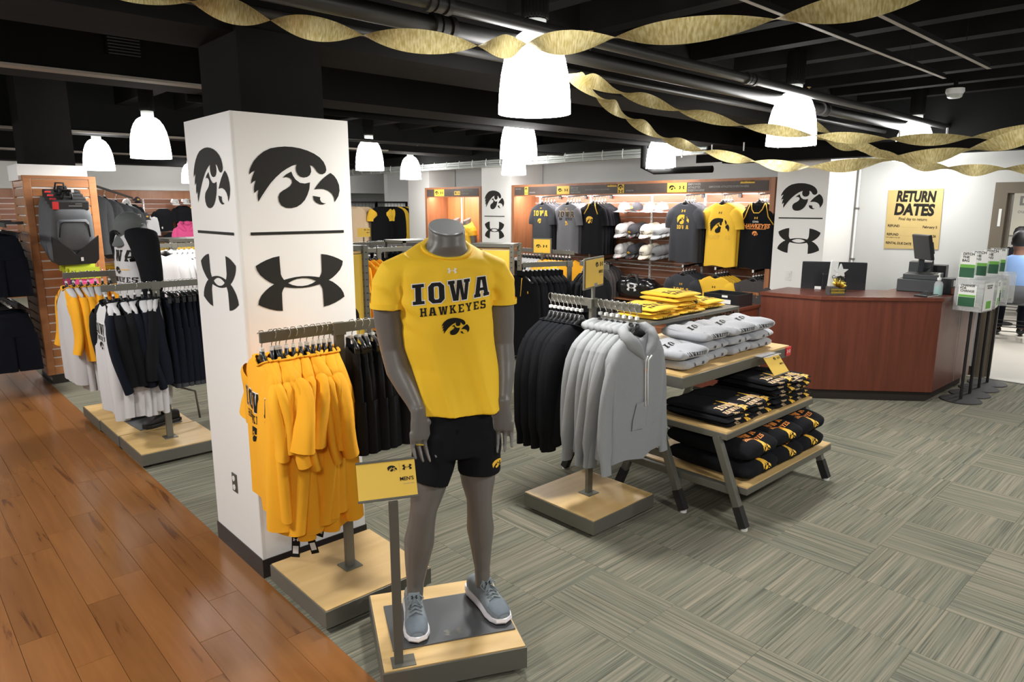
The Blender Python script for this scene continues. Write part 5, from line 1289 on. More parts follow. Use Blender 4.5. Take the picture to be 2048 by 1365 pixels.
# printed graphic band on each valance
def band(par, xb, yc, y0, y1, blocks, texts):
    X_ = 7.978 - xb
    g = MB().span((X_ - .003, y0 - yc, 2.005), (X_, y1 - yc, 2.13)).obj('graphic_band', 'sign_dark', par)
    for a, b, z0, z1, kind in blocks:
        o = MB().span((X_ - .0045, a - yc, z0), (X_ - .003, b - yc, z1)).obj('yellow_block', 'sign_y', g)
        c = (a + b) / 2 - yc; F = on_plane((X_ - .0055, c, (z0 + z1) / 2), (0, -1, 0), (0, 0, 1)); fl = Flat()
        if kind == 'w': fl.hawk((b - a) * .34, -(b - a) * .24, 0).ua((b - a) * .28, (b - a) * .25, 0)
        elif kind == 'n': fl.hawk((b - a) * .8, 0, .03).ua((b - a) * .7, 0, -.035)
        else: fl.text('EVERYWHERE', .022, bold=.02)
        obj('block_print', fl.mesh('block_print', 'pr_black', F), o)
    for y, z, h, s in texts: obj('slogan', Flat().text(s, h, 0, 0, 'LEFT', bold=.02).mesh('slogan', 'pr_grey', on_plane((X_ - .0045, y - yc, z), (0, -1, 0), (0, 0, 1))), g)
band(wc, 8.45, yc1, 4.10, 8.52, [(8.20, 8.28, 2.006, 2.128, 'n'), (7.30, 7.56, 2.006, 2.128, 'w'), (6.39, 6.56, 2.100, 2.128, 's'), (6.26, 6.37, 2.006, 2.128, 'n'), (5.23, 5.53, 2.006, 2.128, 'w'), (4.28, 4.47, 2.100, 2.128, 's')],
     [(5.21, 2.092, .028, 'EMPOWER'), (5.21, 2.052, .028, 'ATHLETES'), (5.21, 2.012, .028, 'EVERYWHERE'), (4.90, 2.055, .024, 'EMPOWER ATHLETES EVERYWHERE'), (7.27, 2.085, .022, 'EMPOWER'), (7.27, 2.052, .022, 'ATHLETES'), (7.27, 2.018, .022, 'EVERYWHERE'), (6.98, 2.055, .02, 'EMPOWER ATHLETES EVERYWHERE'), (6.22, 2.03, .02, 'ATHLETES'), (8.50, 2.09, .02, 'EMPOWER'), (8.17, 2.03, .02, 'ATHLETES')])
band(wc2, 8.45, yc2, 9.45, 10.96, [(10.42, 10.72, 2.006, 2.128, 'w'), (9.95, 10.12, 2.02, 2.09, 'w')], [(9.9, 2.08, .022, 'EMPOWER ATHLETES'), (9.9, 2.03, .022, 'EVERYWHERE')])

def wall_kind(seed, m, prints, **kw):
    base = dict(sl=dict(TEE, L=.24, out=.05), L=.76, fold=.008, th=.03)
    base.update(kw); return make_kind(seed, m, prints=prints, **base)
def tank_extra(g):
    out = []
    for s in (-1, 1):
        out.append(('armhole_trim', MB().tube([g.front(s * .105, g.zn - .012, .004), g.front(s * .135, g.zn - .09, .004), g.front(s * .16, g.zn - .17, .004), g.front(s * .225, g.zn - .26, .004)], .006, 6).mesh('armhole_trim', 'pr_yel', True), None))
    out.append(('neck_trim', MB().tube([g.front(-.095, g.zn - .005, .004), g.front(-.075, g.zn - .08, .004), g.front(-.035, g.zn - .125, .004), g.front(.035, g.zn - .125, .004), g.front(.075, g.zn - .08, .004), g.front(.095, g.zn - .005, .004)], .006, 6).mesh('neck_trim', 'pr_yel', True), None))
    return out
def stripe_extra(g):
    return [('collar_stripe', MB().tube([g.front(s * .06, g.zn - .004, .004), g.front(s * .085, g.zn - .07, .004), g.front(s * .15, g.zn - .16, .004)], .008, 6).mesh('collar_stripe', 'pr_yel', True), None) for s in (-1, 1)]
WK = [
 (8.02, 'charcoal tee with gold lettering', 'char_fab', wall_kind(601, 'char_fab', iowa_set(0, -.27, .085, 'pr_yel', None, .0, hk=None) + [('hawk_print', Flat().hawk(.12, 0, -.12), 'pr_yel', -.27, .003), ('logo_print', Flat().ua(.04), 'pr_yel', -.19, .003)]), 5),
 (7.47, 'heather grey tee with outlined black lettering', 'grey_fab', wall_kind(602, 'grey_fab', [('letter_outline', Flat().slab('IOWA', .085, 0, -.04, gap=.3, grow=.05), 'pr_tan', -.28, .002)] + iowa_set(0, -.28, .085, 'pr_black', None) + [('hawk_print', Flat().hawk(.11, 0, -.14), 'pr_yel', -.28, .003), ('logo_print', Flat().ua(.04), 'pr_yel', -.20, .003)]), 5),
 (6.96, 'black polo with gold collar stripes', 'black_fab', wall_kind(603, 'black_fab', [('hawk_print', Flat().hawk(.17, -.02, 0), 'pr_yel', -.36, .003)], extra=stripe_extra), 5),
 (5.365, 'charcoal tee with gold hawk head over lettering', 'char_fab', wall_kind(604, 'char_fab', [('logo_print', Flat().ua(.06), 'pr_yel', -.22, .003), ('hawk_print', Flat().hawk(.20), 'pr_yel', -.33, .003), ('letters', Flat().slab('IOWA', .05, 0, -.025), 'pr_yel', -.43, .003)], L=.78), 4),
 (4.82, 'yellow tee with a large black hawk head', 'yel', wall_kind(605, 'yel', [('logo_print', Flat().ua(.05), 'pr_black', -.24, .003), ('hawk_print', Flat().hawk(.30), 'pr_black', -.40, .003), ('faint_letters', Flat().text('FOOTBALL', .05, 0, -.02, bold=.02), 'sign_y', -.55, .003)], L=.80), 4),
 (4.33, 'black tank top with gold trim', 'black_fab', wall_kind(606, 'black_fab', [('logo_print', Flat().ua(.05), 'pr_yel', -.30, .003), ('small_letters', Flat().text('IOWA', .022, 0, 0, bold=.02), 'pr_white', -.355, .003), ('letters', Flat().text('HAWKEYES', .05, 0, -.02, bold=.04, slant=.25).rect(-.14, -.035, .14, -.027), 'pr_or', -.40, .003), ('hawk_print', Flat().hawk(.09), 'pr_or', -.485, .003)], sl=None, hs=.155, drop=.03, chest=.22, L=.80, extra=tank_extra), 4)]
for y, lab, m, kd, n in WK:
    nm = 'tank_top' if 'tank' in lab else 'polo_shirt' if 'polo' in lab else 't_shirt'; cat = 'tank top' if 'tank' in lab else 'polo' if 'polo' in lab else 't-shirt'
    yy = y - .10
    faceout((8.44, yy, 1.985), R(-90), .44, wc)
    for i in range(n):
        a = R(-90 - 6) + rnd.uniform(-.04, .04); x = 8.02 + .07 * i
        place(kd, nm, (x, yy, 1.985), a, lab + (', frontmost on its high arm' if i == 0 else ', %s from the front of its high arm' % ORD[i]), cat, 'upper shirts on the wall case', skip=() if i == 0 else ('logo_print', 'hawk_print', 'letters', 'letters_iowa', 'letter_outline', 'faint_letters', 'small_letters', 'letters_hawkeyes'))
        hanger((x, yy, 1.985), a, '%s black hanger on the arm of the %s' % (ORD[i], lab), 'hangers high on the wall case')
LW = [
 (6.78, 'brown-grey long-sleeved shirt, plain', wall_kind(611, 'brown_fab', (), sl=dict(LONG)), 5),
 (5.31, 'charcoal shirt with arched gold lettering', wall_kind(612, 'char_fab', [('logo_print', Flat().ua(.05), 'pr_yel', -.25, .003), ('letters', Flat().slab('IOWA', .06, 0, -.03, gap=.3), 'pr_yel', -.33, .003)]), 5),
 (4.82, 'yellow shirt with half-moon black hawk print', wall_kind(613, 'yel', [('logo_print', Flat().ua(.05), 'pr_black', -.25, .003), ('hawk_print', Flat().hawk(.30), 'pr_black', -.42, .003)]), 5),
 (4.30, 'brown-grey shirt with small gold text', wall_kind(614, 'brown_fab', [('letters', Flat().text('HAWKEYES', .03, 0, 0, bold=.02).text('IOWA ATHLETICS', .016, 0, -.035), 'pr_or', -.30, .003), ('hawk_print', Flat().hawk(.13), 'pr_black', -.46, .003)]), 5)]
for y, lab, kd, n in LW:
    yy = y - .06; z = 1.05
    faceout((8.44, yy, z), R(-90), .44, wc)
    for i in range(n):
        a = R(-94) + rnd.uniform(-.05, .05); x = 8.02 + .07 * i
        place(kd, 'shirt', (x, yy, z), a, lab + (', frontmost on its low arm' if i == 0 else ', %s from the front of its low arm' % ORD[i]), 'shirt', 'lower shirts on the wall case', skip=() if i == 0 else ('logo_print', 'hawk_print', 'letters'))
        hanger((x, yy, z), a, '%s black hanger on the low arm of the %s' % (ORD[i], lab.split(' with')[0].split(',')[0]), 'hangers low on the wall case')
# caps
CK = dict(white=cap_parts('cap_white', None, 'x', 'pr_grey'), black=cap_parts('char_fab', 'black', 'hawk', 'pr_yel'), cream=cap_parts('cap_cream', None, 'x'), lt=cap_parts('cap_lt', None, 'hawk', 'pr_grey'), grey=cap_parts('cap_grey', None, 'hawk'))
rows = [(1.815, ['white', 'black', 'white', 'lt'], 1, 'top'), (1.51, ['white', 'black', 'cream', 'lt'], 3, 'middle'), (1.215, ['white', 'black', 'cream', 'grey'], 3, 'bottom')]
CN = dict(white='white', black='charcoal', cream='cream', lt='light grey', grey='heather grey')
for z, ks, n, rn in rows:
    for j, k in enumerate(ks):
        y = (6.46, 6.235, 6.01, 5.80)[j]
        if n > 1:
            t = thing('cap_peg', 'black peg behind the %s caps, %s cap row' % (CN[k], rn), 'peg', (8.44, y, z + .02), 0, 'cap pegs')
            MB().bar((0, 0, 0), (-.25, 0, .02), .008, .008).box((-.004, 0, 0), (.008, .06, .05)).obj('peg', 'black', t)
        for i in range(n):
            sfx = {0: 'front', 1: 'second', 2: 'third'}[i]
            nth = 'leftmost ' if (j == 0 and ks.count(k) > 1) else 'third from left, ' if (ks.count(k) > 1) else ''
            put_cap(CK[k], (8.20 + .07 * i if n > 1 else 8.26, y - .03 * i, z - .035 + .012 * i), (R(34 if n > 1 else 8), 0, R(-104 if rn == 'top' else -92)), '%s%s cap, %s in the %s cap row on the wall case' % (nth, CN[k], sfx, rn), 'caps on the wall case', stack_tag='red' if (n > 1 and i == 0 and j < 3) else None)
t = thing('cap_shelf', 'slim shelf under the top row of caps', 'shelf', (8.3, 6.13, 1.745)); MB().box((0, 0, 0), (.27, .98, .012)).obj('shelf_board', 'clear', t)
for y in (5.70, 6.56): MB().box((.1, y - 6.13, -.02), (.08, .01, .03)).obj('bracket', 'alum', t)
t = thing('hang_bar', 'chromed cross bar on the wall case above the duffel bag', 'rail', (8.18, 6.3, 1.0))
MB().tube([(0, -.95, 0), (0, .95, 0)], .012, 8).obj('bar', 'chrome', t, smooth=2)
for y in (-.9, .9): MB().bar((0, y, 0), (.25, y, 0), .01, .03).obj('bracket', 'chrome', t)
# duffel
t = thing('duffel_bag', 'glossy black duffel bag with white logo on a low shelf of the wall case', 'bag', (8.2, 6.12, .50))
R_ = []
for i in range(15):
    s = -1 + 2 * i / 14; e = max(.55, (1 - abs(s) ** 5) ** .5) if abs(s) < 1 else .55
    R_.append([(.155 * e * sgp(math.cos(2 * math.pi * a / 28), .75), s * .345, .155 + .155 * e * sgp(math.sin(2 * math.pi * a / 28), .75) * (1 + .05 * math.sin(s * 9))) for a in range(28)])
MB().rings(R_, True, True).obj('bag_body', 'duffel', t, smooth=True)
for s in (-1, 1): MB().tube([(-.13 * 1, -.12, .16), (-.165, -.11, .26), (-.12 + .03 * s, -.05, .36), (-.12 + .03 * s, .05, .36), (-.165, .11, .26), (-.13, .12, .16)], .012, 8, ref=(0, 1, 0), ry=.006).obj('carry_handle', 'bag_blk', t, smooth=True)
obj('logo_print', Flat().ua(.17).mesh('logo_print', 'pr_white', on_plane((-.160, 0, .17), (0, -1, 0), (0, 0, 1))), t)
MB().tube([(-.02, -.3, .305), (-.02, .3, .305)], .006, 6).obj('zipper', 'pr_grey', t)
t = thing('duffel_shelf', 'low shelf under the black duffel bag', 'shelf', (8.24, 6.12, .49)); MB().box((0, 0, 0), (.38, .95, .018)).obj('shelf_board', 'case_wood', t)
# busts in the far wall case
TMY = TM.copy(); TMY.materials.clear(); TMY.materials.append(M['yel']); TMG = TM.copy(); TMG.materials.clear(); TMG.materials.append(M['grey_fab'])
for (x, y, me, lab, pm) in ((8.12, 9.98, TMY, 'headless grey mannequin in a yellow tee inside the far wall case', 'pr_black'), (8.22, 10.42, TMG, 'headless grey mannequin in a grey tee inside the far wall case', 'pr_yel')):
    m_ = thing('mannequin', lab, 'mannequin', (x, y, -.16), R(-100))
    obj('mannequin_body', BODY, m_); tt = obj('fitted_tee', me, m_); obj('fitted_shorts', SF, m_)
    obj('hawk_print', Flat().hawk(.13).mesh('hawk_print', pm, wrap(bv, .05, 1.36, .003), .02), tt)
    t = thing('display_platform', 'dark plinth under the %s mannequin in the far wall case' % ('yellow' if me is TMY else 'grey'), 'plinth', (x, y, 0), group='wall case plinths'); MB().box((.0, 0, .03), (.4, .4, .05)).obj('plinth', 'case_wood', t)
    t.location.z = 0

# ================================================================== COUNTER
def offpoly(pts, d): return offset(pts, d)
t = thing('sales_counter', 'long angled mahogany sales counter with black toe kick', 'counter', (6.9, 2.6, 0))
O = Vector((6.9, 2.6))
A = [(6.42, 3.30), (6.50, 2.745), (7.20, 1.935), (8.30, 1.915)]
I_ = [(8.30, 2.47), (7.46, 2.49), (7.05, 2.98), (6.98, 3.30)]
rel = lambda L: [(x - O.x, y - O.y) for x, y in L]
MB().prism(rel(A + I_), .10, .965).obj('counter_body', 'counter', t, bevel=.003)
MB().prism(rel([(6.46, 3.29), (6.545, 2.77), (7.225, 1.99), (8.25, 1.97), (8.25, 2.4), (7.4, 2.42), (7.0, 2.9), (6.9, 3.29)]), 0, .10).obj('toe_kick', 'baseb', t)
MB().prism(rel([(6.405, 3.31), (6.488, 2.738), (7.192, 1.920), (8.31, 1.90), (8.31, 2.485), (7.47, 2.505), (7.06, 2.995), (6.99, 3.31)]), .965, 1.0).obj('counter_top', 'counter', t, bevel=.003)
MB().span((7.78 - O.x, 1.9135 - O.y, .11), (7.784 - O.x, 1.9165 - O.y, .955)).obj('panel_seam', 'ledge', t)
MB().prism(rel([(7.06, 2.99), (7.47, 2.50), (8.2, 2.50), (8.2, 3.1), (7.06, 3.3)]), .74, .77).obj('desk_shelf', 'counter', t)
MB().span((8.1 - O.x, 2.52 - O.y, 0), (8.18 - O.x, 3.05 - O.y, .74)).obj('desk_leg', 'counter', t)
MB().span((7.1 - O.x, 3.02 - O.y, 0), (7.2 - O.x, 3.26 - O.y, .74)).obj('desk_leg', 'counter', t)
t = thing('low_cabinet', 'small low mahogany cabinet at the left end of the sales counter', 'cabinet', (6.2, 3.55, 0))
MB().box((0, 0, .44), (.48, .46, .80)).obj('cabinet_body', 'counter', t, bevel=.003); MB().box((0, 0, .02), (.44, .42, .04)).obj('toe_kick', 'baseb', t); MB().box((0, 0, .855), (.50, .48, .03)).obj('cabinet_top', 'counter', t, bevel=.003)
t = thing('document_tray', 'black plastic tray with white labels on the low cabinet', 'tray', (6.18, 3.52, .871))
MB().box((0, 0, .005), (.30, .36, .01)).obj('tray_floor', 'black', t)
for x, y, sx, sy in ((-.145, 0, .01, .36), (.145, 0, .01, .36), (0, -.175, .28, .01), (0, .175, .28, .01)): MB().box((x, y, .065), (sx, sy, .11)).obj('tray_side', 'black', t, bevel=.002)
MB().box((-.152, -.03, .05), (.002, .17, .04)).obj('label_card', 'paper', t); MB().box((-.152, -.05, .10), (.002, .06, .02)).obj('label_card', 'paper', t)
# monitor seen from behind
t = thing('monitor', 'black desktop monitor seen from behind on the counter desk', 'monitor', (7.16, 2.92, .77), R(-60))
MB().box((0, 0, .33), (.60, .035, .35)).obj('shell', 'screen', t, bevel=.008)
MB().box((0, .019, .33), (.57, .002, .32)).obj('display', 'pos', t)
MB().box((0, -.02, .30), (.22, .03, .18)).obj('rear_housing', 'screen', t, bevel=.01)
MB().bar((0, -.02, .0), (0, -.02, .25), .07, .03).obj('stand', 'screen', t); MB().box((0, 0, .006), (.24, .2, .012)).obj('stand_foot', 'screen', t, bevel=.003)
MB().box((-.12, -.0185, .24), (.10, .002, .03)).obj('asset_label', 'paper', t); MB().box((.02, -.0365, .20), (.08, .002, .006)).obj('badge_print', 'pr_grey', t)
# award
t = thing('award', 'clear crystal star award on a stone block engraved with a plaque', 'award', (6.70, 2.70, 1.0), R(-40))
MB().box((0, 0, .04), (.16, .08, .08)).obj('base_block', 'brown_fab', t, bevel=.003); MB().box((0, -.0415, .04), (.13, .002, .045)).obj('plaque', 'gold_foil', t)
obj('plaque_text', Flat().text('CUSTOMER CHOICE', .012, 0, -.002, bold=.02).mesh('plaque_text', 'pr_black', on_plane((0, -.0435, .038), (1, 0, 0), (0, 0, 1))), t)
MB().box((-.035, .01, .20), (.07, .03, .24), Matrix.Rotation(R(4), 3, 'Y')).obj('crystal_slab', 'crystal', t, bevel=.004)
st = [((.075 if k % 2 == 0 else .032) * math.sin(k * math.pi / 5), (.075 if k % 2 == 0 else .032) * math.cos(k * math.pi / 5)) for k in range(10)]
mb = MB().prism(st, -.012, .012)
for v in mb.v: v.x, v.y, v.z = v.x + .03, v.z + .0, v.y + .22
mb.obj('crystal_star', 'crystal', t)
obj('ribbon_print', Flat().text('Compete', .03, 0, 0, bold=.02, slant=.2).mesh('ribbon_print', 'pr_black', on_plane((.02, -.02, .16), (1, 0, 0), (0, 0, 1))), t)
t = thing('gift_bow', 'shiny gold gift bow on the stone base of the award', 'bow', (6.68, 2.67, 1.082), 0)
for k in range(12):
    a = k * 2.4; rr_ = .03 + .012 * (k % 3); p = Vector((math.cos(a) * rr_, math.sin(a) * rr_, .012 + .022 * (2 - k % 3)))
    MB().tube([Vector((0, 0, .005)), p + Vector((0, 0, .02)), p * 1.25, p * .9 - Vector((0, 0, .006)), Vector((0, 0, .003))], .012, 6, ref=(0, 0, 1), ry=.001).obj('bow_loop', 'gold_foil', t, smooth=True)
# cash terminal
t = thing('pos_terminal', 'slate grey cash register with a tilted monitor on the counter', 'cash register', (7.72, 2.27, 1.001), R(8))
MB().box((0, 0, .06), (.42, .38, .12)).obj('cash_drawer', 'pos', t, bevel=.005)
MB().box((.0, -.0, .145), (.36, .30, .05)).obj('printer_shelf', 'pos', t, bevel=.006); MB().box((-.06, -.04, .175), (.16, .12, .012)).obj('keypad', 'black', t, bevel=.003)
MB().bar((.10, .05, .16), (.02, .03, .36), .05, .06).obj('stand_arm', 'pos', t, bevel=.006)
MB().box((-.06, .02, .43), (.035, .30, .25), Matrix.Rotation(R(-52), 3, 'Z') @ Matrix.Rotation(R(-12), 3, 'Y')).obj('screen_shell', 'screen', t, bevel=.008)
MB().box((-.03, -.02, .42), (.05, .13, .12), Matrix.Rotation(R(-52), 3, 'Z') @ Matrix.Rotation(R(-12), 3, 'Y')).obj('vesa_mount', 'pos', t, bevel=.006)
MB().tube([(.05, .02, .36), (.03, -.07, .30), (.0, -.06, .24), (.05, .0, .18)], .006, 6).obj('cable', 'black', t, smooth=True)
MB().box((.22, .06, .20), (.16, .20, .14)).obj('receipt_printer', 'pos', t, bevel=.008)
MB().box((.40, .0, .115), (.18, .3, .23)).obj('side_terminal', 'screen', t, bevel=.006)
t = thing('card_reader', 'flat black card reader dock lying on the counter edge', 'card reader', (7.22, 2.08, 1.001), R(-10))
MB().box((0, 0, .008), (.20, .12, .016)).obj('dock', 'black', t, bevel=.002); MB().box((0, 0, .03), (.09, .08, .03), taper=.5).obj('cradle', 'bag_blk', t, bevel=.003); MB().box((-.0, -.062, .006), (.19, .003, .008)).obj('trim', 'collar', t)
t = thing('sanitizer_bottle', 'clear pump bottle of teal hand sanitizer on the counter', 'bottle', (7.38, 2.03, 1.001))
MB().lathe([(0, .0), (.034, .0), (.038, .01), (.038, .105), (.03, .125), (.014, .135), (.014, .145)], n=20).obj('bottle', 'clear', t, smooth=2)
MB().lathe([(0, .003), (.034, .004), (.034, .085), (0, .085)], n=20).obj('gel', 'gel', t, smooth=2)
MB().lathe([(.018, .143), (.018, .165), (.006, .168), (.006, .20), (0, .2)], n=14).obj('pump_collar', 'white_paint', t, smooth=2)
MB().bar((.01, 0, .203), (-.035, 0, .198), .014, .010).obj('pump_nozzle', 'white_paint', t)
t = thing('card_machine', 'small dark payment box with a white bear-shaped sticker beside the sanitizer', 'box', (7.58, 2.00, 1.001), R(-6))
MB().box((0, 0, .075), (.15, .10, .15)).obj('case', 'screen', t, bevel=.004); MB().box((0, -.03, .035), (.13, .08, .06)).obj('stone_foot', 'counter', t)
obj('sticker', Flat().loops([[(-.028, -.03), (.028, -.03), (.034, 0), (.034, .02), (.02, .032), (0, .024), (-.02, .032), (-.034, .02), (-.034, 0)]]).mesh('sticker', 'pr_white', on_plane((0, -.0515, .105), (1, 0, 0), (0, 0, 1))), t)
# poster
t = thing('poster', 'kraft gold RETURN DATES poster taped to the white wall', 'poster', (8.742, 2.74, 1.68))
MB().box((0, 0, 0), (.003, .565, .665), Matrix.Rotation(R(-1.3), 3, 'X')).obj('poster_sheet', 'poster', t)
F = on_plane((-.0025, 0, 0), (0, -1, -.022), (0, -.022, 1))
PL_ = [('title_line', [('RETURN', .112, 0, .200, 'CENTER', .05, .66, .05)]), ('title_line', [('DATES', .120, 0, .05, 'CENTER', .05, .80, .05)]),
 ('subtitle_line', [('Final day to return:', .030, 0, -.012, 'CENTER', .02, .9, .0)]), ('text_line', [('REFUND', .026, -.255, -.092, 'LEFT', .03, .9, 0), ('February 5', .026, .255, -.092, 'RIGHT', .03, .9, 0)]),
 ('text_line', [('REFUND', .026, -.255, -.190, 'LEFT', .03, .9, 0), ('February 26', .026, .255, -.190, 'RIGHT', .03, .9, 0)]), ('text_line', [('with original drop slip', .012, -.262, -.216, 'LEFT', .01, 1, 0)]), ('text_line', [('RENTAL DUE DATE', .026, -.255, -.288, 'LEFT', .03, .85, 0)])]
for k_, (nm, ls) in enumerate(PL_):
    pf = Flat()
    for s_, h_, x_, y_, al_, bo_, sx_, sl_2 in ls: pf.text(s_, h_, x_, y_, al_, sx=sx_, bold=bo_, slant=sl_2)
    if k_ in (3, 4):
        for q in range(10): pf.rect(-.11 + q * .018, ls[0][3], -.106 + q * .018, ls[0][3] + .003)
    if k_ == 6:
        for q in range(5): pf.rect(.03 + q * .018, ls[0][3], .034 + q * .018, ls[0][3] + .003)
    obj(nm, pf.mesh(nm, 'pr_black', F), t)
# donation boxes on stands
for i, x in enumerate((7.52, 7.82, 8.14, 8.45)):
    w = 'nearest' if i == 0 else ('second' if i == 1 else 'third' if i == 2 else 'farthest')
    y = 1.80; 
    t = thing('donation_stand', '%s clear acrylic donation box on a black pole stand in the row of four' % w, 'donation box', (x, y - .03, 0), R((-8, 6, 20, 12)[i]), 'donation box stands by the counter')
    MB().lathe([(0, .012), (.17, .010), (.178, .004), (.178, 0)], n=40).obj('round_foot', 'rubber', t)
    MB().tube([(0, 0, .01), (0, 0, .86)], .0135, 12).obj('pole', 'black', t, smooth=2)
    a_, z0, z1 = .118, .875, 1.165
    for dx, dy, sx, sy in ((-a_, 0, .004, 2 * a_), (a_, 0, .004, 2 * a_), (0, -a_, 2 * a_ - .004, .004), (0, a_, 2 * a_ - .004, .004)): MB().box((dx, dy, (z0 + z1) / 2), (sx, sy, z1 - z0)).obj('box_side', 'acrylic', t)
    MB().box((0, 0, z0), (2 * a_ + .004, 2 * a_ + .004, .005)).obj('box_floor', 'acrylic', t); MB().box((0, 0, z1), (2 * a_ + .004, 2 * a_ + .004, .004)).obj('box_lid', 'acrylic', t)
    mb = MB(); r2 = random.Random(i)
    for k in range(46): mb.box((r2.uniform(-.085, .085), r2.uniform(-.085, .085), z0 + .015 + r2.uniform(0, .04)), (.06, .03, .002), Matrix.Rotation(r2.uniform(0, 6), 3, 'Z') @ Matrix.Rotation(r2.uniform(-.9, .9), 3, 'X'))
    mb.obj('banknotes', 'money', t)['kind'] = 'stuff'
    c = MB().box((-a_ - .004, .01, z0 + .14), (.002, .15, .19)).obj('leaflet', 'paper', t)
    MB().box((-a_ - .0055, .01, z0 + .085), (.001, .14, .085)).obj('green_field', 'dkgreen', c); MB().box((-a_ - .0055, .01, z0 + .14), (.001, .14, .02)).obj('green_band', 'green', c)
    obj('leaflet_text', Flat().text('CHANGE', .020, 0, .03, bold=.03).text('FOR', .020, -.035, .005, bold=.03).text('CHANGE', .020, 0, -.02, bold=.03).mesh('leaflet_text', 'pr_black', on_plane((-a_ - .0058, .01, z0 + .195), (0, -1, 0), (0, 0, 1))), c)
    c = MB().box((.0, -a_ - .004, z0 + .135), (.19, .002, .25)).obj('leaflet', 'paper', t); MB().box((.01, -a_ - .0055, z0 + .06), (.10, .001, .07)).obj('green_field', 'green', c)
    obj('leaflet_text', Flat().text('DONATIONS', .014, 0, .02, bold=.03).text('WELCOME', .014, 0, 0, bold=.03).mesh('leaflet_text', 'pr_black', on_plane((0, -a_ - .0058, z0 + .21), (1, 0, 0), (0, 0, 1))), c)
    s = MB().box((-.09, .045, z1 + .125), (.004, .15, .25)).obj('sign_back', 'acrylic', t)
    c = MB().box((-.094, .045, z1 + .125), (.002, .13, .23)).obj('sign_sheet', 'paper', t)
    MB().box((-.0955, .045, z1 + .06), (.001, .125, .09)).obj('green_field', 'dkgreen', c); MB().box((-.0955, .045, z1 + .12), (.001, .125, .03)).obj('green_band', 'green', c)
    obj('sheet_text', Flat().text('DITCH', .022, 0, .03, bold=.03).text('THE', .022, -.02, .0, bold=.03).text('BAG', .022, -.02, -.03, bold=.03).mesh('sheet_text', 'pr_black', on_plane((-.0962, .045, z1 + .19), (0, -1, 0), (0, 0, 1))), c)

# ================================================================== ROOM BEYOND THE DOOR
struct('wall_hall', MB().span((15.6, -4, 0), (15.7, 6, 3.3)).mesh('wall_hall', 'light_paint'))
t = thing('hall_banner', 'pale banner with red and grey lettering on the far wall beyond the doorway', 'banner', (15.56, 2.95, 1.75)); MB().box((0, 0, 0), (.03, 1.6, .9)).obj('banner_sheet', 'cap_cream', t)
obj('banner_text', Flat().text('PX', .15, -.12, .1, bold=.05).mesh('banner_text', 'maroon', on_plane((-.018, .42, 0), (0, -1, 0), (0, 0, 1))), t)
obj('banner_text', Flat().text('D', .15, .0, .1, bold=.05).text('our store', .07, .1, -.05).mesh('banner_text', 'pr_grey', on_plane((-.018, .1, 0), (0, -1, 0), (0, 0, 1))), t)
def stool(loc, rz, lab):
    t = thing('bar_stool', lab, 'stool', (loc[0], loc[1], 0), rz, 'black bar stools beyond the doorway')
    for sx in (-1, 1):
        for sy in (-1, 1): MB().bar((sx * .23, sy * .22, 0), (sx * .16, sy * .16, .70), .022, .022).obj('leg', 'rubber', t)
    for z, k in ((.20, .213), (.33, .20)):
        for sx in (-1, 1): MB().bar((sx * k, -k, z), (sx * k, k, z), .014, .014).bar((-k, sx * k, z), (k, sx * k, z), .014, .014).obj('foot_rail', 'rubber', t)
    MB().box((0, 0, .72), (.42, .42, .05)).obj('seat', 'bag', t, bevel=.02)
    MB().rings([[(.21 * math.sin(q) * s_, .16 + .06 * math.cos(q) - (.02 if k else 0), z) for q in [R(-80 + 160 * j / 10) for j in range(11)]] + [(.19 * math.sin(q) * s_, .13 + .05 * math.cos(q), z) for q in [R(80 - 160 * j / 10) for j in range(11)]] for k, (z, s_) in enumerate(((.74, 1), (.90, 1.02), (1.06, .9)))], True, True).obj('backrest', 'bag', t, smooth=True)
    t.scale = (1, 1, .73); return t
stool((11.5, 2.25), R(100), 'black bar stool carrying the person in light blue, beyond the doorway')
stool((13.3, 1.75), R(40), 'empty black bar stool farther beyond the doorway, right of the person')
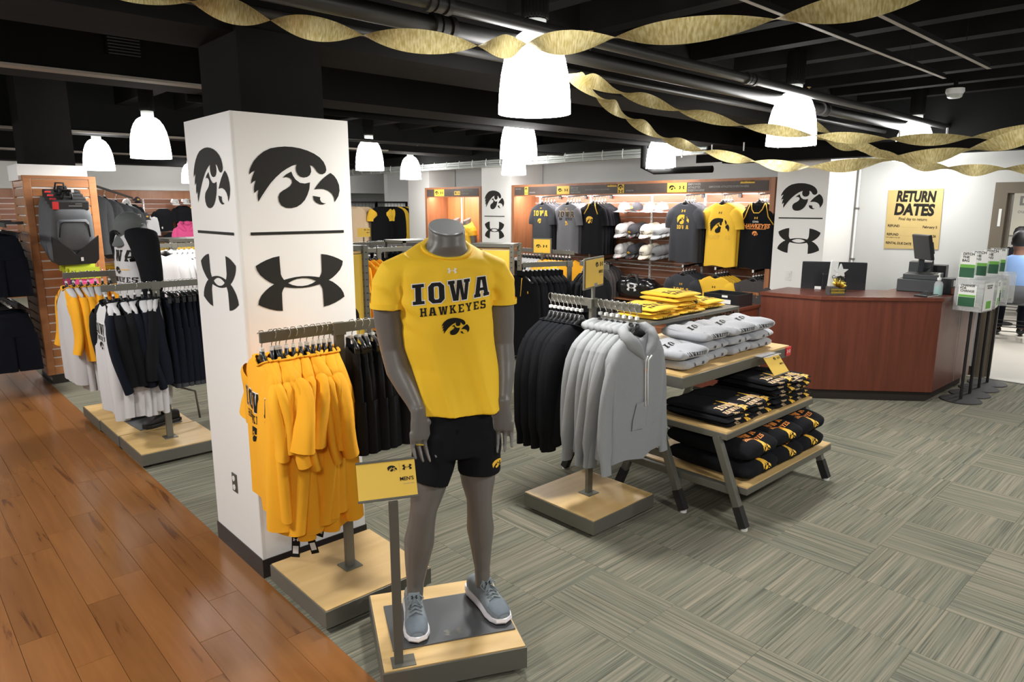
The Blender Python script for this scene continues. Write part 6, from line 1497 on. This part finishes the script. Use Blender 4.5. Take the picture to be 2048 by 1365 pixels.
def seated(loc, rz, lab, shirt, skin, sc=1):
    t = thing('person', lab, 'person', loc, rz); t.scale = (1.08, 1.08, 1.08)
    mb = MB()
    mb.rings([ell(0, 0, .76, .16, .12), ell(0, 0, .9, .155, .11), ell(0, -.01, 1.06, .17, .11), ell(0, -.02, 1.2, .19, .105), ell(0, -.02, 1.28, .16, .085), ell(0, -.03, 1.33, .06, .055), ell(0, -.04, 1.40, .05, .052)], True, True)
    mb.rings([ell(0, -.05, 1.38, .045, .05), ell(0, -.055, 1.42, .068, .08), ell(0, -.055, 1.48, .078, .095), ell(0, -.05, 1.55, .074, .09), ell(0, -.045, 1.60, .045, .055)], True, True)
    for s in (-1, 1):
        mb.tube([(s * .13, -.02, 1.26), (s * .21, -.03, 1.2), (s * .24, -.06, 1.05), (s * .23, -.14, .95), (s * .16, -.32, .97), (s * .12, -.38, .98)], [.06, .058, .05, .045, .036, .03], 12)
        for k in range(4): mb.tube([(s * .12 + (k - 1.5) * .02, -.37, .98), (s * .12 + (k - 1.5) * .022, -.43, .975), (s * .12 + (k - 1.5) * .022, -.46, .96)], .009, 6)
        mb.tube([(s * .10, -.36, .99), (s * .075, -.40, 1.0)], .010, 6)
        mb.tube([(s * .09, 0, .82), (s * .12, -.22, .82), (s * .13, -.42, .80), (s * .13, -.44, .6), (s * .13, -.40, .34)], [.09, .085, .065, .055, .045], 12)
        mb.tube([(s * .13, -.38, .32), (s * .13, -.50, .28)], [.04, .03], 8)
    obj('body', evaluated(mb, 'person_body', skin, [('REMESH', dict(mode='VOXEL', voxel_size=.014)), ('SMOOTH', dict(factor=.5, iterations=2))]), t)
    MB().rings([ell(0, .0, .78, .185, .145), ell(0, 0, .9, .175, .13), ell(0, -.01, 1.06, .19, .13), ell(0, -.02, 1.2, .21, .12), ell(0, -.02, 1.29, .165, .095), ell(0, -.03, 1.335, .07, .065)], True, True).obj('shirt', shirt, t, smooth=True)
    for s in (-1, 1): MB().tube([(s * .13, -.02, 1.27), (s * .215, -.03, 1.21), (s * .25, -.06, 1.05), (s * .24, -.10, .98)], [.065, .072, .066, .06], 14).obj('sleeve', shirt, t, smooth=True)
    for s in (-1, 1): MB().tube([(s * .09, 0, .82), (s * .12, -.22, .82), (s * .13, -.42, .80), (s * .13, -.44, .6), (s * .13, -.40, .36)], [.10, .095, .075, .065, .055], 14).obj('trouser_leg', 'navy_fab', t, smooth=True)
    MB().rings([ell(0, -.035, 1.43, .05, .05), ell(0, -.03, 1.47, .084, .085), ell(0, -.035, 1.54, .09, .10), ell(0, -.04, 1.61, .07, .085), ell(0, -.04, 1.64, .03, .04)], True, True).obj('hair', 'hair', t, smooth=True)
    for s in (-1, 1):
        MB().tube([(s * .13, -.36, .33), (s * .13, -.42, .30), (s * .13, -.54, .27)], [.05, .048, .03], 10, ry=[.05, .035, .02]).obj('shoe', 'black', t, smooth=True)
        MB().lathe([(0, .006), (.006, .005), (.011, 0), (.006, -.006), (0, -.006)], (s * .028, -.138, 1.495), 8).obj('eye', 'pr_black', t)
        MB().tube([(s * .078, -.05, 1.46), (s * .084, -.045, 1.50)], .012, 8).obj('ear', skin, t)
    MB().tube([(0, -.135, 1.50), (0, -.158, 1.465)], [.006, .013], 8).obj('nose', skin, t); MB().tube([(-.02, -.133, 1.435), (0, -.140, 1.433), (.02, -.133, 1.435)], .004, 6).obj('mouth', 'red', t)
    return t
seated((11.5, 2.25, -.27), R(100), 'person in a light blue shirt sitting on a bar stool, back turned, beyond the doorway', 'blue_shirt', 'person_skin')
stool((13.9, 2.75), R(95), 'black bar stool carrying the far person in black, beyond the doorway')
seated((13.9, 2.75, -.27), R(60), 'far person in black seated beyond the doorway, mostly hidden by the person in blue', 'black_fab', 'person_skin2')
t = thing('high_table', 'pale high table beside the seated people beyond the doorway', 'table', (13.0, 2.75, 0))
MB().box((0, 0, .93), (.7, .7, .03)).obj('table_top', 'paper', t); MB().tube([(0, 0, .0), (0, 0, .92)], .04, 12).obj('pedestal', 'rubber', t); MB().lathe([(0, .02), (.25, .015), (.26, 0)], n=24).obj('foot', 'rubber', t)
al2 = bpy.data.lights.new('hall_light', 'AREA'); al2.size = 2; al2.energy = 70; l = link(bpy.data.objects.new('hall_light', al2)); l.location = (12.5, 1.5, 3.1)

# ================================================================== RACKS AND FIXTURES FURTHER BACK
def simple_kind(seed, m, sl=None, **kw): return make_kind(seed, m, sl=sl or TEE, prints=(), **kw)
# rack B: black quarter-zips and dark striped polos
def zip_extra(g):
    return [('zipper_trim', MB().tube([g.front(-.002, g.zn - .03, .004), g.front(.0, g.zn - .20, .004)], .004, 6).mesh('zipper_trim', 'pr_yel', True), None),
            ('chest_emblem', Flat().hawk(.04).mesh('chest_emblem', 'pr_yel', lambda x, y: g.front(x + .09, y + g.zn - .16, .003), .03), None),
            ('stand_collar', MB().rings([[(.085 * sgp(math.cos(q), .8), .035 * sgp(math.sin(q), .8), z) for q in [2 * math.pi * k / 18 for k in range(18)]] for z in (g.zn - .01, g.zn + .035)]).mesh('stand_collar', 'black_fab', True), None)]
QZ = make_kind(701, 'black_fab', sl=dict(LONG, L=.60), extra=zip_extra, L=.78)
t = t_rack((5.0, 4.56), 'grey four-arm rack beyond the hoodie rack, hung with black quarter-zips', [(0, -.50, .02)], rz=R(-19), top=1.305)
d1 = Vector((math.cos(R(161)), math.sin(R(161)), 0))
MB().box((.12, -.26, 1.281), (.014, .52, .046)).obj('rail', 'steel', t)
for i in range(9):
    p = Vector((5.0, 4.56, 1.305)) + d1 * (.49 - i * .045)
    place(QZ, 'quarter_zip', p, R(-109) + (.5 if i == 0 else rnd.uniform(-.1, .1)), 'black quarter-zip with gold chest emblem, %s from the left on the four-arm rack' % ORD[i], 'pullover', 'black quarter-zips on the four-arm rack')
    hanger(p, R(-109), 'hanger of the %s black quarter-zip from the left, four-arm rack' % ORD[i], 'hangers on the four-arm rack')
def pipe_extra(g): return [('shoulder_piping', MB().tube([g.front(s * .09, g.zn - .005, .006), g.front(s * .15, g.zn - .035, .006), g.front(s * .21, g.zn - .075, .006)], .004, 6).mesh('shoulder_piping', 'brown_fab', True), None) for s in (-1, 1)]
PL = make_kind(705, 'black_fab', sl=TEE, extra=pipe_extra, L=.70)
d2 = Vector((math.cos(R(251)), math.sin(R(251)), 0)); e1 = -d1
for i in range(7):
    p = Vector((5.0, 4.56, 1.305)) + e1 * .12 + d2 * (.06 + i * .045)
    place(PL, 'polo_shirt', p, R(18) + rnd.uniform(-.1, .1), 'black polo with grey shoulder piping, %s from the post on the four-arm rack' % ORD[i], 'polo', 'piped polos on the four-arm rack')
    hanger(p, R(18), 'hanger of the %s piped polo from the post, four-arm rack' % ORD[i], 'hangers on the four-arm rack')
u = Vector((.62, -.785, 0)); u = Vector((.35, -.93, 0)).normalized()
# rack C near the wall case
def rackC(x0, y0, ya, yb, lab, top=1.30): return t_rack((x0, y0), lab, [(1, ya - y0, yb - y0)], top=top)
rackC(6.2, 6.05, 5.58, 6.55, 'grey rack near the wall case, hung with white and gold tees')
WTk = simple_kind(711, 'white_fab'); YTk = simple_kind(712, 'tee_y'); BKk = simple_kind(713, 'black_fab', sl=LONG)
for i in range(8):
    y = 6.50 - i * .055
    place(WTk, 't_shirt', (6.2, y, 1.30), rnd.uniform(-.1, .1), 'white tee, %s from the far end of the rack near the wall case' % ORD[i], 't-shirt', 'white tees on the far rack')
    hanger((6.2, y, 1.30), 0, 'hanger of the %s white tee on the rack near the wall case' % ORD[i], 'hangers on the far rack')
for i in range(8):
    y = 6.04 - i * .055
    place(YTk, 't_shirt', (6.2, y, 1.30), rnd.uniform(-.1, .1), 'gold tee, %s behind the white tees on the rack near the wall case' % ORD[i], 't-shirt', 'gold tees on the far rack')
    hanger((6.2, y, 1.30), 0, 'hanger of the %s gold tee on the rack near the wall case' % ORD[i], 'hangers on the far rack')
t_rack((5.72, 6.35), 'grey rack of black long-sleeved shirts left of the white tees', [(0, -.45, .30)], top=1.28)
for i in range(9):
    x = 5.30 + i * .075
    place(BKk, 'long_sleeved_shirt', (x, 6.35, 1.28), R(-90) + rnd.uniform(-.1, .1), 'black long-sleeved shirt, %s from the left on the rack beside the white tees' % ORD[i], 'shirt', 'black shirts beside the white tees')
    hanger((x, 6.35, 1.28), R(-90), 'hanger of the %s black long-sleeved shirt beside the white tees' % ORD[i], 'hangers beside the white tees')
t = thing('sign_holder', 'small square yellow sign above the rack of white and gold tees', 'sign', (6.1, 6.02, 0))
MB().box((0, 0, .65), (.02, .02, 1.24)).obj('post', 'steel', t)
fo = Vector((-.0, 0, 1.345)); MB().bar(fo - u * .125, fo + u * .125, .012, .19, up=(0, 0, 1)).obj('sign_frame', 'steel', t)
sign_face(t, .22, .165, fo + Vector((-.93, -.35, 0)).normalized() * .010, u, (0, 0, 1), square=True)

# yellow cabinet with slotted uprights behind the pillar
def cabinet(x, y, w, d, h, lab, rz=0, hawkside=True):
    t = thing('display_cabinet', lab, 'display stand', (x, y, 0), rz)
    for sx in (-1, 1):
        for sy in (-1, 1):
            o = MB().box((sx * w / 2, sy * d / 2, h / 2), (.045, .045, h)).obj('upright', 'steel', t, bevel=.002); s_ = MB()
            for k in range(int(h / .06)): s_.box((sx * w / 2 - 0, sy * d / 2 - .0232, .05 + k * .06), (.018, .002, .008)).box((sx * w / 2 - .0232, sy * d / 2, .05 + k * .06), (.002, .018, .008))
            s_.obj('slots', 'black', o)
    MB().box((0, 0, h - .02), (w, d, .04)).obj('top_frame', 'steel', t); MB().box((0, 0, .08), (w, d, .05)).obj('bottom_frame', 'steel', t)
    a = MB().box((0, -d / 2 + .012, h / 2), (w - .05, .006, h - .15)).obj('graphic_panel', 'sign_y', t)
    obj('panel_print', Flat().hawk(.8 * w, 0, .18).rect(-.3 * w, .02, .3 * w, .035).ua(.62 * w, 0, -.12).mesh('panel_print', 'pr_black', on_plane((0, -d / 2 + .008, h / 2), (1, 0, 0), (0, 0, 1))), a)
    b = MB().box((-w / 2 + .012, 0, h / 2), (.006, d - .05, h - .15)).obj('graphic_panel', 'sign_y', t)
    obj('panel_print', Flat().hawk(.7 * d, 0, .18).rect(-.3 * d, .02, .3 * d, .035).ua(.62 * d, 0, -.12).mesh('panel_print', 'pr_black', on_plane((-w / 2 + .008, 0, h / 2), (0, -1, 0), (0, 0, 1))), b)
    MB().box((0, 0, h - .06), (w - .05, d - .05, .02)).obj('shelf', 'base_wood', t)
    return t
cabinet(2.85, 5.62, .74, .5, 1.49, 'tall yellow display cabinet with slotted grey uprights just behind the white pillar')
cabinet(3.07, 9.6, .5, .6, 1.42, 'yellow display cabinet with hawk head left of the white pillar, pink hoodie beyond')
cabinet(5.45, 6.15, .5, .3, 1.40, 'yellow display cabinet behind the mannequin\'s right shoulder', rz=R(-60))
# racks of black shorts behind the yellow cabinet
t_rack((4.85, 7.9), 'grey rack of black joggers behind the yellow cabinet', [(0, -.45, .45)], top=1.37)
for i in range(12):
    x = 4.45 + i * .07
    place(JG[i % 2], 'joggers', (x, 7.9, 1.37), R(-90) + rnd.uniform(-.1, .1), 'dark joggers, %s from the left on the rack behind the yellow cabinet' % ORD[i], 'joggers', 'dark joggers behind the yellow cabinet')
    hanger((x, 7.9, 1.37), R(-90), 'clip hanger of the %s dark joggers behind the yellow cabinet' % ORD[i], 'clip hangers behind the yellow cabinet', True)
for i in range(5):
    x = 3.62 + i * .07
    place(YTk, 't_shirt', (x, 6.3, 1.40), R(-90) + rnd.uniform(-.1, .1), 'gold tee, %s from the left just beyond the tall yellow cabinet' % ORD[i], 't-shirt', 'gold tees beyond the tall cabinet')
    hanger((x, 6.3, 1.40), R(-90), 'hanger of the %s gold tee beyond the tall yellow cabinet' % ORD[i], 'hangers beyond the tall cabinet')
for i in range(6):
    x = 3.98 + i * .06
    place(BKk, 'long_sleeved_shirt', (x, 6.3, 1.40), R(-90) + rnd.uniform(-.1, .1), 'black shirt, %s behind the gold tees beyond the tall yellow cabinet' % ORD[i], 'shirt', 'black shirts beyond the tall cabinet')
t_rack((3.95, 6.3), 'grey rack of gold tees just beyond the tall yellow cabinet', [(0, -.38, .42)], top=1.40)
t = thing('table_riser', 'grey framed riser with a folded display behind the mannequin\'s left shoulder', 'riser', (4.87, 7.0, 0))
for x in (-.26, .26):
    for y in (-.2, .2): MB().box((x, y, .715), (.03, .03, 1.43)).obj('leg', 'steel', t)
for z in (.5, .95, 1.42): MB().box((0, 0, z), (.55, .43, .025)).obj('shelf', 'steel', t)
MB().box((0, -.205, 1.33), (.5, .006, .15)).obj('photo_panel', 'brown_fab', t); MB().box((.15, -.21, 1.36), (.14, .004, .09)).obj('yellow_card', 'sign_y', t)
# grid walls at the back with hanging clothes
def gridwall(x, y, w, z0, z1, lab, rz=0):
    t = thing('grid_wall', lab, 'grid wall', (x, y, 0), rz)
    f = MB()
    for s in (-1, 1): f.box((s * w / 2, 0, z1 / 2), (.04, .04, z1))
    f.box((0, 0, z1 - .02), (w, .04, .04)).box((0, 0, z0), (w, .04, .03)); f.obj('frame', 'rubber', t)
    g = MB()
    for k in range(int(w / .08)): g.box((-w / 2 + .08 * (k + .5), 0, (z0 + z1) / 2), (.006, .006, z1 - z0))
    for k in range(int((z1 - z0) / .08)): g.box((0, 0, z0 + .08 * (k + .5)), (w, .006, .006))
    g.obj('wire_grid', 'steel_dark', t)['kind'] = 'stuff'
    return t
gridwall(7.45, 12.6, .85, .3, 1.92, 'black framed wire grid wall beside the white pillar, tan knits on it')
gridwall(8.25, 12.6, .75, .3, 1.92, 'black framed wire grid wall holding gold and black garments')
TK = simple_kind(721, 'tan_fab', sl=LONG); 
YS_ = make_kind(722, 'black_fab', 'yel', sl=dict(TEE, L=.2, r0=.11, r1=.10))
for i in range(3): place(TK, 'knit_top', (7.15 + i * .14, 12.25 + .05 * i, 1.93), rnd.uniform(-.2, .2), 'tan knit top, %s from the left on the back grid wall' % ORD[i], 'top', 'tan knits on the grid wall')
for i in range(3): place(YS_, 't_shirt', (7.72 + i * .1, 12.2 + .06 * i, 1.93), rnd.uniform(-.2, .2), 'black tee with gold shoulders, %s from the left on the back grid wall' % ORD[i], 't-shirt', 'gold-shouldered tees on the grid wall')
LK = simple_kind(723, 'yel', sl=LONG, L=.9)
for i in range(5): place(LK if i % 2 else BKk, 'long_sleeved_shirt', (8.05 + i * .09, 12.25, 1.93), R(-60), '%s long shirt, %s from the left at the right of the back grid wall' % ('gold' if i % 2 else 'black', ORD[i]), 'shirt', 'long shirts on the grid wall')
t = thing('shopping_bag', 'magenta printed bag hanging at the back beside the rear pillar', 'bag', (8.42, 12.1, 1.15)); MB().box((0, 0, .15), (.18, .08, .32), taper=.9).obj('bag_body', 'pink_fab', t, bevel=.01); MB().tube([(-.05, 0, .31), (-.04, 0, .39), (.04, 0, .39), (.05, 0, .31)], .006, 6).obj('bag_handle', 'white_fab', t)
t = thing('sign_holder', 'small yellow sign card near the tan knits at the back', 'sign', (6.35, 10.6, 0)); MB().box((0, 0, .65), (.02, .02, 1.3)).obj('post', 'steel', t); MB().box((0, 0, .01), (.2, .2, .02)).obj('foot_plate', 'steel', t)
sign_face(t, .22, .15, (0, -.012, 1.38), (.9, -.43, 0), (0, 0, 1))
t = thing('display_table', 'low dark display table of knitwear at the back beside the grid walls', 'table', (6.9, 11.0, 0))
MB().box((0, 0, 1.12), (1.1, .6, .03)).obj('table_top', 'bag', t)
for x in (-.5, .5):
    for y in (-.25, .25): MB().box((x, y, .55), (.04, .04, 1.1)).obj('leg', 'rubber', t)
KF = [fold_kind(730 + s, .22, .24, .07, m, (), (), 1) for s, m in enumerate(('tan_fab', 'brown_fab', 'hood_grey'))]
for i in range(5):
    t = thing('folded_knit', '%s folded knit, %s from the left on the low dark table at the back' % (('tan', 'brown', 'grey')[i % 3], ORD[i]), 'knitwear', (6.5 + i * .2, 10.95, 1.137), .2 * i, 'folded knits at the back')
    for nm, me in KF[i % 3][0]: obj(nm, me, t)
# ------------------------------------------------------------------ left background
fc, fy = wall_case(2.0, 6.0, 7.98, 8.45, 'bright slatwall case on the far wall left of the white pillar', [3.2, 4.4])
fc.location = (4.0, 17.5, 0); fc.rotation_euler = (0, 0, R(90))
a = bpy.data.lights.new('shelf_strip', 'AREA'); a.shape = 'RECTANGLE'; a.size = .05; a.size_y = 3.8; a.energy = 5; a.color = (1, .92, .88)
l = link(bpy.data.objects.new('shelf_strip', a)); l.location = (4.0, 17.1, 2.03); l.rotation_euler = (R(-28) + R(56), 0, R(90)); l.rotation_euler = (R(28), 0, 0); a.size = 3.8; a.size_y = .05
fk = [simple_kind(741, 'black_fab', L=.5, hs=.17, chest=.18, hem=.18), simple_kind(742, 'white_fab', L=.45, hs=.15, chest=.16, hem=.16), simple_kind(743, 'yel', L=.5, hs=.15, chest=.16, hem=.17)]
for i, (x, z, k, c) in enumerate(((5.12, 1.88, 0, 'black'), (5.55, 1.95, 0, 'black'), (5.85, 1.95, 2, 'yellow'), (4.86, 1.72, 1, 'white'), (4.45, 1.98, 0, 'black'), (3.9, 1.95, 0, 'black'), (3.4, 1.95, 1, 'white'), (4.2, 1.35, 0, 'black'), (5.3, 1.35, 0, 'black'))):
    place(fk[k], 't_shirt', (x, 17.2, z), rnd.uniform(-.1, .1), 'small %s tee on the far slatwall, %s of its far wall display' % (c, ORD[i]), 't-shirt', 'small tees on the far slatwall')
for i, (x, z, k) in enumerate(((4.35, 1.98, 'white'), (4.55, 2.05, 'black'), (4.7, 1.68, 'black'), (5.58, 2.02, 'white'), (5.35, 2.0, 'white'))):
    put_cap(CK[k], (x, 17.1, z - .1), (R(15), 0, R(10)), '%s cap, %s from the left on the far slatwall' % (CN[k], ORD[i]), 'caps on the far slatwall')
# pink hoodie on a stand
PK = make_kind(751, 'pink_fab', sl=dict(LONG, L=.3), hood=1, L=.42, hs=.17, chest=.18, hem=.19, th=.06)
t = thing('display_table', 'grey display table under the pink hoodie beyond the yellow cabinet', 'table', (3.92, 12.0, 0))
MB().box((0, 0, 1.16), (.6, .5, .03)).obj('table_top', 'steel', t)
for x in (-.27, .27):
    for y in (-.22, .22): MB().box((x, y, .57), (.03, .03, 1.15)).obj('leg', 'steel', t)
place(PK, 'hoodie', (3.92, 12.0, 1.66), R(-20), 'bright pink hoodie standing on a display table beyond the yellow cabinet', 'hoodie')
# waterfall arm with dark jackets
t = thing('garment_stand', 'sloping black waterfall stand with dark jackets right of the slatted column', 'stand', (2.05, 9.7, 0))
MB().bar((.0, .0, 2.10), (.62, .5, 1.93), .02, .025).obj('arm', 'black', t); MB().bar((0, 0, 2.10), (-.15, -.12, 2.14), .02, .025).obj('arm', 'black', t); MB().box((-.17, -.14, 1.10), (.04, .04, 2.2)).obj('post', 'black', t); MB().box((-.17, -.14, .01), (.4, .4, .02)).obj('foot_plate', 'black', t)
JK = simple_kind(761, 'bag', sl=dict(LONG, L=.6), L=.70, th=.05)
for i in range(4):
    p = (2.12 + i * .15, 9.76 + i * .12, 2.07 - i * .042)
    place(JK, 'jacket', p, R(-60), 'dark grey jacket, %s from the left on the sloping black arm' % ORD[i], 'jacket', 'dark jackets on the waterfall arm')
    hanger(p, R(-60), 'hanger of the %s dark jacket on the sloping black arm' % ORD[i], 'hangers on the waterfall arm')
# table of mixed goods seen between column and mannequin
t = thing('display_table', 'pale display table with folded goods right of the slatted column', 'table', (2.35, 10.3, 0))
for z in (1.0, 1.22): MB().box((0, 0, z), (.8, .5, .02)).obj('table_top', 'clear' if z > 1.1 else 'base_wood', t)
for x in (-.38, .38):
    for y in (-.22, .22): MB().box((x, y, .61), (.03, .03, 1.22)).obj('leg', 'black', t)
GD = [fold_kind(770 + s, .22, .26, .07, m, (), (), 1) for s, m in enumerate(('white_fab', 'yel', 'black_fab'))]
for i in range(6):
    t = thing('folded_t_shirt', '%s folded shirt, %s on the pale table right of the slatted column' % (('white', 'yellow', 'black')[i % 3], ORD[i]), 't-shirt', (2.1 + (i % 3) * .24, 10.25, 1.012 if i < 3 else 1.232), .2 * i, 'folded shirts right of the column')
    for nm, me in GD[i % 3][0]: obj(nm, me, t)
# white and gold long shirts between the platforms and the pillar
t_rack((2.55, 8.3), 'grey rack of white and gold hooded shirts left of the white pillar', [(0, -.38, .45)], top=1.42)
WH = make_kind(781, 'white_fab', sl=dict(LONG, L=.6), hood=2, L=.7); YH = make_kind(782, 'tee_y', sl=dict(LONG, L=.6), hood=2, L=.7)
for i in range(9):
    x = 2.46 + i * .055; w_ = i < 5
    place(WH if w_ else YH, 'hooded_shirt', (x, 8.3, 1.42), R(-50) + rnd.uniform(-.1, .1), '%s hooded shirt, %s from the left on the rack left of the pillar' % ('white' if w_ else 'gold', ORD[i]), 'hoodie', 'hooded shirts left of the pillar')
    hanger((x, 8.3, 1.42), R(-50), 'hanger of the %s hooded shirt left of the pillar' % ORD[i], 'hangers left of the pillar')
